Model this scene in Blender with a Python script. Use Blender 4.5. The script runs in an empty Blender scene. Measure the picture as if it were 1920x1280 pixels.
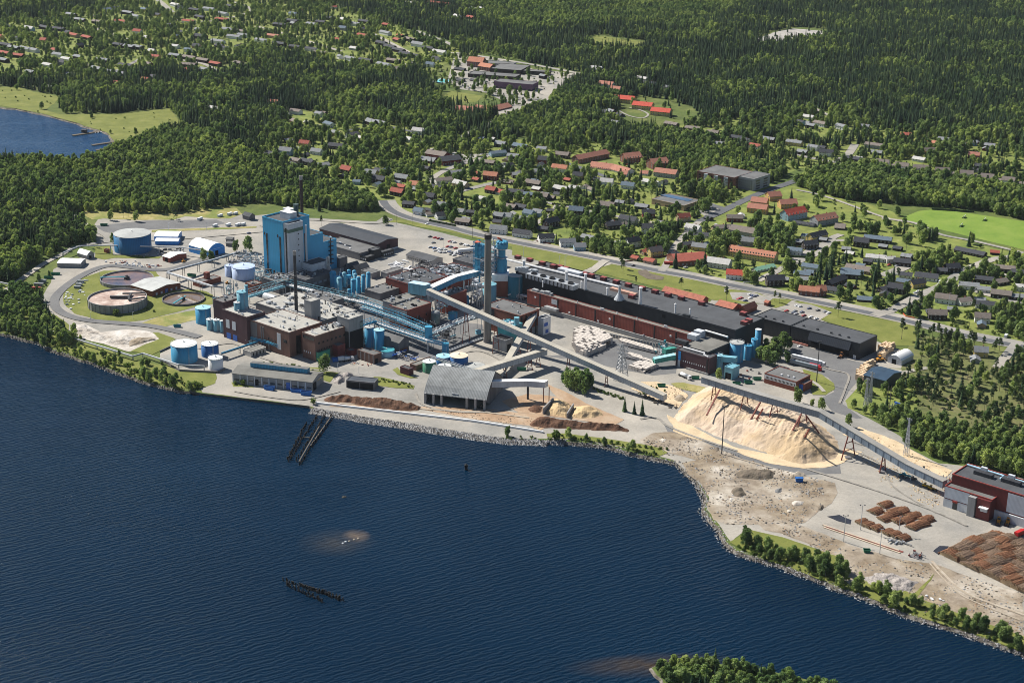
import bpy, math, random
from mathutils import Vector, noise
from mathutils.geometry import tessellate_polygon
R = math.radians
random.seed(7)
S = bpy.context.scene
COL = S.collection
# ---------------------------------------------------------------- camera
CH = 430.0; FPX = 3050.0; DEP = R(19.5); ROL = R(0.66)
CF = Vector((0, math.cos(DEP), -math.sin(DEP)))
_r = Vector((1, 0, 0)); _u = Vector((0, math.sin(DEP), math.cos(DEP)))
CR = _r*math.cos(ROL) + _u*math.sin(ROL)
CU = -_r*math.sin(ROL) + _u*math.cos(ROL)
CP = Vector((0, 0, CH))
cam = bpy.data.cameras.new('camera'); co = bpy.data.objects.new('camera', cam); COL.objects.link(co)
from mathutils import Matrix
M_ = Matrix((CR, CU, -CF)).transposed().to_4x4(); M_.translation = CP
co.matrix_world = M_
cam.sensor_width = 36; cam.lens = FPX/1920*36; cam.clip_start = 1; cam.clip_end = 30000
S.camera = co
# ---------------------------------------------------------------- light
SUNV = Vector((-0.79, 0.61, 0)).normalized(); SEL = R(43)
sd = Vector((SUNV.x*math.cos(SEL), SUNV.y*math.cos(SEL), math.sin(SEL)))
W = bpy.data.worlds.new('World'); S.world = W; W.use_nodes = True
nt = W.node_tree; bg = nt.nodes['Background']; sky = nt.nodes.new('ShaderNodeTexSky')
sky.sky_type = 'NISHITA'; sky.sun_disc = False; sky.sun_elevation = SEL
sky.sun_rotation = math.atan2(sd.x, sd.y); sky.altitude = 300; sky.ozone_density = 2.5; sky.dust_density = .6
nt.links.new(sky.outputs[0], bg.inputs[0]); bg.inputs[1].default_value = 0.056
sl = bpy.data.lights.new('sun', 'SUN'); sl.energy = 5.0; sl.angle = R(0.5); sl.color = (1, .95, .86)
so = bpy.data.objects.new('sun', sl); COL.objects.link(so)
so.rotation_euler = (-sd).to_track_quat('-Z', 'Y').to_euler(); so.location = (0, 800, 600)
S.view_settings.view_transform = 'Standard'; S.view_settings.look = 'None'
S.view_settings.exposure = 0.68; S.view_settings.gamma = 1
S.render.engine = 'CYCLES'
S.cycles.max_bounces = 4; S.cycles.diffuse_bounces = 2; S.cycles.glossy_bounces = 2
S.cycles.transmission_bounces = 2; S.cycles.volume_bounces = 0; S.cycles.transparent_max_bounces = 4
S.cycles.use_denoising = True; S.cycles.filter_width = 0.95; S.cycles.sample_clamp_indirect = 3; S.cycles.sample_clamp_direct = 8
# ---------------------------------------------------------------- haze
hm_ = bpy.data.materials.new('haze'); hm_.use_nodes = True; hn = hm_.node_tree.nodes; hn.remove(hn['Principled BSDF'])
pv = hn.new('ShaderNodeVolumePrincipled'); pv.inputs['Color'].default_value = (.80, .90, 1, 1); pv.inputs['Density'].default_value = .000012; pv.inputs['Anisotropy'].default_value = .1
hm_.node_tree.links.new(pv.outputs[0], hn['Material Output'].inputs['Volume'])
hme = bpy.data.meshes.new('haze'); X_, Y0_, Y1_, Z0_, Z1_ = 9500, -700, 12500, -4, 436
hme.from_pydata([(-X_,Y0_,Z0_),(X_,Y0_,Z0_),(X_,Y1_,Z0_),(-X_,Y1_,Z0_),(-X_,Y0_,Z1_),(X_,Y0_,Z1_),(X_,Y1_,Z1_),(-X_,Y1_,Z1_)], [], [(3,2,1,0),(0,1,5,4),(1,2,6,5),(2,3,7,6),(3,0,4,7),(4,5,6,7)])
hme.materials.append(hm_); ho = bpy.data.objects.new('haze', hme); COL.objects.link(ho); ho['kind'] = 'stuff'; ho['label'] = 'thin blue summer haze over the whole landscape'; ho['category'] = 'haze'
# ---------------------------------------------------------------- photo pixel <-> ground
def G(px, py, z=0.0):
    D = CF + CR*((px-960)/FPX) + CU*((640-py)/FPX)
    t = (z-CH)/D.z
    return Vector((D.x*t, D.y*t, z))
def PX(p):
    d = Vector(p)-CP; w = d.dot(CF)
    if w <= 1: return (-9999, 9999)
    return (960+FPX*d.dot(CR)/w, 640-FPX*d.dot(CU)/w)
def HZ(px, yb, yt, z0=0.0):
    """height of a vertical whose foot shows at (px,yb) and whose top shows at row yt"""
    g = G(px, yb, z0); lo, hi = 0.0, 300.0
    for _ in range(40):
        m = (lo+hi)/2
        if PX((g.x, g.y, z0+m))[1] > yt: lo = m
        else: hi = m
    return lo
ZM = dict(a=(0, 380, 3.3675), b=(380, 380, 4.9237), c=(380, 560, 5.0526), d=(680, 420, 4.571), e=(700, 640, 4.8),
          f=(960, 460, 4.9237), g=(1200, 540, 3.6923), h=(1200, 700, 3.84), i=(1480, 620, 3.2818), j=(1280, 860, 3.0),
          k=(1700, 860, 8.727), l=(780, 630, 12.0), m=(0, 250, 3.692), n=(300, 610, 12.8), o=(150, 490, 7.68), p=(200, 410, 12.0),
          A=(480, 150, 4.0), B=(900, 220, 4.0), C=(1280, 180, 3.0), D=(1380, 400, 3.5556), E=(0, 0, 3.0), F=(640, 0, 3.0), P=(0, 0, 1.0))
def q(zm, x, y):
    x0, y0, k = ZM[zm]; return (x0+x/k, y0+y/k)
def g(zm, x, y, z=0.0):
    return G(*q(zm, x, y), z)
def pts(zm, s):
    v = [float(t) for t in s.replace(',', ' ').split()]
    return [q(zm, v[i], v[i+1]) for i in range(0, len(v), 2)]
# ---------------------------------------------------------------- objects
def tag(o, label, cat=None, group=None, kind=None):
    o['label'] = label
    if cat: o['category'] = cat
    if group: o['group'] = group
    if kind: o['kind'] = kind
    return o
def empty(name, loc, rz=0.0):
    o = bpy.data.objects.new(name, None); COL.objects.link(o); o.location = loc; o.rotation_euler = (0, 0, rz)
    o.empty_display_size = 1
    return o
class MB:
    def __init__(s): s.v = []; s.f = []; s.m = []
    def poly(s, vs, mi=0):
        n = len(s.v); s.v += [tuple(v) for v in vs]; s.f.append(tuple(range(n, n+len(vs)))); s.m.append(mi)
    def box(s, x0, y0, z0, x1, y1, z1, mi=0, top=None):
        n = len(s.v)
        s.v += [(x0,y0,z0),(x1,y0,z0),(x1,y1,z0),(x0,y1,z0),(x0,y0,z1),(x1,y0,z1),(x1,y1,z1),(x0,y1,z1)]
        F = [(3,2,1,0),(0,1,5,4),(1,2,6,5),(2,3,7,6),(3,0,4,7),(4,5,6,7)]
        for k, f in enumerate(F):
            s.f.append(tuple(n+i for i in f)); s.m.append(top if (top is not None and k == 5) else mi)
        return s
    def prism(s, P, z0, z1, mi=0, top=None):
        """P: list of (x,y) counter-clockwise"""
        n = len(s.v); k = len(P)
        a = sum(P[i][0]*P[(i+1)%k][1]-P[(i+1)%k][0]*P[i][1] for i in range(k))
        if a < 0: P = P[::-1]
        s.v += [(p[0], p[1], z0) for p in P]+[(p[0], p[1], z1) for p in P]
        for i in range(k):
            j = (i+1) % k; s.f.append((n+i, n+j, n+k+j, n+k+i)); s.m.append(mi)
        s.f.append(tuple(n+k+i for i in range(k))); s.m.append(mi if top is None else top)
        s.f.append(tuple(n+i for i in reversed(range(k)))); s.m.append(mi)
        return s
    def lathe(s, prof, cx=0, cy=0, n=20, mi=0, mis=None):
        """prof: list of (r,z) bottom to top"""
        b = len(s.v)
        for r, z in prof:
            for i in range(n):
                a = 2*math.pi*i/n; s.v.append((cx+r*math.cos(a), cy+r*math.sin(a), z))
        for k in range(len(prof)-1):
            for i in range(n):
                j = (i+1) % n
                s.f.append((b+k*n+i, b+k*n+j, b+(k+1)*n+j, b+(k+1)*n+i)); s.m.append(mi if mis is None else mis[k])
        e = len(prof)-1
        if prof[e][0] > .001: s.f.append(tuple(b+e*n+i for i in range(n))); s.m.append(mi if mis is None else mis[-1])
        return s
    def bar(s, a, b, w, h=None, mi=0):
        """rectangular bar between two points"""
        a = Vector(a); b = Vector(b); d = b-a; L = d.length
        if L < 1e-6: return s
        d /= L; h = w if h is None else h
        up = Vector((0, 0, 1)) if abs(d.z) < .95 else Vector((0, 1, 0))
        sx = d.cross(up).normalized()*w/2; sy = sx.cross(d).normalized()*h/2
        n = len(s.v)
        for p in (a, b):
            for u, v in ((-1,-1),(1,-1),(1,1),(-1,1)): s.v.append(tuple(p+sx*u+sy*v))
        for f in ((0,1,2,3),(7,6,5,4),(0,4,5,1),(1,5,6,2),(2,6,7,3),(3,7,4,0)):
            s.f.append(tuple(n+i for i in f)); s.m.append(mi)
        return s
    def tube(s, P, r, n=8, mi=0, r2=None):
        P = [Vector(p) for p in P]; b = len(s.v)
        for i, p in enumerate(P):
            d = (P[min(i+1, len(P)-1)]-P[max(i-1, 0)]).normalized()
            up = Vector((0, 0, 1)) if abs(d.z) < .95 else Vector((0, 1, 0))
            x = d.cross(up).normalized(); y = x.cross(d).normalized()
            rr = r if r2 is None else r+(r2-r)*i/(len(P)-1)
            for k in range(n):
                a = 2*math.pi*k/n; s.v.append(tuple(p+x*math.cos(a)*rr+y*math.sin(a)*rr))
        for i in range(len(P)-1):
            for k in range(n):
                j = (k+1) % n; s.f.append((b+i*n+k, b+i*n+j, b+(i+1)*n+j, b+(i+1)*n+k)); s.m.append(mi)
        s.f.append(tuple(b+k for k in reversed(range(n)))); s.m.append(mi)
        e = b+(len(P)-1)*n; s.f.append(tuple(e+k for k in range(n))); s.m.append(mi)
        return s
    def ball(s, c, r, n=8, k=5, mi=0, sz=1.0, half=False):
        lo = 0 if half else -math.pi/2
        prof = [(max(.0005, r*math.cos(lo+(math.pi/2-lo)*i/k)), c[2]+sz*r*math.sin(lo+(math.pi/2-lo)*i/k)) for i in range(k+1)]
        return s.lathe(prof, c[0], c[1], n, mi)
    def mesh(s, name, mats, smooth=False):
        me = bpy.data.meshes.new(name); me.from_pydata(s.v, [], s.f)
        for m in (mats if isinstance(mats, (list, tuple)) else [mats]): me.materials.append(m)
        me.polygons.foreach_set('material_index', s.m)
        if smooth: me.polygons.foreach_set('use_smooth', [True]*len(s.f))
        me.update(); return me
    def build(s, name, mats, parent=None, smooth=False):
        o = bpy.data.objects.new(name, s.mesh(name, mats, smooth)); COL.objects.link(o)
        if parent: o.parent = parent
        return o
def inst(name, me, parent=None, loc=(0,0,0), rz=0.0, sc=1.0):
    o = bpy.data.objects.new(name, me); COL.objects.link(o); o.location = loc; o.rotation_euler = (0, 0, rz)
    o.scale = (sc, sc, sc) if not isinstance(sc, tuple) else sc
    if parent: o.parent = parent
    return o
def copytree(o, parent=None):
    c = o.copy(); COL.objects.link(c)
    if parent: c.parent = parent
    for ch in o.children: copytree(ch, c)
    return c
# ---------------------------------------------------------------- materials
def new_mat(name):
    m = bpy.data.materials.new(name); m.use_nodes = True
    n = m.node_tree.nodes; l = m.node_tree.links
    return m, n, l, n['Principled BSDF']
def ramp(n, l, fac, stops, interp='LINEAR'):
    r = n.new('ShaderNodeValToRGB'); r.color_ramp.interpolation = interp
    e = r.color_ramp.elements
    while len(e) < len(stops): e.new(.5)
    for i, (p, c) in enumerate(stops): e[i].position = p; e[i].color = (*c[:3], 1) if len(c) >= 3 else (c[0],)*3+(1,)
    l.new(fac, r.inputs[0]); return r.outputs[0]
def noi(n, l, scale, detail=4, rough=.6, coord=None, dist=0.0, stretch=None):
    t = n.new('ShaderNodeTexNoise'); t.inputs['Scale'].default_value = scale; t.inputs['Detail'].default_value = detail
    t.inputs['Roughness'].default_value = rough; t.inputs['Distortion'].default_value = dist
    if coord is None:
        c = n.new('ShaderNodeTexCoord'); coord = c.outputs['Object']
    if stretch:
        mp = n.new('ShaderNodeMapping'); mp.inputs['Scale'].default_value = stretch; l.new(coord, mp.inputs[0]); coord = mp.outputs[0]
    l.new(coord, t.inputs['Vector']); return t.outputs['Fac']
def mix(n, l, fac, a, b, mode='MIX'):
    m = n.new('ShaderNodeMix'); m.data_type = 'RGBA'; m.blend_type = mode
    if isinstance(fac, (int, float)): m.inputs[0].default_value = fac
    else: l.new(fac, m.inputs[0])
    for i, v in ((6, a), (7, b)):
        if isinstance(v, (tuple, list)): m.inputs[i].default_value = (*v[:3], 1)
        else: l.new(v, m.inputs[i])
    return m.outputs[2]
_mc = {}
def flat(name, c, rough=.7, var=.25, scale=.15, metal=0.0, dirt=None, streak=False, spec=.3):
    """painted or bare surface with blotchy wear; streak: stains that run down"""
    if name in _mc: return _mc[name]
    m, n, l, b = new_mat(name)
    f = noi(n, l, scale, 5, .65, stretch=(1, 1, .18) if streak else None)
    dk = tuple(x*(1-var) for x in c); lt = tuple(min(1, x*(1+var*.6)) for x in c)
    col = ramp(n, l, f, [(.3, dk), (.5, c), (.7, lt)])
    f2 = noi(n, l, scale*9, 3, .7, stretch=(1, 1, .1) if streak else None)
    d = dirt if dirt else tuple(x*.6 for x in c)
    col = mix(n, l, ramp(n, l, f2, [(.5, (0, 0, 0)), (.8, (.6,)*3 if streak else (.3,)*3)]), col, d)
    l.new(col, b.inputs['Base Color']); b.inputs['Roughness'].default_value = rough; b.inputs['Metallic'].default_value = metal
    b.inputs['Specular IOR Level'].default_value = spec
    _mc[name] = m; return m
def ground_mat(name, stops, scale, detail=8, stops2=None, scale2=.01, bump=.0, rough=.95, fine=None):
    m, n, l, b = new_mat(name)
    c = n.new('ShaderNodeTexCoord').outputs['Object']
    col = ramp(n, l, noi(n, l, scale, detail, .65, c), stops)
    if stops2:
        msk = ramp(n, l, noi(n, l, scale2, 6, .6, c, .6), [(.42, (0,0,0)), (.58, (1,1,1))])
        col = mix(n, l, msk, col, ramp(n, l, noi(n, l, scale*1.7, detail, .65, c), stops2))
    if fine:
        col = mix(n, l, 1.0, col, ramp(n, l, noi(n, l, fine, 4, .8, c), [(.3, (.85,)*3), (.7, (1.12,)*3)]), 'MULTIPLY')
    l.new(col, b.inputs['Base Color']); b.inputs['Roughness'].default_value = rough; b.inputs['Specular IOR Level'].default_value = .15
    if bump:
        bp = n.new('ShaderNodeBump'); bp.inputs['Strength'].default_value = .6; bp.inputs['Distance'].default_value = bump
        l.new(noi(n, l, scale*3, 6, .7, c), bp.inputs['Height']); l.new(bp.outputs[0], b.inputs['Normal'])
    _mc[name] = m; return m
def corr(name, c, c2=None, width=1.0, rough=.5, ang=0.0, axis=0, var=.2):
    """ribbed sheet metal or boarding: bands across local x (0) / y (1) / z (2)"""
    if name in _mc: return _mc[name]
    m, n, l, b = new_mat(name)
    c2 = c2 or tuple(x*.62 for x in c)
    co_ = n.new('ShaderNodeTexCoord').outputs['Object']
    w = n.new('ShaderNodeTexWave'); w.bands_direction = 'XYZ'[axis]; w.inputs['Scale'].default_value = .314/width
    w.inputs['Distortion'].default_value = 0
    l.new(co_, w.inputs['Vector'])
    col = ramp(n, l, w.outputs['Fac'], [(.15, c2), (.45, c)])
    f = noi(n, l, .12, 5, .65, co_)
    col = mix(n, l, 1.0, col, ramp(n, l, f, [(.3, (1-var,)*3), (.7, (1+var*.5,)*3)]), 'MULTIPLY')
    l.new(col, b.inputs['Base Color']); b.inputs['Roughness'].default_value = rough; b.inputs['Specular IOR Level'].default_value = .3
    _mc[name] = m; return m
def leaf_mat(name, c1, c2, c3):
    m, n, l, b = new_mat(name)
    oi = n.new('ShaderNodeObjectInfo')
    col = ramp(n, l, oi.outputs['Random'], [(0, c1), (.5, c2), (1, c3)])
    f = noi(n, l, .9, 3, .6)
    col = mix(n, l, 1.0, col, ramp(n, l, f, [(.3, (.6,)*3), (.7, (1.4,)*3)]), 'MULTIPLY')
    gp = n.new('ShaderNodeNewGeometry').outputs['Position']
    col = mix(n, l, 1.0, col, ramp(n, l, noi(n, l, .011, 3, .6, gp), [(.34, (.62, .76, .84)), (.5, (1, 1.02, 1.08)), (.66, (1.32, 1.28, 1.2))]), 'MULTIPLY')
    l.new(col, b.inputs['Base Color']); b.inputs['Roughness'].default_value = .75; b.inputs['Specular IOR Level'].default_value = .12
    tr = n.new('ShaderNodeBsdfTranslucent'); l.new(mix(n, l, 1.0, col, (1.25, 1.35, .7), 'MULTIPLY'), tr.inputs[0])
    ms = n.new('ShaderNodeMixShader'); ms.inputs[0].default_value = .38; l.new(b.outputs[0], ms.inputs[1]); l.new(tr.outputs[0], ms.inputs[2])
    l.new(ms.outputs[0], n['Material Output'].inputs[0])
    return m
# ================================================================ GROUND
def inpoly(x, y, P):
    c = False; n = len(P); j = n-1
    for i in range(n):
        xi, yi = P[i]; xj, yj = P[j]
        if (yi > y) != (yj > y) and x < (xj-xi)*(y-yi)/(yj-yi)+xi: c = not c
        j = i
    return c
def rough_line(P, amp, step, closed=True, seed=0.0):
    out = []; n = len(P)
    for i in range(n if closed else n-1):
        a = P[i]; b = P[(i+1) % n]; L = math.hypot(b[0]-a[0], b[1]-a[1]); k = max(1, int(L/step))
        if L > 900: k = 1
        for j in range(k):
            t = j/k; x = a[0]+(b[0]-a[0])*t; y = a[1]+(b[1]-a[1])*t
            if k > 1 or L < 900:
                x += amp*(noise.noise(Vector((x/14, y/14, seed)))+.5*noise.noise(Vector((x/5, y/5, seed+3))))
                y += amp*(noise.noise(Vector((x/14, y/14, seed+9)))+.5*noise.noise(Vector((x/5, y/5, seed+13))))
            out.append((x, y))
    if not closed: out.append(tuple(P[-1][:2]))
    return out
def sheet(name, W_, z, mat, label, cat='ground', kind='structure'):
    b = MB(); b.v = [(x, y, z) for x, y in W_]
    for t in tessellate_polygon([[Vector((x, y, 0)) for x, y in W_]]):
        a, c, d = [b.v[i] for i in t]
        cr = (c[0]-a[0])*(d[1]-a[1])-(c[1]-a[1])*(d[0]-a[0])
        b.f.append(tuple(t) if cr > 0 else tuple(reversed(t))); b.m.append(0)
    o = b.build(name, mat); tag(o, label, cat, kind=kind); return o
NP=[0]
def patch(name, zm, s, lvl, mat, label, amp=1.0, step=4.0, cat='ground', kind='structure'):
    P = [G(x, y)[:2] for x, y in pts(zm, s)]; NP[0] += 1
    return sheet(name, rough_line(P, amp, step, True, lvl*1.7+len(P)), lvl*.05+NP[0]*.0011, mat, label, cat, kind)
def strip(name, zm, s, width, lvl, mat, label, cat='road', off=0.0):
    P = [G(x, y) for x, y in pts(zm, s)]
    # smooth the traced line
    Q = [P[0]]
    for i in range(len(P)-1):
        p0 = P[max(i-1, 0)]; p1 = P[i]; p2 = P[i+1]; p3 = P[min(i+2, len(P)-1)]
        for k in range(1, 7):
            t = k/6
            Q.append(.5*((2*p1)+(-p0+p2)*t+(2*p0-5*p1+4*p2-p3)*t*t+(-p0+3*p1-3*p2+p3)*t**3))
    b = MB(); z = lvl*.05
    for i, p in enumerate(Q):
        d = (Q[min(i+1, len(Q)-1)]-Q[max(i-1, 0)]); d.z = 0; d.normalize(); nn = Vector((-d.y, d.x, 0))
        w1 = off+width/2; w2 = off-width/2
        b.v += [(p.x+nn.x*w1, p.y+nn.y*w1, z), (p.x+nn.x*w2, p.y+nn.y*w2, z)]
    for i in range(len(Q)-1):
        b.f.append((2*i+1, 2*i+3, 2*i+2, 2*i)); b.m.append(0)
    ROADS.append(([(p.x, p.y) for p in Q], width))
    o = b.build(name, mat); tag(o, label, cat, kind='structure'); return o
ROADS = []
M_land = ground_mat('meadow', [(.3, (.06, .08, .026)), (.5, (.11, .135, .036)), (.7, (.17, .18, .06))], .05, 8,
                    [(.3, (.05, .08, .022)), (.7, (.11, .15, .035))], .008, fine=.6)
M_lawn = ground_mat('lawn', [(.3, (.115, .135, .032)), (.55, (.165, .180, .045)), (.75, (.23, .225, .075))], .05, 8, fine=.7)
M_garden = ground_mat('garden_lawn', [(.3, (.07, .10, .03)), (.5, (.15, .19, .045)), (.7, (.25, .28, .075))], .05, 6, [(.3, (.10, .12, .035)), (.6, (.21, .235, .06)), (.75, (.30, .27, .14))], .03, fine=.6)
M_scrub = ground_mat('scrub_heath', [(.3, (.06, .075, .03)), (.5, (.12, .13, .05)), (.68, (.22, .18, .10))], .08, 8, [(.3, (.09, .11, .04)), (.7, (.17, .18, .06))], .03, fine=.9)
M_dry = ground_mat('dry_grass', [(.3, (.20, .19, .06)), (.5, (.30, .26, .10)), (.7, (.42, .35, .18))], .09, 8,
                   [(.3, (.12, .16, .04)), (.7, (.2, .22, .06))], .03, fine=.9)
M_field = ground_mat('pitch', [(.3, (.11, .19, .028)), (.5, (.16, .24, .04)), (.75, (.22, .28, .06))], .03, 8, fine=.6)
M_conc = ground_mat('concrete_yard', [(.3, (.26, .24, .21)), (.5, (.335, .31, .27)), (.7, (.41, .375, .325))], .03, 9,
                    [(.3, (.20, .195, .18)), (.7, (.31, .295, .27))], .012, fine=.5)
M_asph = ground_mat('asphalt', [(.3, (.12, .12, .125)), (.6, (.165, .165, .165))], .05, 7, fine=.9)
M_road = ground_mat('road_asphalt', [(.3, (.085, .09, .10)), (.6, (.115, .12, .13))], .04, 6, fine=.7)
M_grav = ground_mat('gravel', [(.3, (.28, .27, .25)), (.6, (.38, .36, .33)), (.75, (.45, .43, .40))], .06, 9, fine=1.2)
M_dirt = ground_mat('dirt', [(.30, (.10, .08, .06)), (.43, (.28, .235, .185)), (.56, (.39, .345, .285)), (.72, (.56, .52, .46))], .05, 12,
                    [(.3, (.13, .095, .065)), (.7, (.34, .28, .20))], .02, bump=.6, fine=.5)
M_bark = ground_mat('bark_dust', [(.3, (.24, .15, .09)), (.5, (.36, .25, .165)), (.7, (.43, .34, .25))], .05, 9, fine=.6)
M_chipd = ground_mat('chip_dust', [(.3, (.42, .33, .22)), (.6, (.60, .47, .31))], .08, 8, fine=1.0)
M_lime = ground_mat('lime', [(.3, (.26, .22, .18)), (.5, (.48, .44, .39)), (.7, (.62, .59, .56))], .06, 9, bump=.8, fine=1.0)
M_rock = ground_mat('shore_rock', [(.3, (.04, .035, .03)), (.5, (.13, .115, .095)), (.7, (.28, .26, .23))], .35, 6, bump=.6)
M_soil = ground_mat('soil', [(.3, (.09, .08, .06)), (.6, (.16, .13, .10))], .2, 8, fine=1)

GARD = ('722,378 620,340 495,305 492,262 520,228 560,207 600,214 650,194 740,218 790,264 850,274 905,264 1000,260 1120,264 1200,282 1290,302 1360,322 1425,344 1487,349 1660,390 1697,409 1716,425 1830,457 1925,480 1925,655 1800,627 1700,603 1560,574 1380,538 1175,497 1000,461 850,429 760,408', '1240,240 1330,227 1480,212 1540,214 1640,232 1760,243 1880,255 1930,292 1930,366 1850,348 1700,328 1600,314 1500,316 1470,328 1420,300 1360,285 1290,268', '-30,42 80,37 200,7 290,-8 560,-8 640,17 700,37 800,67 868,97 860,112 800,133 700,138 640,133 560,108 480,83 440,100 470,123 420,138 330,133 200,143 120,150 -30,150')
for k, s_ in enumerate(GARD): patch('garden_lawn', 'P', s_, .5, M_garden, ['sunny lawns and gardens of the town', 'sunny gardens below the forest hill', 'sunny gardens of the far upper town'][k], 2, 8, 'lawn')
SHORE = pts('P', '-260,560 -120,590 0,625 30,632 74,643 98,656 130,666 178,682 225,699 258,711 297,723 340,731 371,734')
SHORE2 = pts('P', '380,737 580,761 586,766 640,775 700,786 773,797 867,812 950,823 1025,827 1030,823 1060,826 1100,830 1150,839 1200,852 1240,860 1275,868 1291,887 1312,908 1325,929 1322,955 1335,975 1352,993 1363,1018 1380,1032 1413,1043 1480,1063 1530,1084 1570,1100 1597,1108 1647,1127 1697,1150 1763,1167 1830,1190 1925,1224 2100,1290 2400,1400')
BAY = pts('P', '-400,185 -60,195 0,200 30,204 73,212 110,221 133,228 167,239 203,249 214,262 222,272 212,284 180,298 150,306 100,304 0,298 -100,290 -400,285')
sh = rough_line([G(*p)[:2] for p in SHORE], 1.6, 3.5, False, 1)[:-1]
sh2 = [G(380, 737)[:2], G(580, 761)[:2]] + rough_line([G(*p)[:2] for p in SHORE2[2:]], 1.4, 3.5, False, 2)
bay = rough_line([G(*p)[:2] for p in BAY], 4, 10, False, 4)
shore_w = sh+sh2
edge = shore_w + [(9000, 900), (9000, 12000), (-9000, 12000), (-9000, G(*BAY[0])[1])] + bay + [(-9000, G(*BAY[-1])[1]), (-9000, shore_w[0][1])]
sheet('ground', edge, 0, M_land, 'grassy open ground between the woods, the town and the lake', 'ground')
# island at the bottom of the picture
ISL = [G(x, y, -1)[:2] for x, y in pts('P', '1218,1252 1240,1243 1300,1243 1380,1247 1450,1262 1510,1275 1600,1300 1700,1345 1600,1420 1400,1400 1280,1330')]
ISL = rough_line(ISL, 2.0, 4, True, 6)
sheet('ground', ISL, -.6, M_land, 'low wooded spit at the bottom edge of the lake', 'ground')
# banks
def bank(P, w, mat, label, z1=-2.6, z0=0.0, closed=False):
    b = MB(); n = len(P)
    for i, p in enumerate(P):
        a = P[(i-1) % n if closed else max(i-1, 0)]; c = P[(i+1) % n if closed else min(i+1, n-1)]
        d = Vector((c[0]-a[0], c[1]-a[1])); d.normalize(); nn = Vector((d.y, -d.x))
        b.v += [(p[0], p[1], z0), (p[0]+nn.x*w, p[1]+nn.y*w, z1)]
    for i in range(n if closed else n-1):
        j = (i+1) % n; b.f.append((2*i, 2*i+1, 2*j+1, 2*j)); b.m.append(0)
    o = b.build('shore', mat); tag(o, label, 'shore', kind='structure'); return o
bank(sh, 1.8, M_rock, 'stony bank along the wooded shore at the left')
bank([sh[-1]]+sh2[:3], .3, flat('quay_wall', (.10, .09, .08), streak=True), 'dark sheet piled quay edge')
bank(sh2[2:], 3.2, M_rock, 'grey boulder bank along the factory yards')
bank(bay, 4, M_rock, 'shore of the small bay')
bank(ISL[::-1] if sum(ISL[i][0]*ISL[(i+1)%len(ISL)][1]-ISL[(i+1)%len(ISL)][0]*ISL[i][1] for i in range(len(ISL))) < 0 else ISL, 3, M_rock, 'shore of the spit', z0=-.6, closed=True)
# water
m, n, l, b = new_mat('lake_water')
geo = n.new('ShaderNodeNewGeometry'); pos = geo.outputs['Position']
def wav(scale, ang, dist, ds=1.5):
    mp = n.new('ShaderNodeMapping'); mp.inputs['Rotation'].default_value = (0, 0, R(ang)); l.new(pos, mp.inputs[0])
    w = n.new('ShaderNodeTexWave'); w.inputs['Scale'].default_value = scale; w.inputs['Distortion'].default_value = dist
    w.inputs['Detail'].default_value = 2; w.inputs['Detail Scale'].default_value = ds; l.new(mp.outputs[0], w.inputs[0]); return w.outputs['Fac']
def addf(a, b_, k):
    mt = n.new('ShaderNodeMath'); mt.operation = 'MULTIPLY_ADD'; l.new(b_, mt.inputs[0]); mt.inputs[1].default_value = k; l.new(a, mt.inputs[2]); return mt.outputs[0]
h = wav(.075, -124, 5, 1.2)
h = addf(h, wav(.125, -116, 6, 1.6), .7)
h = addf(h, noi(n, l, .6, 5, .65, pos, .4), 1.3)
h = addf(h, noi(n, l, .045, 3, .5, pos), 1.2)
bp = n.new('ShaderNodeBump'); bp.inputs['Strength'].default_value = 1; bp.inputs['Distance'].default_value = .24
l.new(ramp(n, l, noi(n, l, .006, 4, .6, pos, .8, (1, 2.2, 1)), [(.35, (.45,)*3), (.62, (1,)*3)]), bp.inputs['Strength']); l.new(h, bp.inputs['Height']); l.new(bp.outputs[0], b.inputs['Normal'])
base = ramp(n, l, noi(n, l, .004, 4, .5, pos), [(.3, (.0004, .0095, .025)), (.7, (.0008, .014, .035))])
def blob(cx, cy, sx, sy, ang, col, base, amt=1.0):
    mp = n.new('ShaderNodeMapping'); mp.vector_type = 'TEXTURE'; mp.inputs['Location'].default_value = (cx, cy, -1.6)
    mp.inputs['Rotation'].default_value = (0, 0, ang); mp.inputs['Scale'].default_value = (sx, sy, 50)
    l.new(pos, mp.inputs[0]); gr = n.new('ShaderNodeTexGradient'); gr.gradient_type = 'SPHERICAL'
    l.new(mp.outputs[0], gr.inputs[0])
    mm = n.new('ShaderNodeMath'); mm.operation = 'MULTIPLY'; l.new(gr.outputs['Fac'], mm.inputs[0])
    l.new(ramp(n, l, noi(n, l, .08, 4, .6, pos), [(.3, (.5,)*3), (.7, (1.3,)*3)]), mm.inputs[1])
    m2 = n.new('ShaderNodeMath'); m2.operation = 'MULTIPLY'; l.new(mm.outputs[0], m2.inputs[0]); m2.inputs[1].default_value = amt; m2.use_clamp = True
    return mix(n, l, m2.outputs[0], base, col)
c_ = G(632, 1016, -1.6); base = blob(c_.x, c_.y, 24, 20, 0, (.04, .04, .04), base, .7)
c_ = G(668, 1004, -1.6); base = blob(c_.x, c_.y, 9, 10, .5, (.13, .10, .075), base, .9)
c_ = G(1225, 1246, -1.6); base = blob(c_.x, c_.y, 48, 13, .1, (.05, .035, .022), base, .9)
c_ = G(0, 240, -1.6); base = blob(c_.x, c_.y, 420, 700, 0, (.004, .035, .095), base, 1.8)  # bay: brighter sky reflection painted into the water colour
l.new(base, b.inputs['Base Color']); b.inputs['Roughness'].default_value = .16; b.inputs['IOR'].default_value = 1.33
b.inputs['Specular IOR Level'].default_value = .15
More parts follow.
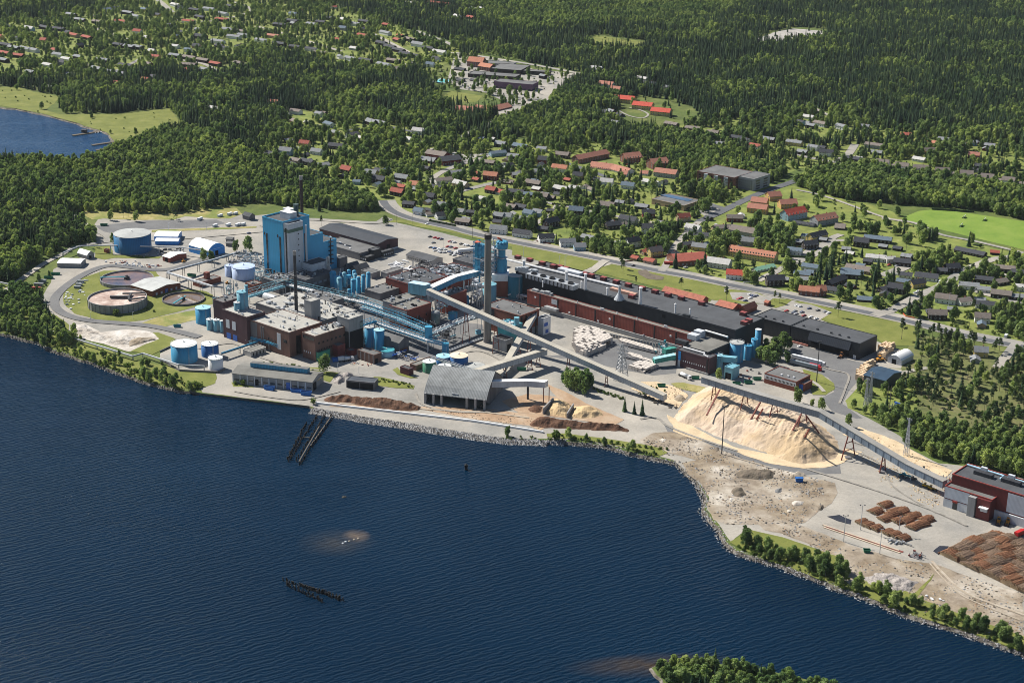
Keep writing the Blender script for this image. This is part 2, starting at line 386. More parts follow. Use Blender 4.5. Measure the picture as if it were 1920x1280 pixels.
w = MB(); w.poly([(-9000, -500, -1.6), (9000, -500, -1.6), (9000, 12000, -1.6), (-9000, 12000, -1.6)])
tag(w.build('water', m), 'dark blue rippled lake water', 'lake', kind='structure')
# ---------------------------------------------------------------- yard surfaces
YARD = '190,402 215,412 330,407 440,398 470,405 520,400 600,412 640,418 705,416 722,404 745,418 830,437 900,455 1000,478 1100,505 1128,489 1150,494 1110,512 1240,545 1330,566 1360,540 1380,540 1500,566 1480,575 1540,600 1660,646 1712,664 1700,690 1640,690 1700,692 1690,705 1610,725 1586,750 1610,775 1640,790 1690,818 1700,838 1760,868 1800,872 1960,905 1960,1080 1960,1225 1925,1215 1830,1180 1763,1157 1700,1140 1650,1118 1600,1100 1575,1080 1540,1050 1480,1035 1420,1010 1390,1000 1372,1015 1352,990 1327,955 1330,930 1312,905 1290,884 1262,862 1200,845 1150,836 1090,824 1028,822 950,822 867,811 773,796 700,785 640,775 600,767 582,761 480,748 380,736 372,722 420,690 400,690 330,660 300,640 250,628 150,622 125,618 95,590 78,560 95,530 100,505 130,490 190,470 170,430'
patch('pavement', 'P', YARD, 1, M_conc, 'worn pale concrete and gravel yard around the paper mill', .8, 5, 'yard')
patch('pavement', 'm', '660,640 830,622 1000,605 1500,598 1560,625 1420,650 1000,668 760,690 720,680', 2, M_asph, 'grey gravel parking strip with caravans', .8, 4, 'yard')
patch('pavement', 'f', '300,1020 560,1000 900,860 1500,960 1520,1180 1300,1200 900,1120 620,1060', 2, M_asph, 'darker asphalt under the bale stacks', 1.0, 5, 'yard')
patch('pavement', 'g', '1050,380 1200,420 1470,500 1560,520 1530,570 1500,650 1440,720 1400,800 1540,900 1500,905 1330,850 1250,760 1340,720 1350,670 1300,620 1150,560 1060,450', 2, M_asph, 'grey asphalt truck yard beside the black warehouse', .6, 4, 'yard')
patch('pavement', 'h', '170,370 260,385 560,500 900,640 1300,690 1440,655 1450,720 1180,730 900,660 560,560 200,420', 2, M_asph, 'worn haul road at the foot of the chip pile', .8, 4, 'yard')
patch('pavement', 'j', '700,380 1000,180 1200,100 1450,190 1760,360 1920,420 1920,470 1700,450 1540,530 1440,560 1400,590 1100,520 900,470', 2, M_conc, 'pale concrete log yard', .8, 4, 'yard')
patch('pavement', 'd', '0,560 300,600 700,820 1030,860 1045,960 720,1120 560,1150 360,1120 0,1000 -300,800 -500,600', 2, M_asph, 'dark asphalt and painted shade under the pipe bridges', 1, 5, 'yard')  # asphalt sheet whose dark tone also stands in for shade among the pipework
patch('dirt', 'h', '0,470 100,430 230,425 400,470 560,540 700,600 960,680 1180,730 1400,790 1420,860 1380,930 1180,1075 900,1090 620,1090 520,1050 480,950 500,900 440,790 340,720 300,650 400,620 240,580 100,530 0,500', 3, M_dirt, 'bare rutted dirt ground on the point with brown and grey heaps', 1.4, 4, 'ground')
patch('dirt', 'j', '560,340 690,380 780,420 1000,500 1200,560 1420,590 1540,640 1920,760 1920,1085 1690,985 1460,905 1260,840 1100,780 960,720 900,660 900,600 800,520 560,420 460,400 380,330 300,320', 3, M_dirt, 'bare dirt ground along the shore below the log yard', 1.4, 4, 'ground')
patch('dirt', 'e', '480,590 820,590 1100,620 1500,660 1620,720 1500,800 1400,760 900,700 480,620 0,570 0,600 -400,590 -300,540 -100,520 300,600', 3, M_bark, 'reddish ground stained by bark along the quay', 1.5, 4, 'ground')
patch('dirt', 'e', '1160,540 1380,470 1640,500 1560,380 1700,440 1760,470 1920,560 2250,700 2150,760 1920,720 1600,670 1300,640', 4, M_bark, 'reddish ground stained by bark around the bark heaps', 1.5, 4, 'ground')
patch('dirt', 'g', '0,650 120,650 260,690 330,740 260,830 140,800 0,720 -60,700', 4, M_chipd, 'strip of ground covered in pale wood dust', 1.4, 4, 'ground')
patch('dirt', 'h', '200,300 240,420 560,520 900,640 1180,690 1330,680 1470,640 1600,560 1480,540 1300,640 700,540', 4, M_chipd, 'pale wood dust spilled at the foot of the chip pile', 1.6, 4, 'ground')
patch('dirt', 'i', '430,590 700,700 860,800 1000,860 960,900 800,860 560,720 330,640', 4, M_chipd, 'pale wood dust spilled under the long conveyor', 1.6, 4, 'ground')
patch('lime', 'a', '420,820 470,770 540,765 640,820 800,800 930,810 1010,850 1000,880 900,930 800,940 740,920 600,880 480,850', 4, M_lime, 'white lime mud spread on the ground by the shore', 1.6, 3, 'ground')
patch('concrete', 'n', '0,680 280,540 480,440 900,540 1150,760 1560,1050 1400,1140 1080,1130 480,1110 260,1000 0,800', 5, M_conc, 'concrete slab under three oil tanks', .2, 5, 'yard')
patch('puddle', 'j', '810,325 880,315 950,345 945,368 870,350', 4.5, flat('wet_mud', (.03, .03, .035), .15), 'dark puddle beside the log piles', .8, 2, 'puddle')
patch('puddle', 'j', '1410,520 1450,492 1500,492 1480,520 1440,540', 4.5, _mc['wet_mud'], 'dark puddle at the corner of the big log stack', .8, 2, 'puddle')
# grass in and around the yard
GR = [('a', '400,560 470,500 560,460 650,430 720,430 980,430 1060,540 1120,555 1200,545 1300,560 1347,585 1347,640 1230,660 1120,690 900,745 780,755 600,735 470,700 400,640', 3, M_lawn, 'bright grass around the three round basins'),
 ('a', '820,940 900,900 1010,860 960,820 1000,820 1110,860 1080,900 960,960 900,950', 5, M_lawn, 'grass strip beside the lime mud'),
 ('P', '1690,690 1712,625 1800,642 1940,672 1940,812 1860,815 1760,785 1715,770 1700,735', 2, M_scrub, 'rough heath with bare soil under the open pine stand'),
 ('a', '600,270 690,265 720,330 1020,340 1000,355 720,350 660,360 600,350', 3, M_lawn, 'grass in front of the big blue tank'),
 ('a', '870,770 1000,720 1230,680 1240,740 1100,770 1010,790', 3, M_dry, 'dry grass below the small round basin'),
 ('m', '560,560 640,600 720,590 900,600 1200,600 1280,575 1500,592 1590,590 1680,560 1640,520 1500,500 900,540 600,520', 2, M_dry, 'dry meadow at the edge of the wood'),
 ('m', '1050,670 1780,645 1775,655 1050,685', 3, M_dry, 'yellow verge of dry grass beside the access road'),
 ('b', '1585,210 1700,180 1870,190 1960,215 2400,300 2900,420 3300,480 3500,520 3560,505 3680,470 3200,350 2600,250 1880,160 1750,165', 3, M_lawn, 'long lawn between the main road and the car park'),
 ('f', '0,0 200,5 700,110 850,150 640,240 500,215 60,95 0,90', 3, M_lawn, 'long lawn between the main road and the mill roof'),
 ('f', '760,245 830,200 930,175 1010,175 1300,240 1871,350 1960,390 1960,430 1871,480 1790,500 1400,400', 3, M_lawn, 'lawn with a bare patch behind the mill'),
 ('g', '620,10 800,25 900,70 1060,80 1000,120 940,140 850,110 700,110 480,80', 3, M_lawn, 'lawn between the two small car parks'),
 ('g', '1060,100 1120,90 1400,160 1900,260 1920,400 1700,400 1620,330 1250,220 1300,180 1150,120', 3, M_lawn, 'long lawn behind the black warehouse'),
 ('g', '1120,560 1260,600 1340,660 1345,700 1280,740 1200,740 1180,700', 4, M_lawn, 'grass island in the truck yard'),
 ('e', '0,320 60,320 240,360 370,400 360,430 200,420 40,400 0,390', 4, M_lawn, 'grass island behind the open shed'),
 ('e', '170,260 215,235 260,290 400,330 330,330 220,300', 4, M_lawn, 'grass corner beside the green tanks'),
 ('c', '850,640 1100,655 1240,690 1290,700 1200,790 1130,770 1130,700 930,660', 4, M_lawn, 'grass behind the long grey warehouse'),
 ('c', '270,790 480,830 480,840 300,830', 4, M_lawn, 'grass tuft at the warehouse front'),
 ('g', '1420,780 1500,700 1560,680 1700,700 1920,680 1920,1034 1700,920 1560,880 1440,830', 2, M_garden, 'scrubby ground around the transformer'),
 ('e', '1560,830 1700,830 1920,850 2300,910 2600,960 2650,1000 2560,1040 2300,960 1900,890 1560,860', 5, M_lawn, 'grass along the shore east of the quay'),
 ('j', '260,470 380,400 560,440 900,560 905,640 870,700 750,670 600,610 400,540', 5, M_lawn, 'green bank with bushes on the shore'),
 ('j', '940,700 1000,660 1300,760 1420,645 1410,660 1320,780 1640,900 1920,1000 1920,1090 1640,985 1250,865 960,745', 5, M_lawn, 'grassy shore strip below the dirt ground'),
 ('g', '210,660 300,655 460,690 400,725 250,690', 5, M_dry, 'dry grass beside the chip dust'),
]
for z_, s_, lv, mt, lb in GR:
    if mt: patch('lawn', z_, s_, lv, mt, lb, 1.0, 4, 'lawn')
patch('lawn', 'a', '0,540 150,470 280,640 320,700 440,770 430,830 600,900 840,990 1100,1040 1360,1080 1360,1140 1250,1180 1000,1140 760,1060 440,950 250,880 0,810', 2, M_lawn, 'grass and scrub on the left shore', 1.5, 4, 'lawn')
patch('pitch', 'P', '1690,409 1722,396 1760,392 1920,415 2000,425 2000,490 1920,468 1830,447 1716,419', 2, M_field, 'bright green mown football pitch', .6, 5, 'pitch')
patch('lawn', 'P', '830,183 842,171 905,180 893,192 850,191', 2, M_lawn, 'sunny lawn beside the school', 1, 6, 'lawn')
patch('lawn', 'P', '1097,79 1117,67 1223,80 1190,92 1107,87', 2, M_lawn, 'clearing with bright grass in the forest', 2, 8, 'lawn')
patch('gravel', 'P', '1415,76 1447,62 1487,54 1547,59 1560,66 1513,71 1447,79', 2, M_grav, 'pale gravel pit in the forest', 3, 8, 'ground')
patch('meadow', 'P', '-30,162 38,165 60,172 118,182 85,207 115,215 215,214 318,204 335,226 345,235 300,248 250,264 222,270 212,262 200,248 133,228 73,212 0,198 -30,196', 2, M_lawn, 'marshy meadow beside the bay', 2, 8, 'meadow')
patch('pavement', 'F', '640,300 830,320 1080,390 1320,415 1180,520 1050,600 900,650 820,620 940,580 800,520 640,500 600,440', 2, M_conc, 'paved school grounds', 1, 6, 'yard')
patch('pavement', 'B', '1600,650 1640,620 1760,650 1800,690 1700,750 1620,700', 2, M_conc, 'small parking lot beside the shop', .5, 5, 'yard')
patch('pavement', 'g', '620,30 780,30 920,75 860,110 760,100 640,80', 4, M_conc, 'upper small car park', .5, 5, 'yard')
patch('pavement', 'g', '980,150 1060,100 1180,115 1330,170 1240,225 1100,180', 4, M_conc, 'lower small car park', .5, 5, 'yard')
patch('pavement', 'A', '1200,545 1330,510 1400,520 1560,560 1720,550 1560,620 1440,650 1330,620', 2, M_grav, 'gravel court beside the dark meeting hall', .6, 5, 'yard')
patch('soil', 'f', '1160,235 1230,225 1280,260 1400,290 1390,320 1330,322 1250,310 1180,270', 5, M_soil, 'bare brown patch in the lawn', 1, 3, 'ground')
patch('playground', 'B', '690,600 800,605 820,625 760,645 690,635', 2, M_grav, 'sandy play area among the houses', .6, 4, 'ground')
# roads
def road(zm, s, w, mat=None, lb='residential street', lvl=6, nm='road', off=0.0):
    return strip(nm, zm, s, w, lvl, mat or M_conc, lb, 'road', off)
MAINR = '718,376 724,386 738,397 765,408 800,417 850,428 900,441 1000,461 1112,483 1175,496 1250,511 1300,520 1380,537 1470,554 1563,573 1703,603 1807,629 1940,655 2050,680'
road('P', MAINR, 20, M_conc, 'pale verge and pavement of the main road', 6, 'pavement', 3)
road('P', MAINR, 8.5, M_road, 'dark asphalt main road behind the mill', 7)
for k, (z_, s_, w_, mt, lb) in enumerate([
 ('P', '1035,298 1070,309 1120,326 1150,338', 8, M_road, 'dark street between the brick apartment blocks'),
 ('P', '1513,330 1487,341 1450,354 1413,368 1375,386 1340,403 1310,416', 10, M_road, 'wide street curving past the yellow blocks'),
 ('P', '1240,372 1270,372 1307,377 1357,392', 9, M_road, 'street past the shop'),
 ('P', '1310,416 1285,440 1265,463 1250,495 1240,509', 7, None, 'street down to the main road'),
 ('P', '1470,284 1500,291 1513,295 1570,305 1700,323 1813,343 1940,358', 8, None, 'street in front of the row of steep houses'),
 ('P', '1570,303 1590,290 1603,271', 10, None, 'short side street up the hill'),
 ('P', '1240,243 1280,250 1345,263 1380,270', 7, None, 'street along the edge of the forest'),
 ('P', '940,366 982,372 1060,387 1125,400 1225,418', 6, None, 'street through the houses'),
 ('P', '1005,420 1020,410 1035,401 1045,384', 6, None, 'lane between hedges'),
 ('P', '858,360 890,352 930,343 960,340', 9, None, 'lane to the red roofed houses'),
 ('P', '800,345 825,325 860,310 900,298 930,285 960,280', 8, None, 'street past the dark meeting hall'),
 ('P', '1475,500 1487,489 1525,466 1560,452 1590,452', 7, None, 'street beside the yellow block'),
 ('P', '1420,527 1450,512 1478,498 1500,490 1535,474 1548,462 1560,447 1577,440', 8, None, 'street climbing from the main road'),
 ('P', '1640,592 1675,580 1720,556 1774,532 1796,515 1830,498 1870,485 1940,478', 10, None, 'street through the bungalows'),
 ('P', '1796,535 1858,555 1940,575', 7, None, 'cul de sac among the bungalows'),
 ('P', '1820,505 1860,512 1940,524', 6, None, 'upper cul de sac among the bungalows'),
 ('P', '1655,518 1690,504 1700,498', 12, None, 'yard with a red car'),
 ('P', '640,117 690,125 730,130 765,120 787,110 765,98 740,85 715,72 700,64', 8, None, 'loop street of the upper town'),
 ('P', '780,58 800,66 830,77 850,86', 9, None, 'street into the upper town'),
 ('P', '840,100 870,101 913,108 1000,122 1085,138', 9, None, 'road passing above the school'),
 ('P', '1085,138 1055,156 1033,173 1010,197 960,213 905,240 880,250 862,262', 10, None, 'road down from the school'),
 ('P', '862,262 800,252 760,245 720,238 650,245', 7, M_road, 'narrow road below the wood'),
 ('P', '290,-4 308,10 323,24', 11, None, 'wide street at the top of the town'),
 ('P', '425,2 450,8 470,22 400,40 330,38', 8, None, 'curved street of the upper town'),
 ('P', '160,48 185,56 230,72 250,78', 8, None, 'street in the upper left town'),
 ('P', '330,112 380,120 410,133 440,126', 8, None, 'street below the upper town'),
 ('P', '150,118 185,128 200,140 230,128 265,110', 7, None, 'street near the bay'),
 ('P', '480,50 520,60 600,85 640,97', 8, None, 'street past the long grey roofs'),
 ('P', '137,404 166,425 196,441 205,452 190,455 160,460 136,466 112,480 89,491 60,510 40,524 0,552 -40,570', 6, None, 'forest road along the left wood'),
 ('P', '205,452 330,448 480,435 520,432', 7, None, 'access road behind the arched tents'),
 ('P', '490,425 560,412 640,415 705,418 730,410', 8, None, 'access road from the main road'),
 ('a', '1347,340 1200,385 1080,420 950,425 700,400 560,440 430,520 350,600 350,660 420,710 560,745 800,765 950,780 1100,810 1260,850', 8, M_asph, 'asphalt loop road round the basins'),
 ('C', '1120,690 1300,715 1450,780 1650,820 1920,885', 5, None, 'gravel path beside the football pitch'),
 ('C', '640,530 760,555 900,600 1120,680 1250,710', 4, None, 'footpath across the heath'),
 ('P', '1870,690 1885,670 1905,645', 8, None, 'gravel drive to the yellow house in the pines'),
 ('P', '1650,715 1690,700 1740,690', 5, None, 'track behind the blue shed'),
 ('P', '1500,705 1530,720 1545,735', 3, None, 'kerbed path'),
 ('P', '1500,192 1530,205 1555,218', 6, None, 'lane up to the hillside houses'),
 ('P', '1160,208 1180,218 1205,222 1215,215 1200,207 1180,203', 3, None, 'path between the red roofed blocks'),
 ('P', '1000,455 1020,447 1040,440', 5, None, 'driveway by the white houses'),
 ('f', '870,140 830,165 740,235 690,260', 8, None, 'paved entrance road to the mill office')]):
    road(z_, s_, w_, mt, lb, 8+k*.09)

M_trk = ground_mat('tyre_tracks', [(.35, (.20, .185, .165)), (.6, (.30, .28, .25))], .3, 6, fine=1)
M_trd = ground_mat('rut_tracks', [(.35, (.44, .385, .315)), (.6, (.33, .275, .21))], .2, 6, fine=1)
for k, (z_, s_, w_, m_) in enumerate([('j', '1400,575 1480,660 1600,760 1920,880', 2.5, M_trd), ('j', '1390,590 1470,680 1590,780 1900,910', 1.2, M_trd),
 ('e', '-300,560 100,580 600,620 1000,640 1400,690', 3, M_trd), ('e', '380,470 460,580 800,640 1200,620 1350,560', 2.5, M_trk),
 ('d', '480,1180 640,1150 760,1130 1000,1090 1200,1180 1300,1270', 3, M_trk), ('h', '0,330 120,320 200,380 400,460 700,560', 3, M_trk), ('i', '380,680 600,760 760,900 900,1050', 3, M_trk), ('i', '350,720 560,820 640,960 900,1120', 2, M_trk), ('g', '1150,480 1300,560 1440,600 1420,700 1380,800', 2.5, M_trk), ('c', '300,880 600,930 900,960 1100,930 1300,880', 2.5, M_trk), ('j', '700,60 900,120 1150,200 1400,290 1600,380', 2.5, M_trk), ('c', '-50,480 200,430 330,440 560,560 900,650 1300,700', 3, M_trk)]):
    strip('tyre_track', z_, s_, w_*.7, 9.2+k*.05, m_, 'faint wheel track worn into the yard', 'track'); ROADS.pop()
# ================================================================ BUILDINGS
BLOCKS = []
def shade(c, k): return tuple(x*k for x in c)
M_felt = flat('roof_felt', (.070, .074, .082), .9, .3, .08)
M_felt2 = flat('roof_felt_grey', (.13, .13, .13), .9, .3, .08)
M_felt3 = flat('roof_slab_pale', (.36, .35, .32), .9, .25, .12)
M_felt4 = flat('roof_dusty', (.17, .165, .15), .9, .3, .07, dirt=(.09, .09, .08))
M_brickd = flat('brick_dark', (.085, .045, .05), .9, .3, .15, streak=True)
M_brickr = flat('brick_red', (.22, .075, .05), .9, .25, .15, streak=True)
M_brickb = flat('brick_brown', (.17, .095, .075), .9, .3, .12, streak=True)
M_cgrey = flat('concrete_grey', (.27, .27, .27), .85, .3, .1, streak=True)
M_cdark = flat('concrete_stained', (.15, .145, .15), .85, .35, .1, streak=True)
M_red = corr('red_sheet', (.26, .062, .045), (.19, .046, .034), 1.5, .6, axis=0)
M_blk = corr('black_sheet', (.026, .030, .036), (.018, .021, .026), 1.2, .6, axis=0)
M_blue = corr('boiler_blue', (.050, .36, .60), (.045, .33, .55), 2.2, .45, axis=0, var=.1)
M_lblue = flat('machine_blue', (.05, .28, .44), .45, .25, .2, streak=True)
M_cyan = flat('machine_cyan', (.17, .38, .46), .45, .25, .3, streak=True)
M_teal = flat('machine_teal', (.05, .28, .33), .5, .3, .2, streak=True)
M_white = flat('white_paint', (.72, .72, .72), .5, .15, .2)
M_lgrey = flat('light_grey_sheet', (.52, .54, .57), .5, .15, .15, streak=True)
M_steel = flat('galvanised_steel', (.42, .44, .46), .45, .3, .4, metal=.3)
M_dkst = flat('dark_steel', (.04, .04, .045), .6, .3, .4)
M_rust = flat('oxide_red_steel', (.20, .06, .045), .7, .35, .4)
M_glass = flat('dark_glass', (.02, .025, .03), .15, .2, .4, spec=.6)
M_void = flat('dark_opening', (.008, .008, .01), .9, .1)
M_wood = flat('weathered_wood', (.10, .085, .07), .9, .35, .6)
M_bdoor = flat('blue_door', (.03, .12, .45), .5, .2, .5)
AX = R(-41)
class Bld:
    """rectangular building traced from three roof corners (front-left, near, far-right) at roof height z"""
    def __init__(s, name, p0, p1, p2, z, wall, roof, label, cat='building', ang=None, gable=0, base=0.0, par=.5, gaxis='u', parent=None, zb=0.0):
        z0 = z
        P0 = G(*p0, z); P1 = G(*p1, z); P2 = G(*p2, z)
        a = AX if ang is None else R(ang)
        s.U = Vector((math.cos(a), math.sin(a), 0)); s.V = Vector((-math.sin(a), math.cos(a), 0))
        s.L = (P1-P0).dot(s.U); s.Wd = (P2-P1).dot(s.V); s.z = z; s.zb = zb
        O = P1-s.U*s.L; O.z = 0; s.O = O; s.a = a
        if s.L <= .5 or s.Wd <= .5: print('BAD', name, label, s.L, s.Wd); s.L = max(3, s.L); s.Wd = max(3, s.Wd)
        s.e = empty(name, (O.x, O.y, 0), a) if parent is None else parent
        s.own = parent is None
        if s.own: tag(s.e, label, cat)
        b = MB(); L, W_ = s.L, s.Wd; bt = zb-.6 if zb == 0 else zb
        if gable:
            if gaxis == 'u':
                m_ = W_/2
                b.poly([(0,0,bt),(L,0,bt),(L,0,z),(0,0,z)]); b.poly([(L,W_,bt),(0,W_,bt),(0,W_,z),(L,W_,z)])
                b.poly([(L,0,bt),(L,W_,bt),(L,W_,z),(L,m_,z+gable),(L,0,z)]); b.poly([(0,W_,bt),(0,0,bt),(0,0,z),(0,m_,z+gable),(0,W_,z)])
                r = MB(); o_ = .5; t = .3; dz = gable*o_/m_
                for (y0, y1, za, zc) in ((-o_, m_, z-dz, z+gable), (W_+o_, m_, z-dz, z+gable)):
                    q_ = [(-o_, y0, za), (L+o_, y0, za), (L+o_, y1, zc), (-o_, y1, zc)]
                    if y0 > y1: q_ = q_[::-1]
                    r.poly([(p[0], p[1], p[2]+t) for p in q_]); r.poly([(p[0], p[1], p[2]+.02) for p in q_][::-1])
                    for i in range(4):
                        c, d = q_[i], q_[(i+1) % 4]; r.poly([(c[0],c[1],c[2]+.02),(d[0],d[1],d[2]+.02),(d[0],d[1],d[2]+t),(c[0],c[1],c[2]+t)])
            else:
                m_ = L/2
                b.poly([(0,W_,bt),(0,0,bt),(0,0,z),(0,W_,z)]); b.poly([(L,0,bt),(L,W_,bt),(L,W_,z),(L,0,z)])
                b.poly([(0,0,bt),(L,0,bt),(L,0,z),(m_,0,z+gable),(0,0,z)]); b.poly([(L,W_,bt),(0,W_,bt),(0,W_,z),(m_,W_,z+gable),(L,W_,z)])
                r = MB(); o_ = .5; t = .3; dz = gable*o_/m_
                for (x0, x1, za, zc) in ((-o_, m_, z-dz, z+gable), (L+o_, m_, z-dz, z+gable)):
                    q_ = [(x0, W_+o_, za), (x0, -o_, za), (x1, -o_, zc), (x1, W_+o_, zc)]
                    if x0 > x1: q_ = q_[::-1]
                    r.poly([(p[0], p[1], p[2]+t) for p in q_]); r.poly([(p[0], p[1], p[2]+.02) for p in q_][::-1])
                    for i in range(4):
                        c, d = q_[i], q_[(i+1) % 4]; r.poly([(c[0],c[1],c[2]+.02),(d[0],d[1],d[2]+.02),(d[0],d[1],d[2]+t),(c[0],c[1],c[2]+t)])
            s.wall = b.build('wall', wall, s.e); s.roof = r.build('roof', roof, s.e)
        else:
            b.box(0, 0, bt, L, W_, z-.05); s.wall = b.build('wall', wall, s.e)
            r = MB(); p = par; w = .35
            r.box(-.12, -.12, z-.049, L+.12, W_+.12, z+.08)
            if p:
                r.box(-.12, -.12, z+.08, L+.12, w, z+p, 1); r.box(-.12, W_-w, z+.08, L+.12, W_+.12, z+p, 1)
                r.box(-.12, w, z+.08, w, W_-w, z+p, 1); r.box(L-w, w, z+.08, L+.12, W_-w, z+p, 1)
            s.roof = r.build('roof', [roof, wall if not hasattr(s, 'cop') else s.cop], s.e)
        if zb == 0:
            n_ = int(L//4)+1; m2 = int(W_//4)+1
            for i in range(n_+1):
                for j in range(m2+1):
                    pp = O+s.U*(L*i/n_)+s.V*(W_*j/m2); BLOCKS.append((pp.x, pp.y, 4))
    def pan(s, side, u0, u1, z0, z1, mat, name='window', d=.12, lab=None):
        """panel lying on a wall. side f: front, e: near end, b: back, l: far end (u measured along it)"""
        b = MB()
        if side == 'f': b.box(u0, -d, z0, u1, -.005, z1)
        elif side == 'e': b.box(s.L+.005, u0, z0, s.L+d, u1, z1)
        elif side == 'b': b.box(u0, s.Wd+.005, z0, u1, s.Wd+d, z1)
        else: b.box(-d, u0, z0, -.005, u1, z1)
        o = b.build(name, mat, s.e)
        if lab: o['label'] = lab
        return o
    def wins(s, side, u0, u1, n, z0, z1, frac=.5, mat=None, name='window'):
        for i in range(n):
            w = (u1-u0)/n; a = u0+w*i+w*(1-frac)/2; s.pan(side, a, a+w*frac, z0, z1, mat or M_glass, name)
    def at(s, u, v, z=None):
        p = s.O+s.U*u+s.V*v; p.z = s.z if z is None else z; return p
    def uv(s, px, py, z=None):
        p = G(px, py, s.z if z is None else z)-s.O; return p.dot(s.U), p.dot(s.V)
    def roofbox(s, px, py, w, d, h, mat, name='roof_vent', label=None, top=None, cat='roof vent', group=None, ang=None):
        """a box standing on the roof, a thing of its own part"""
        u, v = s.uv(px, py); z = s.z+.08
        b = MB().box(u-w/2, v-d/2, z, u+w/2, v+d/2, z+h, 0, 1 if top else None)
        o = b.build(name, [mat, top] if top else mat, s.e)
        return o
    def vent(s, px, py, r, h, mat=None, name='vent_pipe'):
        u, v = s.uv(px, py); z = s.z+.08
        b = MB().lathe([(r, z), (r, z+h), (r*1.35, z+h), (r*1.35, z+h+.3), (r*.3, z+h+.7)], u, v, 8)
        return b.build(name, mat or M_steel, s.e)
    def clutter(s, n, seed, mats=None, big=2.5):
        r = random.Random(seed)
        for i in range(n):
            u = r.uniform(2, s.L-3); v = r.uniform(2, max(2.5, s.Wd-3)); k = r.random(); z = s.z+.08
            m_ = r.choice(mats or [M_steel, M_steel, M_lgrey, M_dkst, M_felt2])
            b = MB()
            if k < .45:
                w, d, h = r.uniform(.8, big), r.uniform(.8, big), r.uniform(.6, 1.8)
                b.box(u-w/2, v-d/2, z, u+w/2, v+d/2, z+h); b.box(u-w*.35, v-d*.35, z+h, u+w*.35, v+d*.35, z+h+.25); b.build('vent_box', m_, s.e)
            elif k < .8:
                q_ = r.uniform(.25, .6); h = r.uniform(1, 2.6)
                b.lathe([(q_, z), (q_, z+h), (q_*1.5, z+h), (q_*1.2, z+h+.5), (.1, z+h+.7)], u, v, 8); b.build('vent_pipe', m_, s.e)
            else:
                L_ = min(r.uniform(4, 12), s.L-u-1, 12)
                if L_ > 2:
                    b.tube([(u, v, z+.3), (u, v, z+.8), (u+L_, v, z+.8), (u+L_, v, z+.3)], .28, 6); b.build('roof_duct', m_, s.e)
def tank(label, xl, xr, yt, yb, mat, roof, zm='P', cone=.12, rail=False, name='storage_tank', zb=0.0, cat='tank', rings=True, ladder=True, h=None, dome=False):
    """xl,xr: left and right edge; yt,yb: centre rows of the top and the foot"""
    (x0, t) = q(zm, xl, yt); (x1, bt) = q(zm, xr, yb); xc = (x0+x1)/2
    c = G(xc, bt, zb); dist = (c-CP).dot(CF); r = (x1-x0)/2*dist/FPX
    H = h or HZ(xc, bt, t, zb)
    e = empty(name, (c.x, c.y, zb)); tag(e, label, cat)
    b = MB(); bot = -.6 if zb == 0 else 0
    b.lathe([(r, bot), (r, H), (r-.02, H)], n=28); b.f.pop(); b.m.pop()
    sh_ = b.build('shell', mat, e, smooth=False)
    for p_ in sh_.data.polygons: p_.use_smooth = True
    k = cone*r
    rf = MB()
    if dome: rf.lathe([(r+.1, H), (r*.93, H+r*.22), (r*.7, H+r*.42), (r*.35, H+r*.55), (.01, H+r*.6)], n=24)
    else: rf.lathe([(r+.12, H-.15), (r+.12, H+.12), (.01, H+.12+k)], n=28)
    rf.build('roof', roof, e)
    if r > 2.5:
        if ladder:
            a = R(-120 if (len(label) % 2) else -60); w = MB(); ca, sa = math.cos(a), math.sin(a)
            for dd in (-.35, .35): w.bar(((r+.25)*ca-sa*dd, (r+.25)*sa+ca*dd, 0), ((r+.25)*ca-sa*dd, (r+.25)*sa+ca*dd, H+.8), .12)
            for i in range(int(H/1.2)): w.bar(((r+.25)*ca-sa*-.35, (r+.25)*sa+ca*-.35, i*1.2+.5), ((r+.25)*ca-sa*.35, (r+.25)*sa+ca*.35, i*1.2+.5), .08)
            w.build('ladder', M_steel, e)
        vv = MB().lathe([(.45, H+k*.9), (.45, H+k+.9), (.6, H+k+.95), (.1, H+k+1.2)], 0, 0, 8); vv.build('vent', M_steel, e)
    if rail:
        w = MB(); nn = 20
        for i in range(nn):
            a = 6.283*i/nn; a2 = 6.283*(i+1)/nn; p = (r*math.cos(a), r*math.sin(a)); p2 = (r*math.cos(a2), r*math.sin(a2))
            w.bar((p[0], p[1], H), (p[0], p[1], H+1.1), .1); w.bar((p[0], p[1], H+1.1), (p2[0], p2[1], H+1.1), .1)
        w.build('railing', M_steel, e)
    BLOCKS.append((c.x, c.y, r+2)); return e, r, H
def legs(e, P, w, mat, name='leg'):
    """trestle legs: each P is (foot, top) and one mesh"""
    for a, b_ in P: MB().bar(a, b_, w).build(name, mat, e)
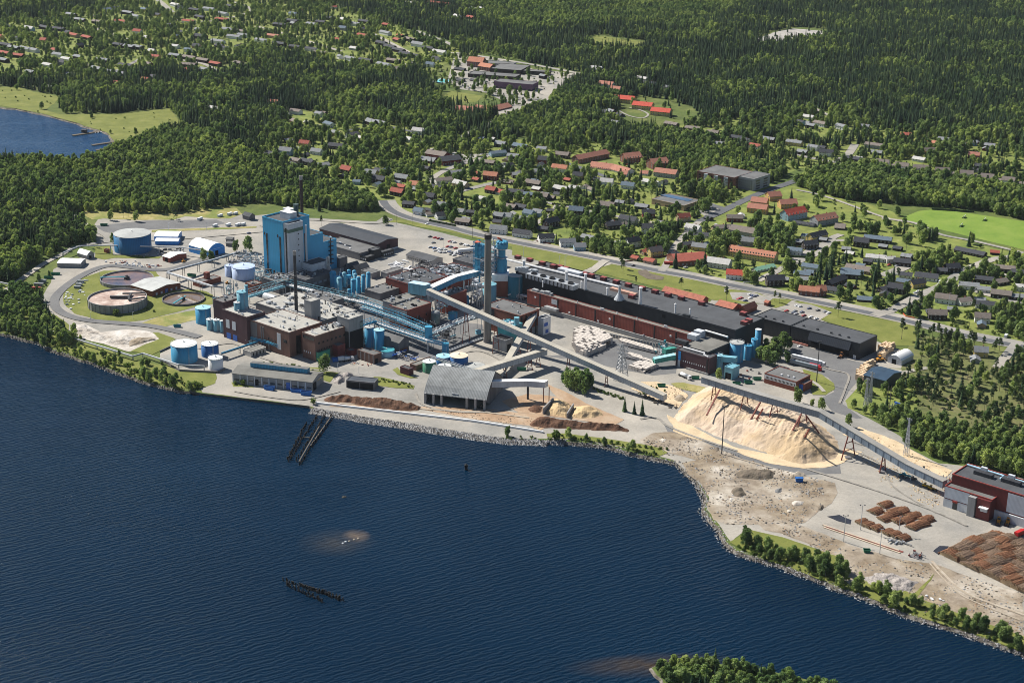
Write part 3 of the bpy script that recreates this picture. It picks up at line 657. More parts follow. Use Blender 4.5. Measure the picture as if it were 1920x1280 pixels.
def gallery(label, P, w, h, wallm, roofm, e=None, name='conveyor_gallery', cat='conveyor', ribs=True):
    """closed conveyor gallery along the points P (floor centre line)"""
    P = [Vector(p) for p in P]
    o = empty(name, (P[0].x, P[0].y, 0)); tag(o, label, cat); off = Vector((P[0].x, P[0].y, 0))
    body = MB(); rf = MB(); n = len(P); rows = []
    for i, p in enumerate(P):
        d = P[min(i+1, n-1)]-P[max(i-1, 0)]; d.z = 0; d.normalize(); s_ = Vector((-d.y, d.x, 0))*w/2; c = p-off
        rows.append((c+s_, c-s_, c-s_+Vector((0, 0, h)), c+s_+Vector((0, 0, h)), s_))
    for i in range(n-1):
        A, B = rows[i], rows[i+1]
        body.poly([A[1], B[1], B[2], A[2]]); body.poly([B[0], A[0], A[3], B[3]]); body.poly([A[0], B[0], B[1], A[1]])
        k = .25
        up = Vector((0, 0, .3)); a2, a3 = A[2]-A[4].normalized()*k, A[3]+A[4].normalized()*k; b2, b3 = B[2]-B[4].normalized()*k, B[3]+B[4].normalized()*k
        rf.poly([a2+up, b2+up, b3+up, a3+up]); rf.poly([a2, b2, b2+up, a2+up]); rf.poly([b3, a3, a3+up, b3+up]); rf.poly([a3, b3, b2, a2])
        if ribs:
            L_ = (P[i+1]-P[i]).length; m_ = int(L_/6)
            for j in range(1, m_):
                t = j/m_; c1 = A[1].lerp(B[1], t); c2 = A[2].lerp(B[2], t); ou = -A[4].normalized()*.12
                body.bar(c1+ou, c2+ou, .25)
    A = rows[0]; body.poly([A[0], A[1], A[2], A[3]]); A = rows[-1]; body.poly([A[3], A[2], A[1], A[0]])
    body.build('gallery', wallm, o); rf.build('roof', roofm, o)
    return o, off
def trestle(o, off, foot, top, spread, side, mat, w=.6, foots=True):
    """A-shaped support: two legs from the ground that meet under the gallery; side = direction vector across"""
    f = Vector(foot)-off; t = Vector(top)-off; s_ = Vector(side).normalized()*spread/2
    for k in (-1, 1): MB().bar((f.x+s_.x*k, f.y+s_.y*k, -.3), (t.x+s_.x*k*.25, t.y+s_.y*k*.25, t.z), w).build('leg', mat, o)
    b = MB()
    for q_ in (.35, .68):
        c1 = Vector((f.x, f.y, 0)).lerp(Vector((t.x, t.y, t.z)), q_); ss = s_*(1-q_*.75); b.bar(c1+ss, c1-ss, w*.6)
    b.build('cross_brace', mat, o)
    if foots: MB().box(f.x-2, f.y-2, -.4, f.x+2, f.y+2, .8).build('footing', M_cdark, o)
def pbridge(label, P, w, h, mat, pipes=((-.6, .35, None), (.2, .3, None), (.8, .2, None)), legstep=14, zleg=0.0, truss=True, deck=True, name='pipe_bridge', seg=2.5, legmat=None):
    """steel lattice bridge carrying pipes along points P (deck height in z)"""
    P = [Vector(p) for p in P]; off = Vector((P[0].x, P[0].y, 0)); o = empty(name, off); tag(o, label, 'pipe bridge')
    t = MB(); dk = MB(); lg = []; pl = [[] for _ in pipes]
    for i in range(len(P)-1):
        a = P[i]-off; b = P[i+1]-off; d = (b-a); L_ = d.length; dn = d.normalized(); fl = Vector((d.x, d.y, 0)).normalized(); s_ = Vector((-fl.y, fl.x, 0))*w/2; up = Vector((0, 0, h))
        n = max(1, int(L_/max(seg, h)))
        if truss:
            for sg in (-1, 1):
                t.bar(a+s_*sg, b+s_*sg, .3); t.bar(a+s_*sg+up, b+s_*sg+up, .3)
                for j in range(n):
                    c = a+d*(j/n)+s_*sg; e_ = a+d*((j+1)/n)+s_*sg
                    t.bar(c, c+up, .2); t.bar(c if j % 2 else c+up, e_+up if j % 2 else e_, .16)
        if deck: dk.bar(a+Vector((0, 0, -.1)), b+Vector((0, 0, -.1)), w*1.0, .2)
        m_ = max(1, int(L_/legstep))
        for j in range(m_+(1 if i == len(P)-2 else 0)):
            c = a+d*(j/m_)
            if c.z-zleg > 1.5: lg.append((c, s_))
        for k, (q_, r_, mt) in enumerate(pipes):
            for c in (a, b): pl[k].append(c+s_*(q_*.8)+Vector((0, 0, r_+.1 if not truss else (h*.25 if k % 2 else r_+.1))))
    if truss: t.build('truss', mat, o)
    if deck: dk.build('deck', mat, o)
    for c, s_ in lg:
        b = MB(); b.bar((c.x+s_.x*.8, c.y+s_.y*.8, zleg-.3), c+s_*.8, .4); b.bar((c.x-s_.x*.8, c.y-s_.y*.8, zleg-.3), c-s_*.8, .4); b.bar(c+s_*.8-Vector((0, 0, 1.5)), c-s_*.8-Vector((0, 0, 1.5)), .25)
        b.build('leg', legmat or M_steel, o)
    for k, (q_, r_, mt) in enumerate(pipes): MB().tube(pl[k], r_, 6).build('pipe', mt or (M_white, M_steel, M_cyan)[k % 3], o)
    return o
def zb_(x, yb, yt): return HZ(x, yb, yt)
def at(zm, x, yb, yt):
    """3D point above the ground spot (x,yb) that shows at row yt"""
    X, Y = q(zm, x, yb); z = HZ(X, Y, q(zm, x, yt)[1]); p = G(X, Y); p.z = z; return p

# ---------------------------------------------------------------- tall blue boiler house
bh = Bld('boiler_house', q('b', 535, 142), q('b', 739, 190), q('b', 967, 123), 54, M_blue, M_felt, 'tall bright blue boiler house with black window slots and grey stair tower', par=1.4)
L, Wd = bh.L, bh.Wd
bh.pan('f', L*.15, L*.23, 6, 41, M_glass, 'window', lab='tall dark window slot'); bh.pan('f', L*.80, L*.88, 2, 41, M_glass, 'window')
bh.pan('f', L*.055, L*.105, 39, 41.5, M_glass, 'window'); bh.pan('f', L*.70, L*.76, 40, 42.5, M_glass, 'window')
bh.pan('e', Wd*.78, Wd*.83, 12, 40, M_glass, 'window')
def addb(b_, name, u0, v0, u1, v1, z0, z1, wall, roof, par=.5):
    m_ = MB().box(u0, v0, z0, u1, v1, z1-.02); o = m_.build(name, wall, b_.e)
    r = MB().box(u0-.1, v0-.1, z1-.019, u1+.1, v1+.1, z1+.06)
    if par:
        r.box(u0-.1, v0-.1, z1+.06, u1+.1, v0+.3, z1+par, 1); r.box(u0-.1, v1-.3, z1+.06, u1+.1, v1+.1, z1+par, 1)
        r.box(u0-.1, v0+.3, z1+.06, u0+.3, v1-.3, z1+par, 1); r.box(u1-.3, v0+.3, z1+.06, u1+.1, v1-.3, z1+par, 1)
    r.build('roof', [roof, wall], o); return o
st = addb(bh, 'stair_tower', L+.01, Wd*.02, L+6.5, Wd*.56, 0, 53.2, M_lgrey, M_felt, 1.0)
b = MB(); b.box(L+6.5, Wd*.40, 20, L+6.6, Wd*.43, 46.6)
for i in range(6): MB().box(L+6.505, Wd*.36, 18+i*5, L+6.6, Wd*.40, 19+i*5).build('window', M_glass, st)
MB().box(L+2.2, Wd*.02-.12, 8, L+4.0, Wd*.02-.01, 50).build('window', M_glass, st)
MB().box(L+.5, Wd*.02-.12, 46, L+6.62, Wd*.56+.1, 49).build('louvre_band', flat('louvre', (.10, .16, .12), .7), st)
MB().tube([(L+8, Wd*.62, 14), (L+8, Wd*.62, 50)], .9, 10).build('flue_duct', M_lgrey, bh.e)
addb(bh, 'filter_block', L*.15, Wd+.01, L, Wd*1.50, 0, 36, M_blue, M_felt)
addb(bh, 'filter_block', L*.25, Wd*1.50+.02, L, Wd*2.02, 0, 27, M_blue, M_felt)
w_ = MB(); w_.tube([(L+1.2, Wd*1.75, 5), (L+1.2, Wd*1.75, 30)], .5, 8)
for i in range(6): w_.box(L+.1, Wd*1.68, 6+i*4, L+2.4, Wd*1.84, 6.3+i*4)
w_.build('platform', M_dkst, bh.e)
pb = addb(bh, 'penthouse', L*.42, Wd*.35, L*.88, Wd*.62, 54.1, 60, M_lgrey, M_white, 0)
addb(bh, 'penthouse', L*.1, Wd*.70, L*.42, Wd*.9, 54.1, 59, M_white, M_white, 0)
MB().lathe([(2.2, 54.1), (2.2, 64), (2.4, 64), (2.4, 64.6)], L*.62, Wd*.80, 18).build('roof_stack', flat('stack_green', (.06, .10, .10)), bh.e)
addb(bh, 'low_block', L+6.7, Wd*.45, L+20, Wd*1.12, 0, 17, M_lgrey, M_felt)
for k in range(3): MB().tube([(L+20.6, Wd*(1.0+.05*k), 3), (L+20.6, Wd*(1.0+.05*k), 21)], .6, 8).build('flue_duct', M_steel, bh.e)
addb(bh, 'low_block', L-4, Wd*2.03, L+3, Wd*2.35, 0, 9, M_cdark, M_felt)
# service building in front of the boiler house
sb = Bld('turbine_hall', q('b', 780, 660), q('b', 950, 718), q('b', 1180, 632), 11, M_cdark, M_felt, 'dark low turbine hall with ribbon windows below the blue boiler house')
sb.wins('e', 2, sb.Wd-2, 5, 5, 7, .6, flat('hazy_glass', (.25, .27, .30), .3)); sb.clutter(12, 3)
for k in range(4): sb.pan('f', 2+k*6, 5+k*6, 1, 5, M_blk, 'door')
# ---------------------------------------------------------------- chimneys
def chimney(label, zm, xb, yb, yt, r0, r1, mat, cap, zb=0.0, bands=0, name='chimney'):
    X, Y = q(zm, xb, yb); p = G(X, Y, zb); H = HZ(X, Y, q(zm, xb, yt)[1], zb)
    e = empty(name, (p.x, p.y, zb)); tag(e, label, 'chimney')
    n = 24; prof = [(r0, -.5)]+[(r0+(r1-r0)*i/12, H*i/12) for i in range(1, 12)]+[(r1, H*.97)]
    MB().lathe(prof+[(r1, H)], n=n).build('shaft', mat, e, True)
    MB().lathe([(r1*1.1, H-3.5), (r1*1.12, H+.1), (r1*.8, H+.1), (r1*.8, H-2)], n=n).build('rim', cap, e)
    for i in range(bands): MB().lathe([(r0*1.05, H*.3*(i+1)), (r0*1.05, H*.3*(i+1)+.4)], n=n).build('collar', cap, e)
    BLOCKS.append((p.x, p.y, 5)); return e, H
M_stack = flat('stack_concrete', (.21, .195, .175), .9, .3, .12, dirt=(.08, .07, .06), streak=True)
e, H = chimney('tall brown grey concrete chimney rising beside the main conveyor', 'd', 1069, 1010, 90, 3.05, 2.55, M_stack, flat('soot', (.035, .03, .03)))
MB().lathe([(3.25, 0), (3.25, 3)], n=12).build('base_ring', M_cdark, e)
chimney('slim black steel chimney standing among the brick process buildings', 'b', 866, 1005, 445, 1.45, 1.1, M_dkst, flat('cap_grey', (.3, .28, .26)), 16, 2)
chimney('slim black steel chimney rising behind the tall blue boiler house', 'P', 568, 452, 330, 1.6, 1.5, flat('stack_brownblack', (.035, .02, .018)), _mc['cap_grey'], 0, 0)
# ---------------------------------------------------------------- process buildings in brick
A1 = Bld('brick_process_hall', q('b', 185, 985), q('b', 405, 1060), q('b', 565, 1005), 23, M_brickd, M_felt3, 'dark brick block with two tall windows and cyan silos on its roof')
A1.pan('f', A1.L*.12, A1.L*.27, 9, 16, M_lgrey, 'window'); A1.pan('f', A1.L*.38, A1.L*.53, 9, 16, M_lgrey, 'window')
A1.pan('f', A1.L*.13, A1.L*.30, .3, 5, M_bdoor, 'door'); A1.pan('f', A1.L*.40, A1.L*.57, .3, 5, M_bdoor, 'door'); A1.clutter(8, 21)
A1b = Bld('brick_process_hall', q('b', 108, 890), q('b', 190, 925), q('b', 420, 870), 17, M_brickd, M_felt2, 'low brick wing with a cyan lattice on its roof at the left'); A1b.clutter(6, 22)
A2 = Bld('brick_process_hall', q('c', 430, 200), q('c', 818, 325), q('c', 1130, 225), 20, M_brickb, M_felt3, 'long brick block with pale flat roof and one tall white door panel')
A2.pan('f', 0, A2.L*.20, 0, 19, M_cdark, 'wall_section'); A2.pan('f', A2.L*.70, A2.L*.79, 4, 17, M_lgrey, 'door', .2)
A2.pan('f', A2.L*.86, A2.L*.94, 11, 13.5, M_glass); A2.pan('f', A2.L*.35, A2.L*.37, 0, 18, M_cdark, 'downpipe', .5); A2.pan('f', A2.L*.30, A2.L*.32, 0, 18, M_cdark, 'downpipe', .5)
A2.wins('f', A2.L*.45, A2.L*.68, 3, 9, 10.5, .3); A2.pan('e', A2.Wd*.20, A2.Wd*.34, 1, 16, M_void, 'door'); A2.wins('e', A2.Wd*.45, A2.Wd*.95, 4, 12, 13.6, .4); A2.clutter(18, 5)
A3 = Bld('brick_process_hall', q('c', 935, 322), q('c', 1062, 360), q('c', 1375, 258), 20, M_brickb, M_felt3, 'brick block with a black ribbon window under the roof edge')
A3.pan('f', A3.L*.06, A3.L*.95, 16.2, 18.6, M_glass); A3.wins('f', A3.L*.05, A3.L*.7, 4, 5, 6.4, .4, M_lgrey); A3.wins('e', 2, A3.Wd*.5, 9, 7.5, 8.8, .5); A3.wins('e', 2, A3.Wd-2, 7, 13, 14.6, .4); A3.clutter(20, 6)
A4 = Bld('concrete_process_hall', q('c', 1260, 170), q('c', 1385, 200), q('c', 1515, 155), 27, M_cgrey, M_felt3, 'grey concrete upper block with pale roof and dark window'); A4.pan('e', A4.Wd*.75, A4.Wd*.95, 18, 23, M_glass); A4.clutter(6, 7); A4.pan('e', .5, A4.Wd-.5, 0, 17, M_void, 'opening'); A4.pan('f', A4.L*.3, A4.L-.5, 0, 17, M_dkst, 'opening')
A5 = Bld('concrete_process_hall', q('b', 470, 930), q('b', 1060, 1110), q('b', 1400, 985), 16.5, M_cdark, M_felt3, 'wide low hall with a pale dusty roof full of pipes'); A5.clutter(70, 8, big=4)
A6 = Bld('concrete_process_hall', q('b', 870, 860), q('b', 1150, 930), q('b', 1290, 880), 15, M_cdark, M_felt2, 'flat hall beneath the long pipe bridge'); A6.clutter(16, 9)
tw = Bld('concrete_tower', q('c', 958, 12), q('c', 1027, 32), q('c', 1112, 5), 33, M_cgrey, M_felt3, 'plain square concrete tower above the pale roofs', zb=0)
A7 = Bld('machine_hall', q('b', 540, 690), q('b', 700, 740), q('b', 850, 690), 10, M_cdark, M_felt2, 'low hall crossed by steel pipes left of the slim black chimney'); A7.clutter(16, 10)
A8 = Bld('brick_annex', q('b', 400, 740), q('b', 465, 765), q('b', 530, 735), 9, M_brickr, M_felt4, 'small red brick annex under the cyan pipe bridge'); A8.clutter(4, 11)
# halls in the middle
M1 = Bld('red_hall', q('d', 205, 458), q('d', 455, 535), q('d', 690, 430), 12, M_red, M_felt, 'hall with dark flat roof and dark red walls behind the pipe bridge'); M1.clutter(36, 12, big=4)
M1b = Bld('red_hall', q('d', 560, 400), q('d', 760, 460), q('d', 960, 385), 12, M_red, M_felt, 'low dark roofed hall crowded with ducts beside the cyan towers'); M1b.clutter(50, 13, big=5)
M1c = Bld('storage_hall', q('d', 770, 300), q('d', 960, 350), q('d', 1180, 265), 9, M_cdark, M_felt, 'flat dark hall between the car park and the cyan towers'); M1c.clutter(6, 14)
M2 = Bld('digester_hall', q('d', 255, 690), q('d', 380, 745), q('d', 558, 668), 16, M_red, M_felt4, 'hall with grey panelled front and red brick end wall')
M2.pan('f', 0, M2.L, 3, 15.4, M_cgrey, 'wall_section', .15)
for k in range(3): M2.pan('f', M2.L*(.2+.3*k), M2.L*(.28+.3*k), 5, 13, M_cyan, 'panel', .3)
M2.wins('e', 2, M2.Wd-2, 3, 7, 9, .15); M2.clutter(10, 15)
M2b = Bld('digester_hall', q('d', 180, 655), q('d', 262, 685), q('d', 455, 590), 17, M_cgrey, M_felt4, 'narrow grey concrete hall behind the panelled one'); M2b.clutter(8, 16)
M2c = Bld('machine_hall', q('d', 20, 560), q('d', 150, 600), q('d', 330, 520), 6, M_cdark, M_felt2, 'low dark hall with brown roof right of the cyan columns'); M2c.clutter(8, 17)
M2d = Bld('digester_hall', q('d', 640, 590), q('d', 720, 625), q('d', 860, 560), 15, M_red, M_felt4, 'red walled hall under the main conveyor head'); M2d.clutter(10, 18)
M3 = Bld('red_chip_hall', q('d', 1000, 712), q('d', 1350, 790), q('d', 1525, 735), 19, M_brickr, M_felt2, 'red walled hall with black pillars and grey felt roof right of the concrete chimney')
for k in range(4): M3.pan('e', M3.Wd*(.03+.25*k), M3.Wd*(.09+.25*k), 0, 18, M_blk, 'pillar', .5)
M3.pan('e', 0, M3.Wd, 0, 6, M_cgrey, 'wall_section', .25); M3.pan('f', M3.L*.05, M3.L*.3, 6, 18, M_blk, 'wall_section', .2); M3.clutter(4, 19)
M3b = Bld('white_block', q('d', 1500, 800), q('d', 1550, 812), q('d', 1587, 782), 14, M_white, M_felt, 'small white block with blue shutters at the end of the red hall')
M3b.pan('e', 1, M3b.Wd*.6, 7, 10, M_bdoor, 'door'); M3b.pan('e', M3b.Wd*.3, M3b.Wd*.7, 1, 4, M_bdoor, 'door')
M3c = Bld('concrete_shed', q('d', 1102, 978), q('d', 1225, 1008), q('d', 1295, 983), 9, M_cgrey, M_void, 'roofless grey block shed beside the concrete chimney', par=1.2); M3c.pan('e', 2, 6, 0, 6, M_void, 'door')
tb = Bld('screening_unit', q('d', 1145, 850), q('d', 1275, 885), q('d', 1350, 845), 15, M_teal, M_cyan, 'teal steel screening unit with pipes on top beside the red hall'); tb.clutter(14, 20, [M_cyan, M_lblue, M_white], 3)
MB().tube([(tb.L*.9, tb.Wd*.6, 15), (tb.L*.9, tb.Wd*.6, 21)], 2.2, 14).build('hopper', M_cyan, tb.e)
# ---------------------------------------------------------------- the long mill
up = Bld('paper_machine_hall', q('P', 962, 512), q('g', 660, 297), q('g', 858, 210), 21, M_blk, M_felt, 'very long paper machine hall with dark flat roof carrying maroon roof hatches', par=.8)
lo = Bld('red_mill_wing', q('f', 128, 420), q('f', 1655, 832), q('f', 1690, 815), 14.5, M_red, M_felt4, 'long low wing with red sheet wall split by black pillars', par=.4)
Lo = lo.L
for t in (.085, .20, .315, .435, .55, .672, .79, .915): lo.pan('f', Lo*t-.5, Lo*t+.5, 2.5, 14, M_blk, 'pillar', .4)
lo.pan('f', Lo*.10, Lo, -.3, 3.8, M_cgrey, 'wall_section', 1.2); lo.pan('f', 0, Lo*.10, -.3, 3.2, M_dkst, 'wall_section', .5)
lo.pan('f', Lo*.16, Lo*.195, 9, 13, M_lgrey, 'window', .3); lo.pan('f', Lo*.13, Lo*.21, 4.5, 6.5, M_steel, 'platform', 4)
for t, z_ in ((.05, 10), (.52, 9), (.27, 5), (.45, 4.6), (.88, 9)): lo.pan('f', Lo*t, Lo*t+1.6, z_, z_+1.3, M_white, 'vent_box', .5)
for t in (.315, .46, .465, .47, .475, .48, .56, .68, .84, .845, .85, .855): MB().lathe([(.35, 14.6), (.35, 16.4), (.5, 16.5), (.05, 16.9)], Lo*t, 1.5, 8).build('vent_pipe', M_white, lo.e)
for t0, t1, hh in ((.02, .055, 1.6), (.07, .145, 1.8), (.10, .13, 2.6)): MB().box(Lo*t0, 2, 14.6, Lo*t1, 5, 14.6+hh).build('roof_unit', M_steel, lo.e)
hm = flat('hatch_maroon', (.11, .035, .035), .7); hr = flat('hatch_lid', (.26, .06, .055), .6)
HA = [('f', 55, 125), ('f', 165, 150), ('f', 278, 180), ('f', 380, 208), ('f', 445, 215), ('f', 500, 230), ('f', 670, 280), ('f', 730, 295), ('f', 845, 322), ('f', 962, 352), ('f', 1073, 382), ('f', 1200, 412), ('f', 1320, 442), ('f', 1440, 472), ('f', 1563, 502), ('f', 1750, 550), ('g', 715, 190), ('g', 752, 238), ('g', 722, 254), ('f', 1105, 488)]
for z_, x, y in HA: up.roofbox(*q(z_, x, y), 5.0, 4.0, 3.0, hm, 'roof_hatch', top=hr)
up.roofbox(*q('f', 540, 262), 24, 6, 3.2, M_lgrey, 'roof_unit'); up.roofbox(*q('f', 1030, 440), 26, 4, 2.2, flat('salmon_sheet', (.45, .27, .2)), 'roof_unit')
for x, y, r_, h_ in ((675, 415, 1.2, 14), (1183, 545, 1.3, 14), (640, 400, .7, 6), (878, 460, .7, 6), (1505, 625, .7, 7.5), (1640, 655, .6, 6), (283, 385, .5, 5), (500, 360, 1.2, 11), (110, 215, 1.2, 7)): up.vent(*q('f', x, y), r_, h_, M_white)
u_, v_ = up.uv(*q('f', 990, 500)); MB().lathe([(4.5, 21.1), (1.6, 26), (1.1, 28), (1.1, 33)], u_, v_, 14).build('exhaust_hood', M_steel, up.e)
u_, v_ = up.uv(*q('f', 370, 350)); cu = MB().box(u_-26, v_-4, 21.1, u_+26, v_+4, 25); cu.build('cooling_unit', M_steel, up.e)
for k in range(5): MB().lathe([(2.6, 25), (2.6, 26.2), (2.2, 26.2), (2.2, 25.3)], u_-20+k*10, v_, 14).build('fan', M_dkst, up.e)
for k in range(12): MB().box(u_-24+k*4.1, v_-4.6, 21.2, u_-23.4+k*4.1, v_-4.01, 25).build('louvre', M_dkst, up.e)
a_ = up.uv(*q('f', -60, 145)); c_ = up.uv(*q('f', 1000, 400)); MB().tube([(a_[0], a_[1], 22.6), (c_[0], c_[1], 22.6)], .9, 8).build('roof_duct', M_white, up.e)
a_ = up.uv(*q('g', 450, 300)); c_ = up.uv(*q('g', 555, 330)); 
up.pan('f', up.L*.69, up.L*.705, 16, 19, M_void, 'door'); up.roofbox(*q('f', 1610, 660), 6, 2.5, 2, M_blk, 'roof_unit')
for k in range(6): up.roofbox(*q('f', 60+k*30, 235+k*8), 5, 4, 3+k % 3, M_steel, 'roof_unit')
M_s = Bld('side_hall', q('g', 300, 395), q('g', 470, 447), q('g', 612, 375), 14.5, M_blk, M_felt4, 'black walled side hall with dusty roof in front of the mill end')
M_s.roofbox(*q('g', 372, 352), 8, 6, 4, M_lgrey, 'roof_unit'); M_s.roofbox(*q('g', 410, 335), 7, 6, 5, M_lgrey, 'roof_unit'); M_s.roofbox(*q('g', 290, 385), 10, 4, 3, M_dkst, 'roof_unit')
u_, v_ = M_s.uv(*q('g', 450, 305)); MB().tube([(u_, v_, 16), (u_+22, v_-1, 16)], .8, 8).build('roof_duct', M_white, M_s.e)
D1 = Bld('dark_brick_hall', q('g', 243, 428), q('g', 480, 490), q('g', 540, 468), 13, M_brickd, M_felt, 'dark purple brick hall with a blue banner and small white windows')
D1.wins('f', D1.L*.2, D1.L*.98, 12, 5, 6.1, .35, M_lgrey); D1.pan('f', D1.L*.08, D1.L*.15, 5.5, 12.4, flat('banner_blue', (.03, .25, .6)), 'banner', .3); D1.pan('f', D1.L*.07, D1.L*.14, 0, 5.4, M_lgrey, 'wall_section', .25)
D1.pan('f', D1.L*.93, D1.L*.96, 0, 12.5, M_blk, 'pillar', .4); D1.pan('f', D1.L*.35, D1.L, -.3, 1.4, M_cgrey, 'wall_section', 1.0)
u_, v_ = D1.uv(*q('g', 300, 405)); MB().tube([(3, 5, 14.5), (D1.L*.75, 5, 14.5), (D1.L*.8, 1.5, 14.5), (D1.L-2, 1.5, 13.6)], .6, 8).build('roof_duct', M_white, D1.e)
W1 = Bld('black_warehouse', q('g', 790, 196), q('g', 1040, 262), q('g', 1168, 210), 13, M_blk, M_felt, 'black warehouse with dark flat roof joined to the mill end', par=.4)
W2 = Bld('black_warehouse', q('g', 1045, 265), q('g', 1523, 387), q('g', 1678, 338), 13, M_blk, M_felt, 'large black warehouse with a loading canopy and open dark bays', par=.4)
W2.pan('f', W2.L*.30, W2.L*.86, 0, 6.5, M_void, 'door', .06)
cn = MB(); a0, a1 = W2.L*.28, W2.L*.88; cn.poly([(a0, -3, 6.6), (a1, -3, 6.6), (a1, -.1, 12.6), (a0, -.1, 12.6)]); cn.poly([(a0, -.1, 12.2), (a1, -.1, 12.2), (a1, -3, 6.2), (a0, -3, 6.2)])
cn.poly([(a0, -.1, 12.6), (a0, -.1, 6.2), (a0, -3, 6.2), (a0, -3, 6.6)]); cn.poly([(a1, -.1, 6.2), (a1, -.1, 12.6), (a1, -3, 6.6), (a1, -3, 6.2)]); cn.poly([(a0, -3, 6.2), (a1, -3, 6.2), (a1, -3, 6.6), (a0, -3, 6.6)]); cn.build('canopy', corr('canopy_blue', (.012, .018, .03), (.008, .012, .02), 1.5, axis=0), W2.e)
W2.pan('f', W2.L*.03, W2.L*.27, 0, 1.5, flat('dock_red', (.35, .14, .11)), 'loading_dock', 1.2); W2.wins('f', W2.L*.05, W2.L*.27, 9, 1.6, 4.4, .4, M_void, 'door')
W2.pan('f', W2.L*.92, W2.L*.96, 0, 3, M_lgrey, 'door')
for t in (.1, .3, .5, .62, .75): W2.roofbox(*q('g', 1045+478*t+40, 265+122*t-12), 1.4, 1.4, 1.2, M_dkst, 'roof_vent')
for t in (.2, .5, .8): W1.roofbox(*q('g', 830+200*t, 190+55*t), 1.4, 1.4, 1.2, M_dkst, 'roof_vent')
# low red tiled offices behind the mill
M_tile = flat('red_tiles', (.36, .13, .085), .85, .3, .4)
of1 = Bld('red_roof_office', q('g', 150, 20), q('g', 430, 90), q('g', 455, 68), 4, M_brickr, M_tile, 'long low office with red tiled roof right behind the mill', gable=3)
of2 = Bld('red_roof_office', q('g', 520, 118), q('g', 640, 148), q('g', 690, 118), 4, M_brickr, M_tile, 'left of two red roofed pavilions behind the mill', gable=3)
of3 = Bld('red_roof_office', q('g', 690, 140), q('g', 735, 152), q('g', 800, 118), 4, M_brickr, M_tile, 'right of two red roofed pavilions behind the mill', gable=3, gaxis='v')
hut = Bld('brown_hut', q('g', 860, 97), q('g', 885, 103), q('g', 900, 92), 3, M_brickr, M_tile, 'small brown hut with tiled roof at the park edge', gable=1.2)
# black hall and grey hall by the visitors' side
bk = Bld('black_gabled_hall', q('b', 1065, 243), q('b', 1612, 385), q('b', 1797, 330), 9, M_brickd, flat('slate_roof', (.028, .034, .045), .7), 'long gabled hall with blue black roof beside the boiler house', gable=2.2)
bk.pan('e', bk.Wd*.45, bk.Wd*.62, 0, 6, M_void, 'door'); bk.pan('e', bk.Wd*.64, bk.Wd, 0, 1.5, M_lgrey, 'wall_section')
gk = Bld('grey_flat_hall', q('b', 1085, 370), q('b', 1450, 470), q('b', 1615, 410), 6.5, M_cdark, M_felt2, 'flat roofed grey hall leaning against the black gabled hall')
for t in (.1, .25, .4, .55, .7): gk.roofbox(*q('b', 1150+300*t, 300+180*t), 2.2, 1.2, .7, M_white, 'skylight')
gk2 = Bld('dark_annex', q('b', 1445, 490), q('b', 1515, 508), q('b', 1560, 480), 4, M_blk, M_felt, 'small flat black annex, front of the three by the grey hall')
gk3 = Bld('dark_annex', q('b', 1530, 430), q('b', 1578, 445), q('b', 1622, 420), 8, M_blk, M_felt, 'tall black annex between its two lower neighbours')
gk4 = Bld('dark_annex', q('b', 1622, 450), q('b', 1660, 460), q('b', 1725, 420), 4.5, M_blk, M_felt, 'long low black annex nearest the loading yard')
gk2.wins('f', .5, gk2.L-.5, 3, 1.2, 2.6, .5, M_lgrey); gk4.wins('e', 1, gk4.Wd-1, 5, 1, 2.5, .4, M_lgrey)
gs1 = Bld('gabled_shed', q('b', 1365, 605), q('b', 1420, 622), q('b', 1507, 580), 4.5, M_cdark, M_felt, 'dark gabled shed, right of the pair near the cyan columns', gable=3, gaxis='v')
gs2 = Bld('gabled_shed', q('b', 1300, 590), q('b', 1345, 602), q('b', 1420, 565), 4.5, M_cdark, M_felt, 'dark gabled shed, left of the pair near the cyan columns', gable=3, gaxis='v')
ofl = Bld('site_office', q('d', 378, 262), q('d', 590, 322), q('d', 668, 288), 4.5, flat('cream_wall', (.55, .52, .48)), M_felt, 'long pale office with dark gabled roof at the car park', gable=2.2)
ofl.wins('f', 1, ofl.L-1, 12, 1.6, 3.2, .45)
for k, (a, b_, c) in enumerate([((1640, 640), (1700, 655), (1810, 600)), ((1480, 620), (1560, 655), (1620, 625))]):
    s_ = Bld('flat_shed', q('b', *a), q('b', *b_), q('b', *c), 5, M_cgrey, M_felt2, ['corrugated grey shed beside the red hall', 'small grey lean-to behind the cyan columns'][k])
# ---------------------------------------------------------------- small buildings in the front
M4 = Bld('gabled_workshop', q('c', 1722, 352), q('c', 1860, 420), q('c', 1945, 385), 9, M_cdark, M_felt2, 'grey gabled workshop with brick end beside the twin blue tanks', gable=3, gaxis='u'); M4.pan('e', 1, M4.Wd-1, .2, 4, M_brickb, 'wall_section')
M5 = Bld('brick_store', q('c', 1440, 495), q('c', 1622, 538), q('c', 1700, 515), 7, M_brickb, M_felt2, 'low brick store with ribbed grey roof in the middle yard'); M5.pan('e', 1, 4, 0, 4, M_void, 'door')
for k in range(4): M5.pan('f', M5.L*(.2+.25*k), M5.L*(.2+.25*k)+.5, 0, 7, M_cgrey, 'pillar', .4)
Bld('green_shed', q('c', 1070, 508), q('c', 1098, 518), q('c', 1213, 483), 7, corr('green_sheet', (.05, .28, .19), None, 1.5), flat('green_roof', (.04, .16, .12)), 'green steel shed at the foot of the brick block')
Bld('red_lean_to', q('c', 1215, 430), q('c', 1280, 452), q('c', 1350, 428), 9, flat('dull_red', (.22, .05, .045)), M_felt2, 'dark red lean-to beside the green shed')
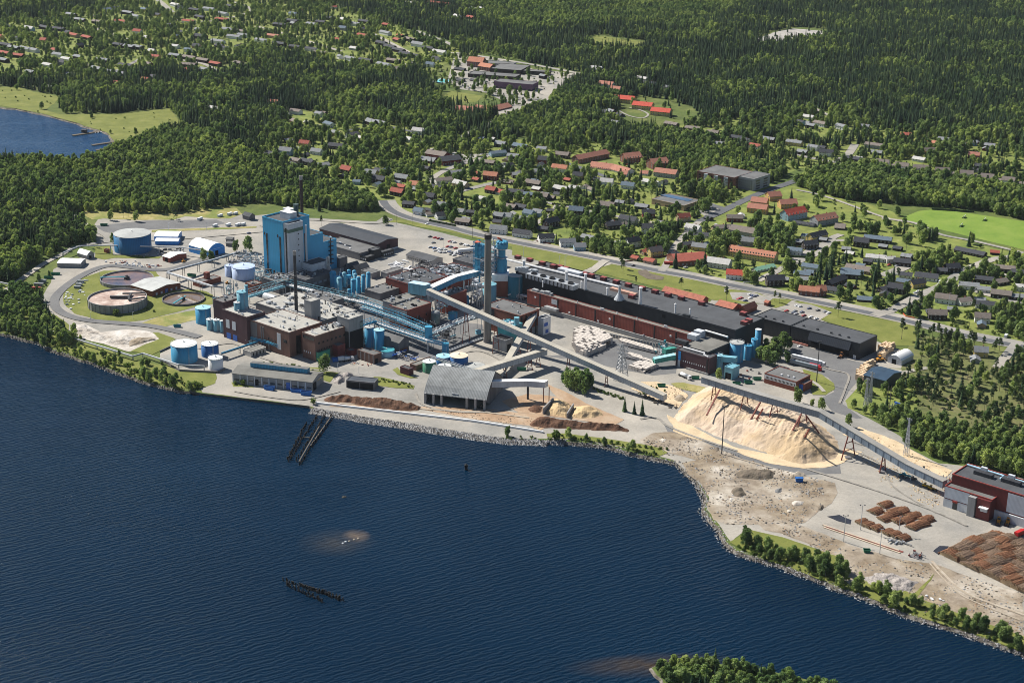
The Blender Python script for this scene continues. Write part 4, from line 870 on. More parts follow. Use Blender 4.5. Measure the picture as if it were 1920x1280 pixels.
Bld('red_lean_to', q('c', 1345, 485), q('c', 1410, 500), q('c', 1450, 480), 4, _mc['dull_red'], M_felt2, 'low red block between the lean-to and the brick store')
s_ = Bld('pump_house', q('c', 385, 480), q('c', 455, 508), q('c', 590, 458), 4, flat('pale_render', (.48, .46, .42)), M_felt4, 'small pale pump house below the dark brick block'); s_.wins('e', 1, s_.Wd-1, 4, .5, 3, .4)
fw = Bld('grey_warehouse', q('c', 280, 705), q('c', 1035, 792), q('c', 1142, 695), 7.5, M_cgrey, M_felt4, 'long grey concrete warehouse by the quay with a blue roof monitor', ang=-15.5, gable=2.4)
for k in range(11): fw.pan('f', fw.L*k/11+.2, fw.L*k/11+1.0, -.2, 7, M_lgrey, 'pillar', .35)
for k in range(11):
    fw.pan('f', fw.L*k/11+1.6, fw.L*(k+1)/11-.6, 2.6, 3.6, M_glass, 'window', .1)
fw.pan('f', fw.L*.68, fw.L*.745, 0, 5.2, M_bdoor, 'door', .25); fw.pan('f', fw.L*.27, fw.L*.33, 0, 5, M_void, 'door', .2); fw.pan('e', 2, 8, 0, 6, M_void, 'door')
fw.pan('e', fw.Wd*.45, fw.Wd, 4.5, 6, M_glass); MB().box(fw.L*.16, fw.Wd*.46, 9.0, fw.L*.88, fw.Wd*.66, 13.2, 0, 1).build('roof_monitor', [corr('monitor_blue', (.06, .32, .50), None, 1.2), M_felt2], fw.e)
sh_ = Bld('open_shed', q('c', 1365, 768), q('c', 1625, 800), q('c', 1668, 757), 5.5, M_cdark, flat('shed_roof', (.05, .06, .075)), 'open fronted concrete shed with two bays near the quay', ang=-13)
sh_.pan('f', .8, sh_.L*.47, 0, 4.8, M_void, 'door', .1); sh_.pan('f', sh_.L*.50, sh_.L-.8, 0, 4.8, M_void, 'door', .1)
oh = Bld('brick_office', q('g', 858, 592), q('g', 1082, 652), q('g', 1174, 602), 7.5, M_brickr, M_felt2, 'flat roofed brick office with a long pale window band in the truck yard')
oh.pan('f', .2, oh.L-.2, 3.6, 6.9, M_lgrey, 'fascia', .1); oh.pan('f', 1, oh.L-1, 4.2, 5.8, M_glass, 'window', .18)
for k in range(22): oh.pan('f', 1+(oh.L-2)*k/22, 1.3+(oh.L-2)*k/22, 4.2, 5.8, M_white, 'mullion', .24)
for t in (.4, .55, .68): oh.roofbox(*q('g', 860+300*t, 580+60*t), 1.4, 1.4, .9, M_white, 'roof_vent')
oh2 = Bld('brick_annex', q('g', 1092, 655), q('g', 1140, 668), q('g', 1190, 640), 5.5, M_brickr, M_felt2, 'small brick annex with a big blue door'); oh2.pan('f', oh2.L*.2, oh2.L*.8, 0, 5, M_bdoor, 'door', .3)
bs = Bld('blue_shed', q('g', 1555, 600), q('g', 1698, 642), q('g', 1745, 565), 7, corr('slate_sheet', (.06, .075, .09), None, 1.2), flat('blue_roof', (.03, .06, .10), .5), 'dark slate gabled shed beside the bundled pulp stacks', gable=2.5)
rb = Bld('red_factory', q('k', 633, 441), q('k', 1398, 682), q('k', 1521, 560), 13.5, M_brickd, M_felt2, 'maroon factory with pale ribbed panels and red roof edges at the right edge', par=0)
M_redtrim = flat('red_trim', (.29, .05, .04)); M_rib = corr('rib_panel', (.50, .54, .60), (.40, .44, .50), .8)
rwall = corr('maroon_sheet', (.14, .027, .027), (.11, .021, .021), .8); rb.wall.data.materials[0] = rwall
for (x0, y0, x1, y1) in ((-.15, -.15, rb.L+.15, .35), (-.15, rb.Wd-.35, rb.L+.15, rb.Wd+.15), (-.15, .35, .35, rb.Wd-.35), (rb.L-.35, .35, rb.L+.15, rb.Wd-.35)): MB().box(x0, y0, 13.6, x1, y1, 14.2).build('roof_edge', M_redtrim, rb.e)
rb.pan('f', .3, rb.L*.53, 6.2, 13.4, M_rib, 'panel', .2); rb.pan('f', 0, rb.L*.52, 0, 5.6, M_lgrey, 'wall_section', .1); rb.pan('f', rb.L*.2, rb.L*.30, .2, 4.6, M_glass, 'door', .2); rb.pan('f', rb.L*.2, rb.L*.30, 4.7, 6, M_redtrim, 'canopy', .8)
rb.pan('f', rb.L*.55, rb.L*.70, 0, 13, M_cgrey, 'stair_tower', 3.0); rb.pan('f', rb.L*.72, rb.L, 0, 13.3, rwall, 'wing', 2.0); rb.pan('f', rb.L*.80, rb.L*.98, 8.5, 9.0, M_white, 'canopy', 5); rb.pan('f', rb.L*.82, rb.L*.96, 6, 8.2, M_lgrey, 'window', 3.2)
ru = Bld('red_factory', q('k', 758, 250), q('P', 2035, 965), q('P', 2069, 945), 19.5, rwall, M_felt, 'tall maroon hall with light blue roof pipes at the right edge', par=0)
for (x0, y0, x1, y1) in ((-.15, -.15, ru.L+.15, .4), (-.15, ru.Wd-.4, ru.L+.15, ru.Wd+.15), (-.15, .4, .4, ru.Wd-.4)): MB().box(x0, y0, 19.6, x1, y1, 20.2).build('roof_edge', M_redtrim, ru.e)
u_, v_ = ru.uv(*q('k', 1670, 535)); ru.pan('f', u_, ru.L, 6.5, 18.8, M_rib, 'panel', .25); ru.pan('f', u_-8, ru.L, 0, 5.6, M_lgrey, 'wall_section', 1.2)
M_lb = flat('pale_blue_pipe', (.42, .62, .75), .4)
pp = [ru.uv(*q('k', x, y)) for x, y in ((985, 115), (1590, 300), (1530, 345), (1580, 365), (1650, 330), (1920, 400), (2300, 520))]
MB().tube([(a, b_, 20.6) for a, b_ in pp], .55, 8).build('roof_duct', M_lb, ru.e)
for x, y in ((1260, 275), (1710, 400)): ru.roofbox(*q('k', x, y), 12, 4, 2.4, M_dkst, 'roof_unit'); ru.roofbox(*q('k', x, y-30), 4, 2, 4.4, M_lgrey, 'roof_unit')
# ---------------------------------------------------------------- big open shed by the quay
def curved_shed():
    z = 7.5; a = R(-15.5); U = Vector((math.cos(a), math.sin(a), 0)); V = Vector((-math.sin(a), math.cos(a), 0))
    p0 = G(*q('e', 460, 466), z); p1 = G(*q('e', 1010, 530), z); L_ = (p1-p0).dot(U)
    O = Vector((p0.x, p0.y, 0)); e = empty('bark_shed', O, a); tag(e, 'big open shed with a steep grey ribbed roof on concrete piers by the quay', 'shed')
    prof = [(0, 7.5), (5, 12.2), (9.5, 15.2), (22, 21.5), (36, 14), (44, 7.5)]
    r = MB(); w = MB()
    for i in range(5):
        (y0, z0), (y1, z1) = prof[i], prof[i+1]
        r.poly([(-.6, y0, z0), (L_+.6, y0, z0), (L_+.6, y1, z1), (-.6, y1, z1)]); r.poly([(-.6, y1, z1-.4), (L_+.6, y1, z1-.4), (L_+.6, y0, z0-.4), (-.6, y0, z0-.4)])
    r.build('roof', corr('fibre_cement', (.30, .31, .31), (.19, .20, .20), 1.1, .85, axis=0, var=.35), e)
    for x in (0, L_): 
        P = [(x, y, zz-.5) for y, zz in prof]; w.poly(P+[(x, 44, 0), (x, 12, 0), (x, 0, 6.2)] if x else (P+[(x, 44, 0), (x, 0, 0)])[::-1])
    w.build('gable_wall', M_cdark, e); MB().box(0, 20, -.3, L_, 20.5, 12).build('back_wall', M_cdark, e)
    for t in (0, .135, .265, .68, .82, .965): MB().box(L_*t, -1, -.3, L_*t+1.5, 1.2, 8).build('pier', M_cgrey, e)
    MB().box(0, .9, 6.6, L_, 1.6, 7.3).build('beam', M_cdark, e)
    BLOCKS.append((O.x+20, O.y+10, 30)); MB().box(L_*.44, 1.2, 9.0, L_*.54, 1.6, 9.4).build('patch', M_lgrey, e)
    return e, O, U, V, L_
CS = curved_shed()
for nm, (a, b_, c), z, wl, rf, lb in (('low_store', ((325, 205), (385, 222), (505, 140)), 4, M_brickb, M_felt4, 'low brick store with flat roof beside the green tanks'), ('red_hut', ((233, 232), (318, 255), (358, 238)), 5, flat('hut_red', (.09, .025, .03)), M_felt, 'dark red hut with one white end in the road bend')):
    Bld(nm, q('e', *a), q('e', *b_), q('e', *c), z, wl, rf, lb)
# ================================================================ TANKS
M_tkblue = flat('tank_blue', (.05, .27, .45), .45, .25, .12, streak=True); M_tkdeep = flat('tank_deep_blue', (.025, .12, .32), .45, .2, .15, streak=True)
M_tkpale = flat('tank_pale_roof', (.62, .64, .63), .6, .2, .2); M_tkgreen = flat('tank_green', (.06, .22, .13), .5, .25, .2, streak=True)
M_tkbig = corr('tank_big_blue', (.015, .13, .28), (.012, .11, .245), 1.5, .55, var=.15); M_tkgrey = flat('tank_grey_roof', (.36, .37, .36), .8, .2, .15, dirt=(.28, .27, .25))
M_lav = flat('tank_lavender', (.46, .55, .74), .45, .12, .2, streak=True); M_beige = flat('tank_beige_roof', (.68, .58, .44), .7, .15, .2)
M_cyroof = flat('tank_cyan_roof', (.33, .58, .66), .5, .2, .2)
tank('very large blue tank with a flat grey conical roof behind the sheds', 215.5, 284, 437, 468.5, M_tkbig, M_tkgrey, cone=.10)
tank('large light blue oil tank with white roof, biggest of three at the shore', 282, 908, 430, 838, M_tkblue, M_tkpale, 'n', rail=True)
tank('deep blue oil tank with white roof, middle of three at the shore', 1000, 1414, 432, 720, M_tkdeep, M_tkpale, 'n', rail=True)
tank('small white oil tank nearest the quay, with a railing on its roof', 1166, 1518, 768, 1035, M_white, M_tkpale, 'n', rail=True)
tank('pale lavender tank, larger one beside the blue boiler house', 272, 487, 585, 688, M_lav, M_lav, 'b', rail=True)
tank('pale lavender tank, smaller one half hidden by its neighbour', 207, 290, 578, 675, M_lav, M_lav, 'b', rail=True)
tank('cyan tank standing alone right of the round basins', 1238, 1334, 660, 755, M_tkblue, M_cyroof, 'a')
for k, (a, b_, t, bt) in enumerate([(40, 102, 192, 292), (103, 165, 198, 302), (167, 200, 207, 318)]): tank(['leftmost', 'middle', 'rightmost'][k]+' of three slim cyan tanks at the dark brick wall', a, b_, t, bt, M_cyan, M_tkpale, 'c')
tank('short cyan tank on a slab in front of the dark brick block', 400, 484, 383, 425, M_cyan, M_tkpale, 'c')
tank('left of the twin blue tanks by the gabled workshop', 1537, 1624, 265, 450, M_tkblue, M_tkgrey, 'c'); tank('right of the twin blue tanks by the gabled workshop', 1624, 1724, 293, 475, M_tkblue, M_cyroof, 'c')
tank('low pale green open tank at the workshop', 1670, 1818, 480, 535, M_cyroof, M_teal, 'c', cone=0, ladder=False)
tank('tall cyan silo on the roof of the dark brick block', 320, 420, 845, 975, M_cyan, M_cyan, 'b', zb=23, h=14, name='silo'); tank('small cyan silo beside the tall one on the brick roof', 290, 350, 930, 990, M_cyan, M_tkpale, 'b', zb=23, h=6.5, name='silo')
tank('slender cyan silo on the dark brick roof', 395, 425, 780, 975, M_cyan, M_cyan, 'b', zb=23, h=19, name='silo')
tank('tall green tank with white roof at the left of the tank group', 150, 446, 562, 790, M_tkgreen, M_tkpale, 'l'); tank('shorter green tank with white roof in the tank group', 485, 795, 665, 850, M_tkgreen, M_tkpale, 'l')
tank('blue tank with cyan roof at the back of the tank group', 455, 790, 440, 600, M_tkdeep, M_cyroof, 'l'); tank('blue tank with a beige roof, back of the tank group', 757, 1174, 430, 625, M_tkdeep, M_beige, 'l')
tank('wide low tank with pale grey roof in the tank group', 1085, 1550, 662, 715, M_tkblue, M_tkgrey, 'l', rail=True); tank('low cyan roofed tank right behind the bark shed', 800, 1150, 830, 900, M_tkblue, M_cyroof, 'l', rail=True)
tank('widest cyan roofed tank partly under the conveyor', 1140, 1716, 885, 960, M_tkblue, M_cyroof, 'l', rail=True)
tank('big dark teal tank with speckled pale roof beside the blue tower', 1243, 1371, 437, 625, flat('tank_teal_dark', (.03, .17, .22), .5, .3, .1, streak=True), M_tkgrey, 'd', cone=.05)
tank('light cyan tank half hidden by the concrete chimney', 1025, 1146, 512, 650, M_cyan, M_cyan, 'd'); tank('light cyan cylinder under the main conveyor', 783, 852, 553, 675, M_cyan, M_cyroof, 'd')
tank('blue domed vessel beside the light cyan cylinder', 852, 912, 625, 695, M_tkblue, M_tkblue, 'd', dome=True); tank('wide tank with pale cyan roof among the duct roofs', 755, 864, 408, 462, M_steel, M_cyroof, 'd')
tank('dark blue tank in the shade beneath the conveyor', 733, 813, 758, 812, M_tkblue, M_teal, 'd'); tank('small cyan drum near the chimney foot', 966, 1016, 912, 940, M_cyan, M_cyan, 'd')
tank('riveted grey green vessel under the conveyor head', 585, 665, 760, 850, flat('vessel', (.22, .26, .22), .5, .4, .4, metal=.3), M_tkgrey, 'd', dome=True)
for k, (a, b_, t, bt) in enumerate([(1175, 1236, 645, 775), (1215, 1278, 690, 800), (1335, 1370, 625, 760), (1383, 1421, 632, 770), (1370, 1410, 715, 860), (1420, 1460, 692, 835), (1465, 1506, 672, 825), (1512, 1552, 650, 805), (1333, 1372, 805, 870)]):
    tank(['back left', 'front left', 'back middle', 'back right', 'first', 'second', 'third', 'fourth', 'shortest'][k]+' column of the cyan evaporator group', a, b_, t, bt, M_lblue, M_lblue, 'b', dome=True, name='evaporator_column', cat='column', ladder=False)
tank('large blue silo at the end of the mill, with rusty streaks', 613, 714, 375, 505, M_tkblue, M_tkgrey, 'g', rail=True, name='silo'); tank('middle blue silo at the end of the mill', 712, 771, 395, 492, M_tkblue, M_tkblue, 'g', name='silo')
tank('slim blue silo behind the middle one', 762, 810, 352, 475, M_tkblue, M_tkblue, 'g', name='silo'); tank('tallest thin blue silo against the mill end wall', 788, 830, 285, 462, M_tkblue, M_tkpale, 'g', name='silo')
tank('cyan silo squeezed beside the dark purple brick hall', 510, 570, 462, 560, M_cyan, M_cyroof, 'g', rail=True, name='silo')
for k, (a, b_, t, bt) in enumerate([(1240, 1290, 700, 830), (1395, 1430, 660, 790), (1290, 1330, 650, 780)]): tank(['left', 'right', 'centre'][k]+' inner column of the cyan evaporator group', a, b_, t, bt, M_cyan, M_cyan, 'b', dome=True, name='evaporator_column', cat='column', ladder=False)
# structures at the silos
b1 = Bld('cyan_duct_house', q('g', 585, 545), q('g', 640, 560), q('g', 682, 535), 9, M_cyan, M_cyan, 'cyan box house between the silos and the yard'); b1.pan('f', 1, b1.L-1, 0, 5, M_void, 'door')
gallery('cyan box duct leading from the dark brick hall to the silos', [at('g', 565, 570, 505), at('g', 662, 590, 515)], 4, 4, M_cyan, M_cyan)
# blue tower
def tower():
    X, Y = q('d', 1190, 600); p = G(X, Y); e = empty('scrubber_tower', p); tag(e, 'tall bright blue scrubber tower with a narrow neck and round head', 'tower')
    k = (p-CP).dot(CF)/FPX/4.571; Hh = lambda y: HZ(X, Y, q('d', 0, y)[1])
    MB().lathe([(42*k, Hh(520)), (46*k, Hh(500)), (46*k, Hh(320)), (40*k, Hh(300)), (31*k, Hh(285)), (31*k, Hh(215)), (48*k, Hh(205)), (52*k, Hh(195)), (52*k, Hh(168)), (36*k, Hh(158)), (36*k, Hh(145)), (20*k, Hh(143))], n=28).build('shell', M_lblue, e, False)
    for y in (285, 210): MB().lathe([(50*k, Hh(y)), (50*k, Hh(y)+.4), (46*k, Hh(y)+.4)], n=20).build('platform', M_steel, e)
    for i in range(4):
        a = R(45+90*i); MB().bar((40*k*math.cos(a), 40*k*math.sin(a), -.4), (40*k*math.cos(a), 40*k*math.sin(a), Hh(515)), 1.2).build('leg', M_lblue, e)
    MB().box(-8, -8, 0, 6, 8, 14).build('base_house', M_brickr, e); MB().box(-8.1, -8.1, 14, 6.1, 8.1, 20).build('base_house', M_white, e)
    b = MB(); b.tube([(0, 0, Hh(143)), (-2, 0, Hh(125)), (-4, 0, Hh(118))], .8, 8); b.build('outlet', flat('orange_red', (.55, .10, .04)), e)
    for i in range(10): 
        a = i*.628; MB().lathe([(1.2, Hh(168)), (1.2, Hh(150)), (.5, Hh(146))], 40*k*math.cos(a), 40*k*math.sin(a), 8).build('nozzle', M_lblue, e)
    BLOCKS.append((p.x, p.y, 10))
tower()
def lattice(label, zm, x, yb, yt, w, mat, floors=8, name='lattice_tower', taper=1.0, parts=True):
    X, Y = q(zm, x, yb); p = G(X, Y); H = HZ(X, Y, q(zm, x, yt)[1]); e = empty(name, p, AX); tag(e, label, 'lattice tower')
    c = [(-1, -1), (1, -1), (1, 1), (-1, 1)]; rr = lambda z: w/2*(1-(1-taper)*z/H)
    for k, (i, j) in enumerate(c): MB().bar((i*w/2, j*w/2, -.3), (i*rr(H), j*rr(H), H), max(.25, w*.05)).build('leg', mat, e)
    b = MB()
    for f_ in range(floors):
        z0 = H*f_/floors; z1 = H*(f_+1)/floors
        for k in range(4):
            (i, j), (m_, n_) = c[k], c[(k+1) % 4]
            b.bar((i*rr(z1), j*rr(z1), z1), (m_*rr(z1), n_*rr(z1), z1), max(.15, w*.03)); b.bar((i*rr(z0), j*rr(z0), z0), (m_*rr(z1), n_*rr(z1), z1), max(.12, w*.022)); b.bar((m_*rr(z0), n_*rr(z0), z0), (i*rr(z1), j*rr(z1), z1), max(.12, w*.022))
    b.build('bracing', mat, e); BLOCKS.append((p.x, p.y, 3)); return e, H
e, H = lattice('grey steel stair tower full of platforms between the chimney and the blue tower', 'd', 1122, 600, 135, 8, M_steel, 14)
for f_ in range(12): MB().box(-3.6, -3.6, H*f_/14+3, 3.6, 1+2.4*(f_ % 2), H*f_/14+3.25).build('platform', (M_steel, M_teal, M_lgrey)[f_ % 3], e)
MB().tube([(1, 1, 4), (1, 1, H*.9)], .9, 8).build('riser_pipe', M_lblue, e)
e, H = lattice('blue lattice frame carrying a hooded duct left of the chimney', 'd', 1002, 560, 150, 8, M_tkblue, 10)
MB().box(-3.2, -3.2, H*.3, .2, .2, H*.98).build('duct', M_lblue, e); MB().lathe([(3.6, H*.70), (4.6, H*.76), (4.2, H*.86), (2.6, H*.94)], 1.5, 1.5, 14).build('hood', M_lblue, e); MB().box(-3.5, -3.5, H*.98, 1, .5, H).build('cap', _mc['orange_red'], e)
MB().box(-4.2, -4.2, H*.35, 4.2, 4.2, H*.36).build('platform', M_steel, e); MB().box(-4.2, -4.2, H*.66, 4.2, 4.2, H*.67).build('platform', M_steel, e)
# ================================================================ ROUND BASINS
def basin(label, xl, xr, yt, yb, wet, rimh, kind):
    x0, t = q('o', xl, yt); x1, bt = q('o', xr, yb); xc = (x0+x1)/2; yc = (t+bt)/2
    # centre of the rim; ground point below it
    c = G(xc, yc, rimh); r = (x1-x0)/2*((c-CP).dot(CF))/FPX; e = empty('treatment_basin', (c.x, c.y, 0)); tag(e, label, 'basin')
    MB().lathe([(r, -.5), (r, rimh), (r-.5, rimh), (r-.5, -.3)], n=56).build('wall', M_cgrey if kind != 2 else M_cdark, e)
    w = MB(); w.lathe([(r-.55, rimh-1.4), (.01, rimh-1.39)], n=48); w.build('basin_water', wet, e)
    for i in range(32 if rimh > 2 else 0):
        a = 6.283*i/32; MB().bar((math.cos(a)*(r+.1), math.sin(a)*(r+.1), -.3), (math.cos(a)*(r+.1), math.sin(a)*(r+.1), rimh-.2), .3).build('buttress', M_cdark, e)
    BLOCKS.append((c.x, c.y, r+3)); return e, r, c
sl1 = ground_mat('basin_sludge', [(.3, (.17, .11, .095)), (.6, (.24, .16, .14))], .05, 6, [(.3, (.03, .06, .12)), (.7, (.05, .08, .14))], .012, rough=.25)
sl2 = ground_mat('basin_foam', [(.35, (.24, .15, .12)), (.55, (.46, .36, .31)), (.7, (.75, .66, .60))], .10, 8, rough=.7)
sl3 = flat('basin_brown_water', (.17, .12, .085), .1, .2, .1, spec=.7)
e, r, c = basin('round concrete basin with calm brownish water and a rotating bridge', 297, 1052, 112, 352, sl1, 3.2, 0)
a = R(188); MB().bar((0, 0, 3.9), (r*math.cos(a), r*math.sin(a), 3.9), 1.4, .5).build('scraper_bridge', M_teal, e)
for s_ in (-.7, .7): MB().bar((-s_*math.sin(a), s_*math.cos(a), 4.6), (r*math.cos(a)-s_*math.sin(a), r*math.sin(a)+s_*math.cos(a), 4.6), .12).build('railing', M_cyan, e)
MB().lathe([(2.5, 1.5), (2.5, 4), (1.2, 4.2), (1.2, 5.2)], n=12).build('centre_drive', M_dkst, e)
e, r, c = basin('high round concrete basin covered in pinkish foam', 118, 955, 384, 632, sl2, 7.5, 1)
b = MB(); b.box(-6, -1.2, 6.6, r*.42, 1.2, 8.2); b.build('aerator_bridge', M_dkst, e); ob = MB()
for (x0, y0, x1, y1) in ((r*.40, -1, r*.40, r*.35), (r*.40, -1, r*.48, -r*.32), (r*.48, -r*.32, r*.96, -r*.05), (r*.1, r*.35, r*.86, r*.45)): ob.bar((x0, y0, 7.6), (x1, y1, 7.6), 1.6, 1.0)
ob.build('walkway', M_dkst, e)
e, r, c = basin('small low round basin with brown water and a grey bridge', 1185, 1792, 424, 625, sl3, 1.8, 2)
a = R(-107); MB().bar((-.2*r*math.cos(a), -.2*r*math.sin(a), 2.3), (r*.98*math.cos(a), r*.98*math.sin(a), 2.3), 1.6, .5).build('scraper_bridge', M_teal, e); MB().lathe([(1.6, .3), (1.6, 2.6)], n=10).build('centre_drive', M_dkst, e)
gb = Bld('pump_station', q('a', 880, 505), q('a', 960, 560), q('a', 1108, 498), 5, M_brickr, flat('pale_grey_roof', (.42, .43, .42)), 'brick pump station with pale grey roof between the round basins', gable=2, ang=-38); gb.wins('e', 2, gb.Wd-2, 5, .6, 2.6, .35, M_lgrey); gb.pan('e', gb.Wd*.45, gb.Wd*.55, 0, 3.6, M_bdoor, 'door')
gb2 = Bld('brick_kiosk', q('a', 1230, 490), q('a', 1262, 508), q('a', 1390, 470), 4, M_brickr, M_felt2, 'low brick house with a rust coloured chimney box by the pipe bridge')
gb2.roofbox(*q('a', 1307, 480), 4, 4, 6, M_rust, 'roof_stack')
# ================================================================ TENTS AND SHEDS AT THE LEFT
def arch(label, zm, p0, p1, p2, z, rise, wall, roof, gaxis='u', ang=None, name='arched_hall', door=None, n=10, stripe=None):
    """hall with a barrel roof; gaxis u: the arch ends face along u"""
    b_ = Bld(name, q(zm, *p0), q(zm, *p1), q(zm, *p2), z, wall, roof, label, ang=ang, par=0)
    L_, W_ = b_.L, b_.Wd; b_.roof.data.clear_geometry() if False else None
    r = MB(); P = []
    for i in range(n+1):
        t = i/n; P.append((t, z+.1+rise*math.sin(math.pi*t)**.85))
    w = W_ if gaxis == 'u' else L_
    for i in range(n):
        (t0, z0), (t1, z1) = P[i], P[i+1]
        if gaxis == 'u': r.poly([(-.3, t0*W_, z0), (L_+.3, t0*W_, z0), (L_+.3, t1*W_, z1), (-.3, t1*W_, z1)])
        else: r.poly([(t0*L_, W_+.3, z0), (t0*L_, -.3, z0), (t1*L_, -.3, z1), (t1*L_, W_+.3, z1)])
    r.build('arched_roof', roof, b_.e)
    for s_ in (0, 1):
        e_ = MB()
        if gaxis == 'u': pl = [((L_ if s_ else 0), t*W_, zz) for t, zz in P]
        else: pl = [(t*L_, (W_ if s_ else 0), zz) for t, zz in P]
        e_.poly(pl if (s_ == 1) == (gaxis == 'u') else pl[::-1]); e_.build('gable', wall, b_.e)
    return b_
M_tarp = flat('white_tarp', (.82, .82, .80), .6, .06, .1)
M_hallb = flat('hall_blue', (.03, .24, .62), .5, .15, .3)
t_ = arch('low white roofed tent with grey walls at the left of the yard', 'a', (345, 395), (507, 385), (500, 352), 4, 1.0, M_cgrey, M_tarp, ang=-3)
t_ = arch('small arched grey tent with white roof and dark doorway', 'a', (485, 318), (548, 335), (603, 325), 3.5, 3.2, M_cgrey, M_tarp, ang=-38); t_.pan('e', t_.Wd*.3, t_.Wd*.6, 0, 3.2, M_void, 'door')
arch('white and blue striped long tent, back one beside the big tank', 'a', (966, 222), (1122, 215), (1118, 180), 4.5, 1.2, M_hallb, M_tarp, ang=0)
arch('white and blue striped long tent, front one beside the big tank', 'a', (970, 255), (1124, 245), (1124, 225), 3.5, 1.2, M_hallb, M_tarp, ang=0)
t_ = arch('big arched hall with white roof and bright blue walls', 'm', (1300, 775), (1440, 812), (1568, 785), 6.5, 5.0, M_hallb, M_tarp, ang=-40); t_.pan('e', t_.Wd*.42, t_.Wd*.6, 0, 4.5, M_void, 'door')
s_ = Bld('red_shed', q('a', 1030, 336), q('a', 1072, 350), q('a', 1168, 318), 4.5, M_red, M_tarp, 'red gabled shed with white roof behind the round basins', gable=1.6, ang=-38); s_.pan('f', s_.L*.3, s_.L*.7, 0, 3.6, M_void, 'door')
s_ = Bld('red_shed', q('a', 655, 295), q('a', 672, 300), q('a', 683, 292), 3, M_red, M_felt, 'tiny dark red kiosk left of the big blue tank')
s_ = Bld('dark_hut', q('b', 400, 105), q('b', 430, 130), q('b', 503, 122), 4, M_cdark, M_felt, 'small dark gabled hut at the edge of the caravan ground', gable=2.5, ang=-40)
for k, (x, y) in enumerate([(220, 330), (220, 370)]): Bld('small_hut', q('b', x, y), q('b', x+50, y+8), q('b', x+80, y-10), 3, M_cdark, M_felt2, ['small dark hut, back of two by the arched hall', 'small dark hut, front of two by the arched hall'][k], gable=.8, ang=-10)
t_ = arch('white arched storage tent with dark door beyond the black warehouse', 'g', (1720, 478), (1812, 505), (1868, 455), 4, 3.4, M_lgrey, M_tarp, gaxis='v'); t_.pan('f', t_.L*.3, t_.L*.62, 0, 4, M_void, 'door')
# ================================================================ CONVEYORS
M_cvw = corr('conveyor_sheet', (.40, .43, .46), (.34, .37, .40), 1.2, axis=0, var=.2); M_cvt = flat('conveyor_roof_sand', (.42, .39, .33), .85, .2, .06)
M_cvg = corr('conveyor_blue_grey', (.20, .25, .31), (.16, .21, .27), 1.2, axis=0, var=.2); M_cvr = flat('conveyor_roof_grey', (.28, .27, .25), .85, .2, .05)
A = at('P', 803, 622, 551); B = at('P', 1262, 762, 757); 
o, off = gallery('very long main chip conveyor running down from the mill to the yard', [A, A.lerp(B, .97)], 4.4, 4.0, M_cvw, M_cvt)
acr = (B-A).cross(Vector((0, 0, 1)))
for t, sp in ((.17, 9), (.30, 8), (.44, 7), (.60, 6), (.75, 4)):
    tp = A.lerp(B, t); trestle(o, off, (tp.x, tp.y, 0), tp, sp, acr, M_rust, .55)
hb = [at('d', 415, 760, 585), at('d', 560, 800, 610)]
o, off = gallery('light blue transfer house at the head of the main conveyor', hb, 7, 9, M_cyan, flat('pale_blue_roof', (.40, .55, .66)))
for p in hb: MB().bar((p.x-off.x, p.y-off.y, 12), p-off, 1.2).build('leg', M_steel, o)
up0 = at('d', 572, 800, 590); up1 = at('d', 985, 560, 440)
o, off = gallery('white roofed blue conveyor climbing from the transfer house to the chimney group', [up0, up0.lerp(up1, .5)+Vector((0, 0, 2.2)), up1], 6, 4.5, M_tkblue, M_white)
for t in (.35, .7, .98): p = up0.lerp(up1, t); MB().bar((p.x-off.x, p.y-off.y, 0), p-off, 1.0).build('leg', M_steel, o)
A = at('e', 905, 420, 310); B = at('e', 1545, 205, 115)
o, off = gallery('beige topped conveyor from the bark shed ridge to the main conveyor', [A, B], 4.6, 4.2, M_cvw, M_cvt); acr = (B-A).cross(Vector((0, 0, 1)))
for t in (.42, .78, .9): tp = A.lerp(B, t); trestle(o, off, (tp.x, tp.y, 0), tp, 6, acr, M_rust, .5)
A = at('d', 1490, 900, 755); B = G(*q('e', 1120, 362)); B.z = 1
o, off = gallery('beige topped conveyor sloping down in front of the red chip hall', [A, B], 4.4, 3.6, M_cvw, M_cvt); acr = (B-A).cross(Vector((0, 0, 1)))
for t in (.2, .5, .72): tp = A.lerp(B, t); trestle(o, off, (tp.x, tp.y, 0), tp, 5, acr, M_rust, .5)
A = at('e', 1030, 540, 405); B = at('e', 1390, 520, 398); C_ = at('e', 1555, 560, 410)
o, off = gallery('white roofed bark conveyor with a bent end above the bark yard', [A, B, C_], 4.6, 4.2, M_lgrey, M_white)
for dx in (-2, 2): MB().bar((C_.x-off.x+dx, C_.y-off.y, -.3), C_-off+Vector((dx, 0, 0)), .6).build('leg', M_rust, o)
MB().tube([B-off, Vector((B.x-off.x, B.y-off.y, B.z-11))], .8, 8).build('chute', M_dkst, o)
MB().tube([Vector((B.x-off.x, B.y-off.y, B.z-11)), Vector((B.x-off.x, B.y-off.y, 1))], .25, 6).build('falling_bark', M_bark, o)
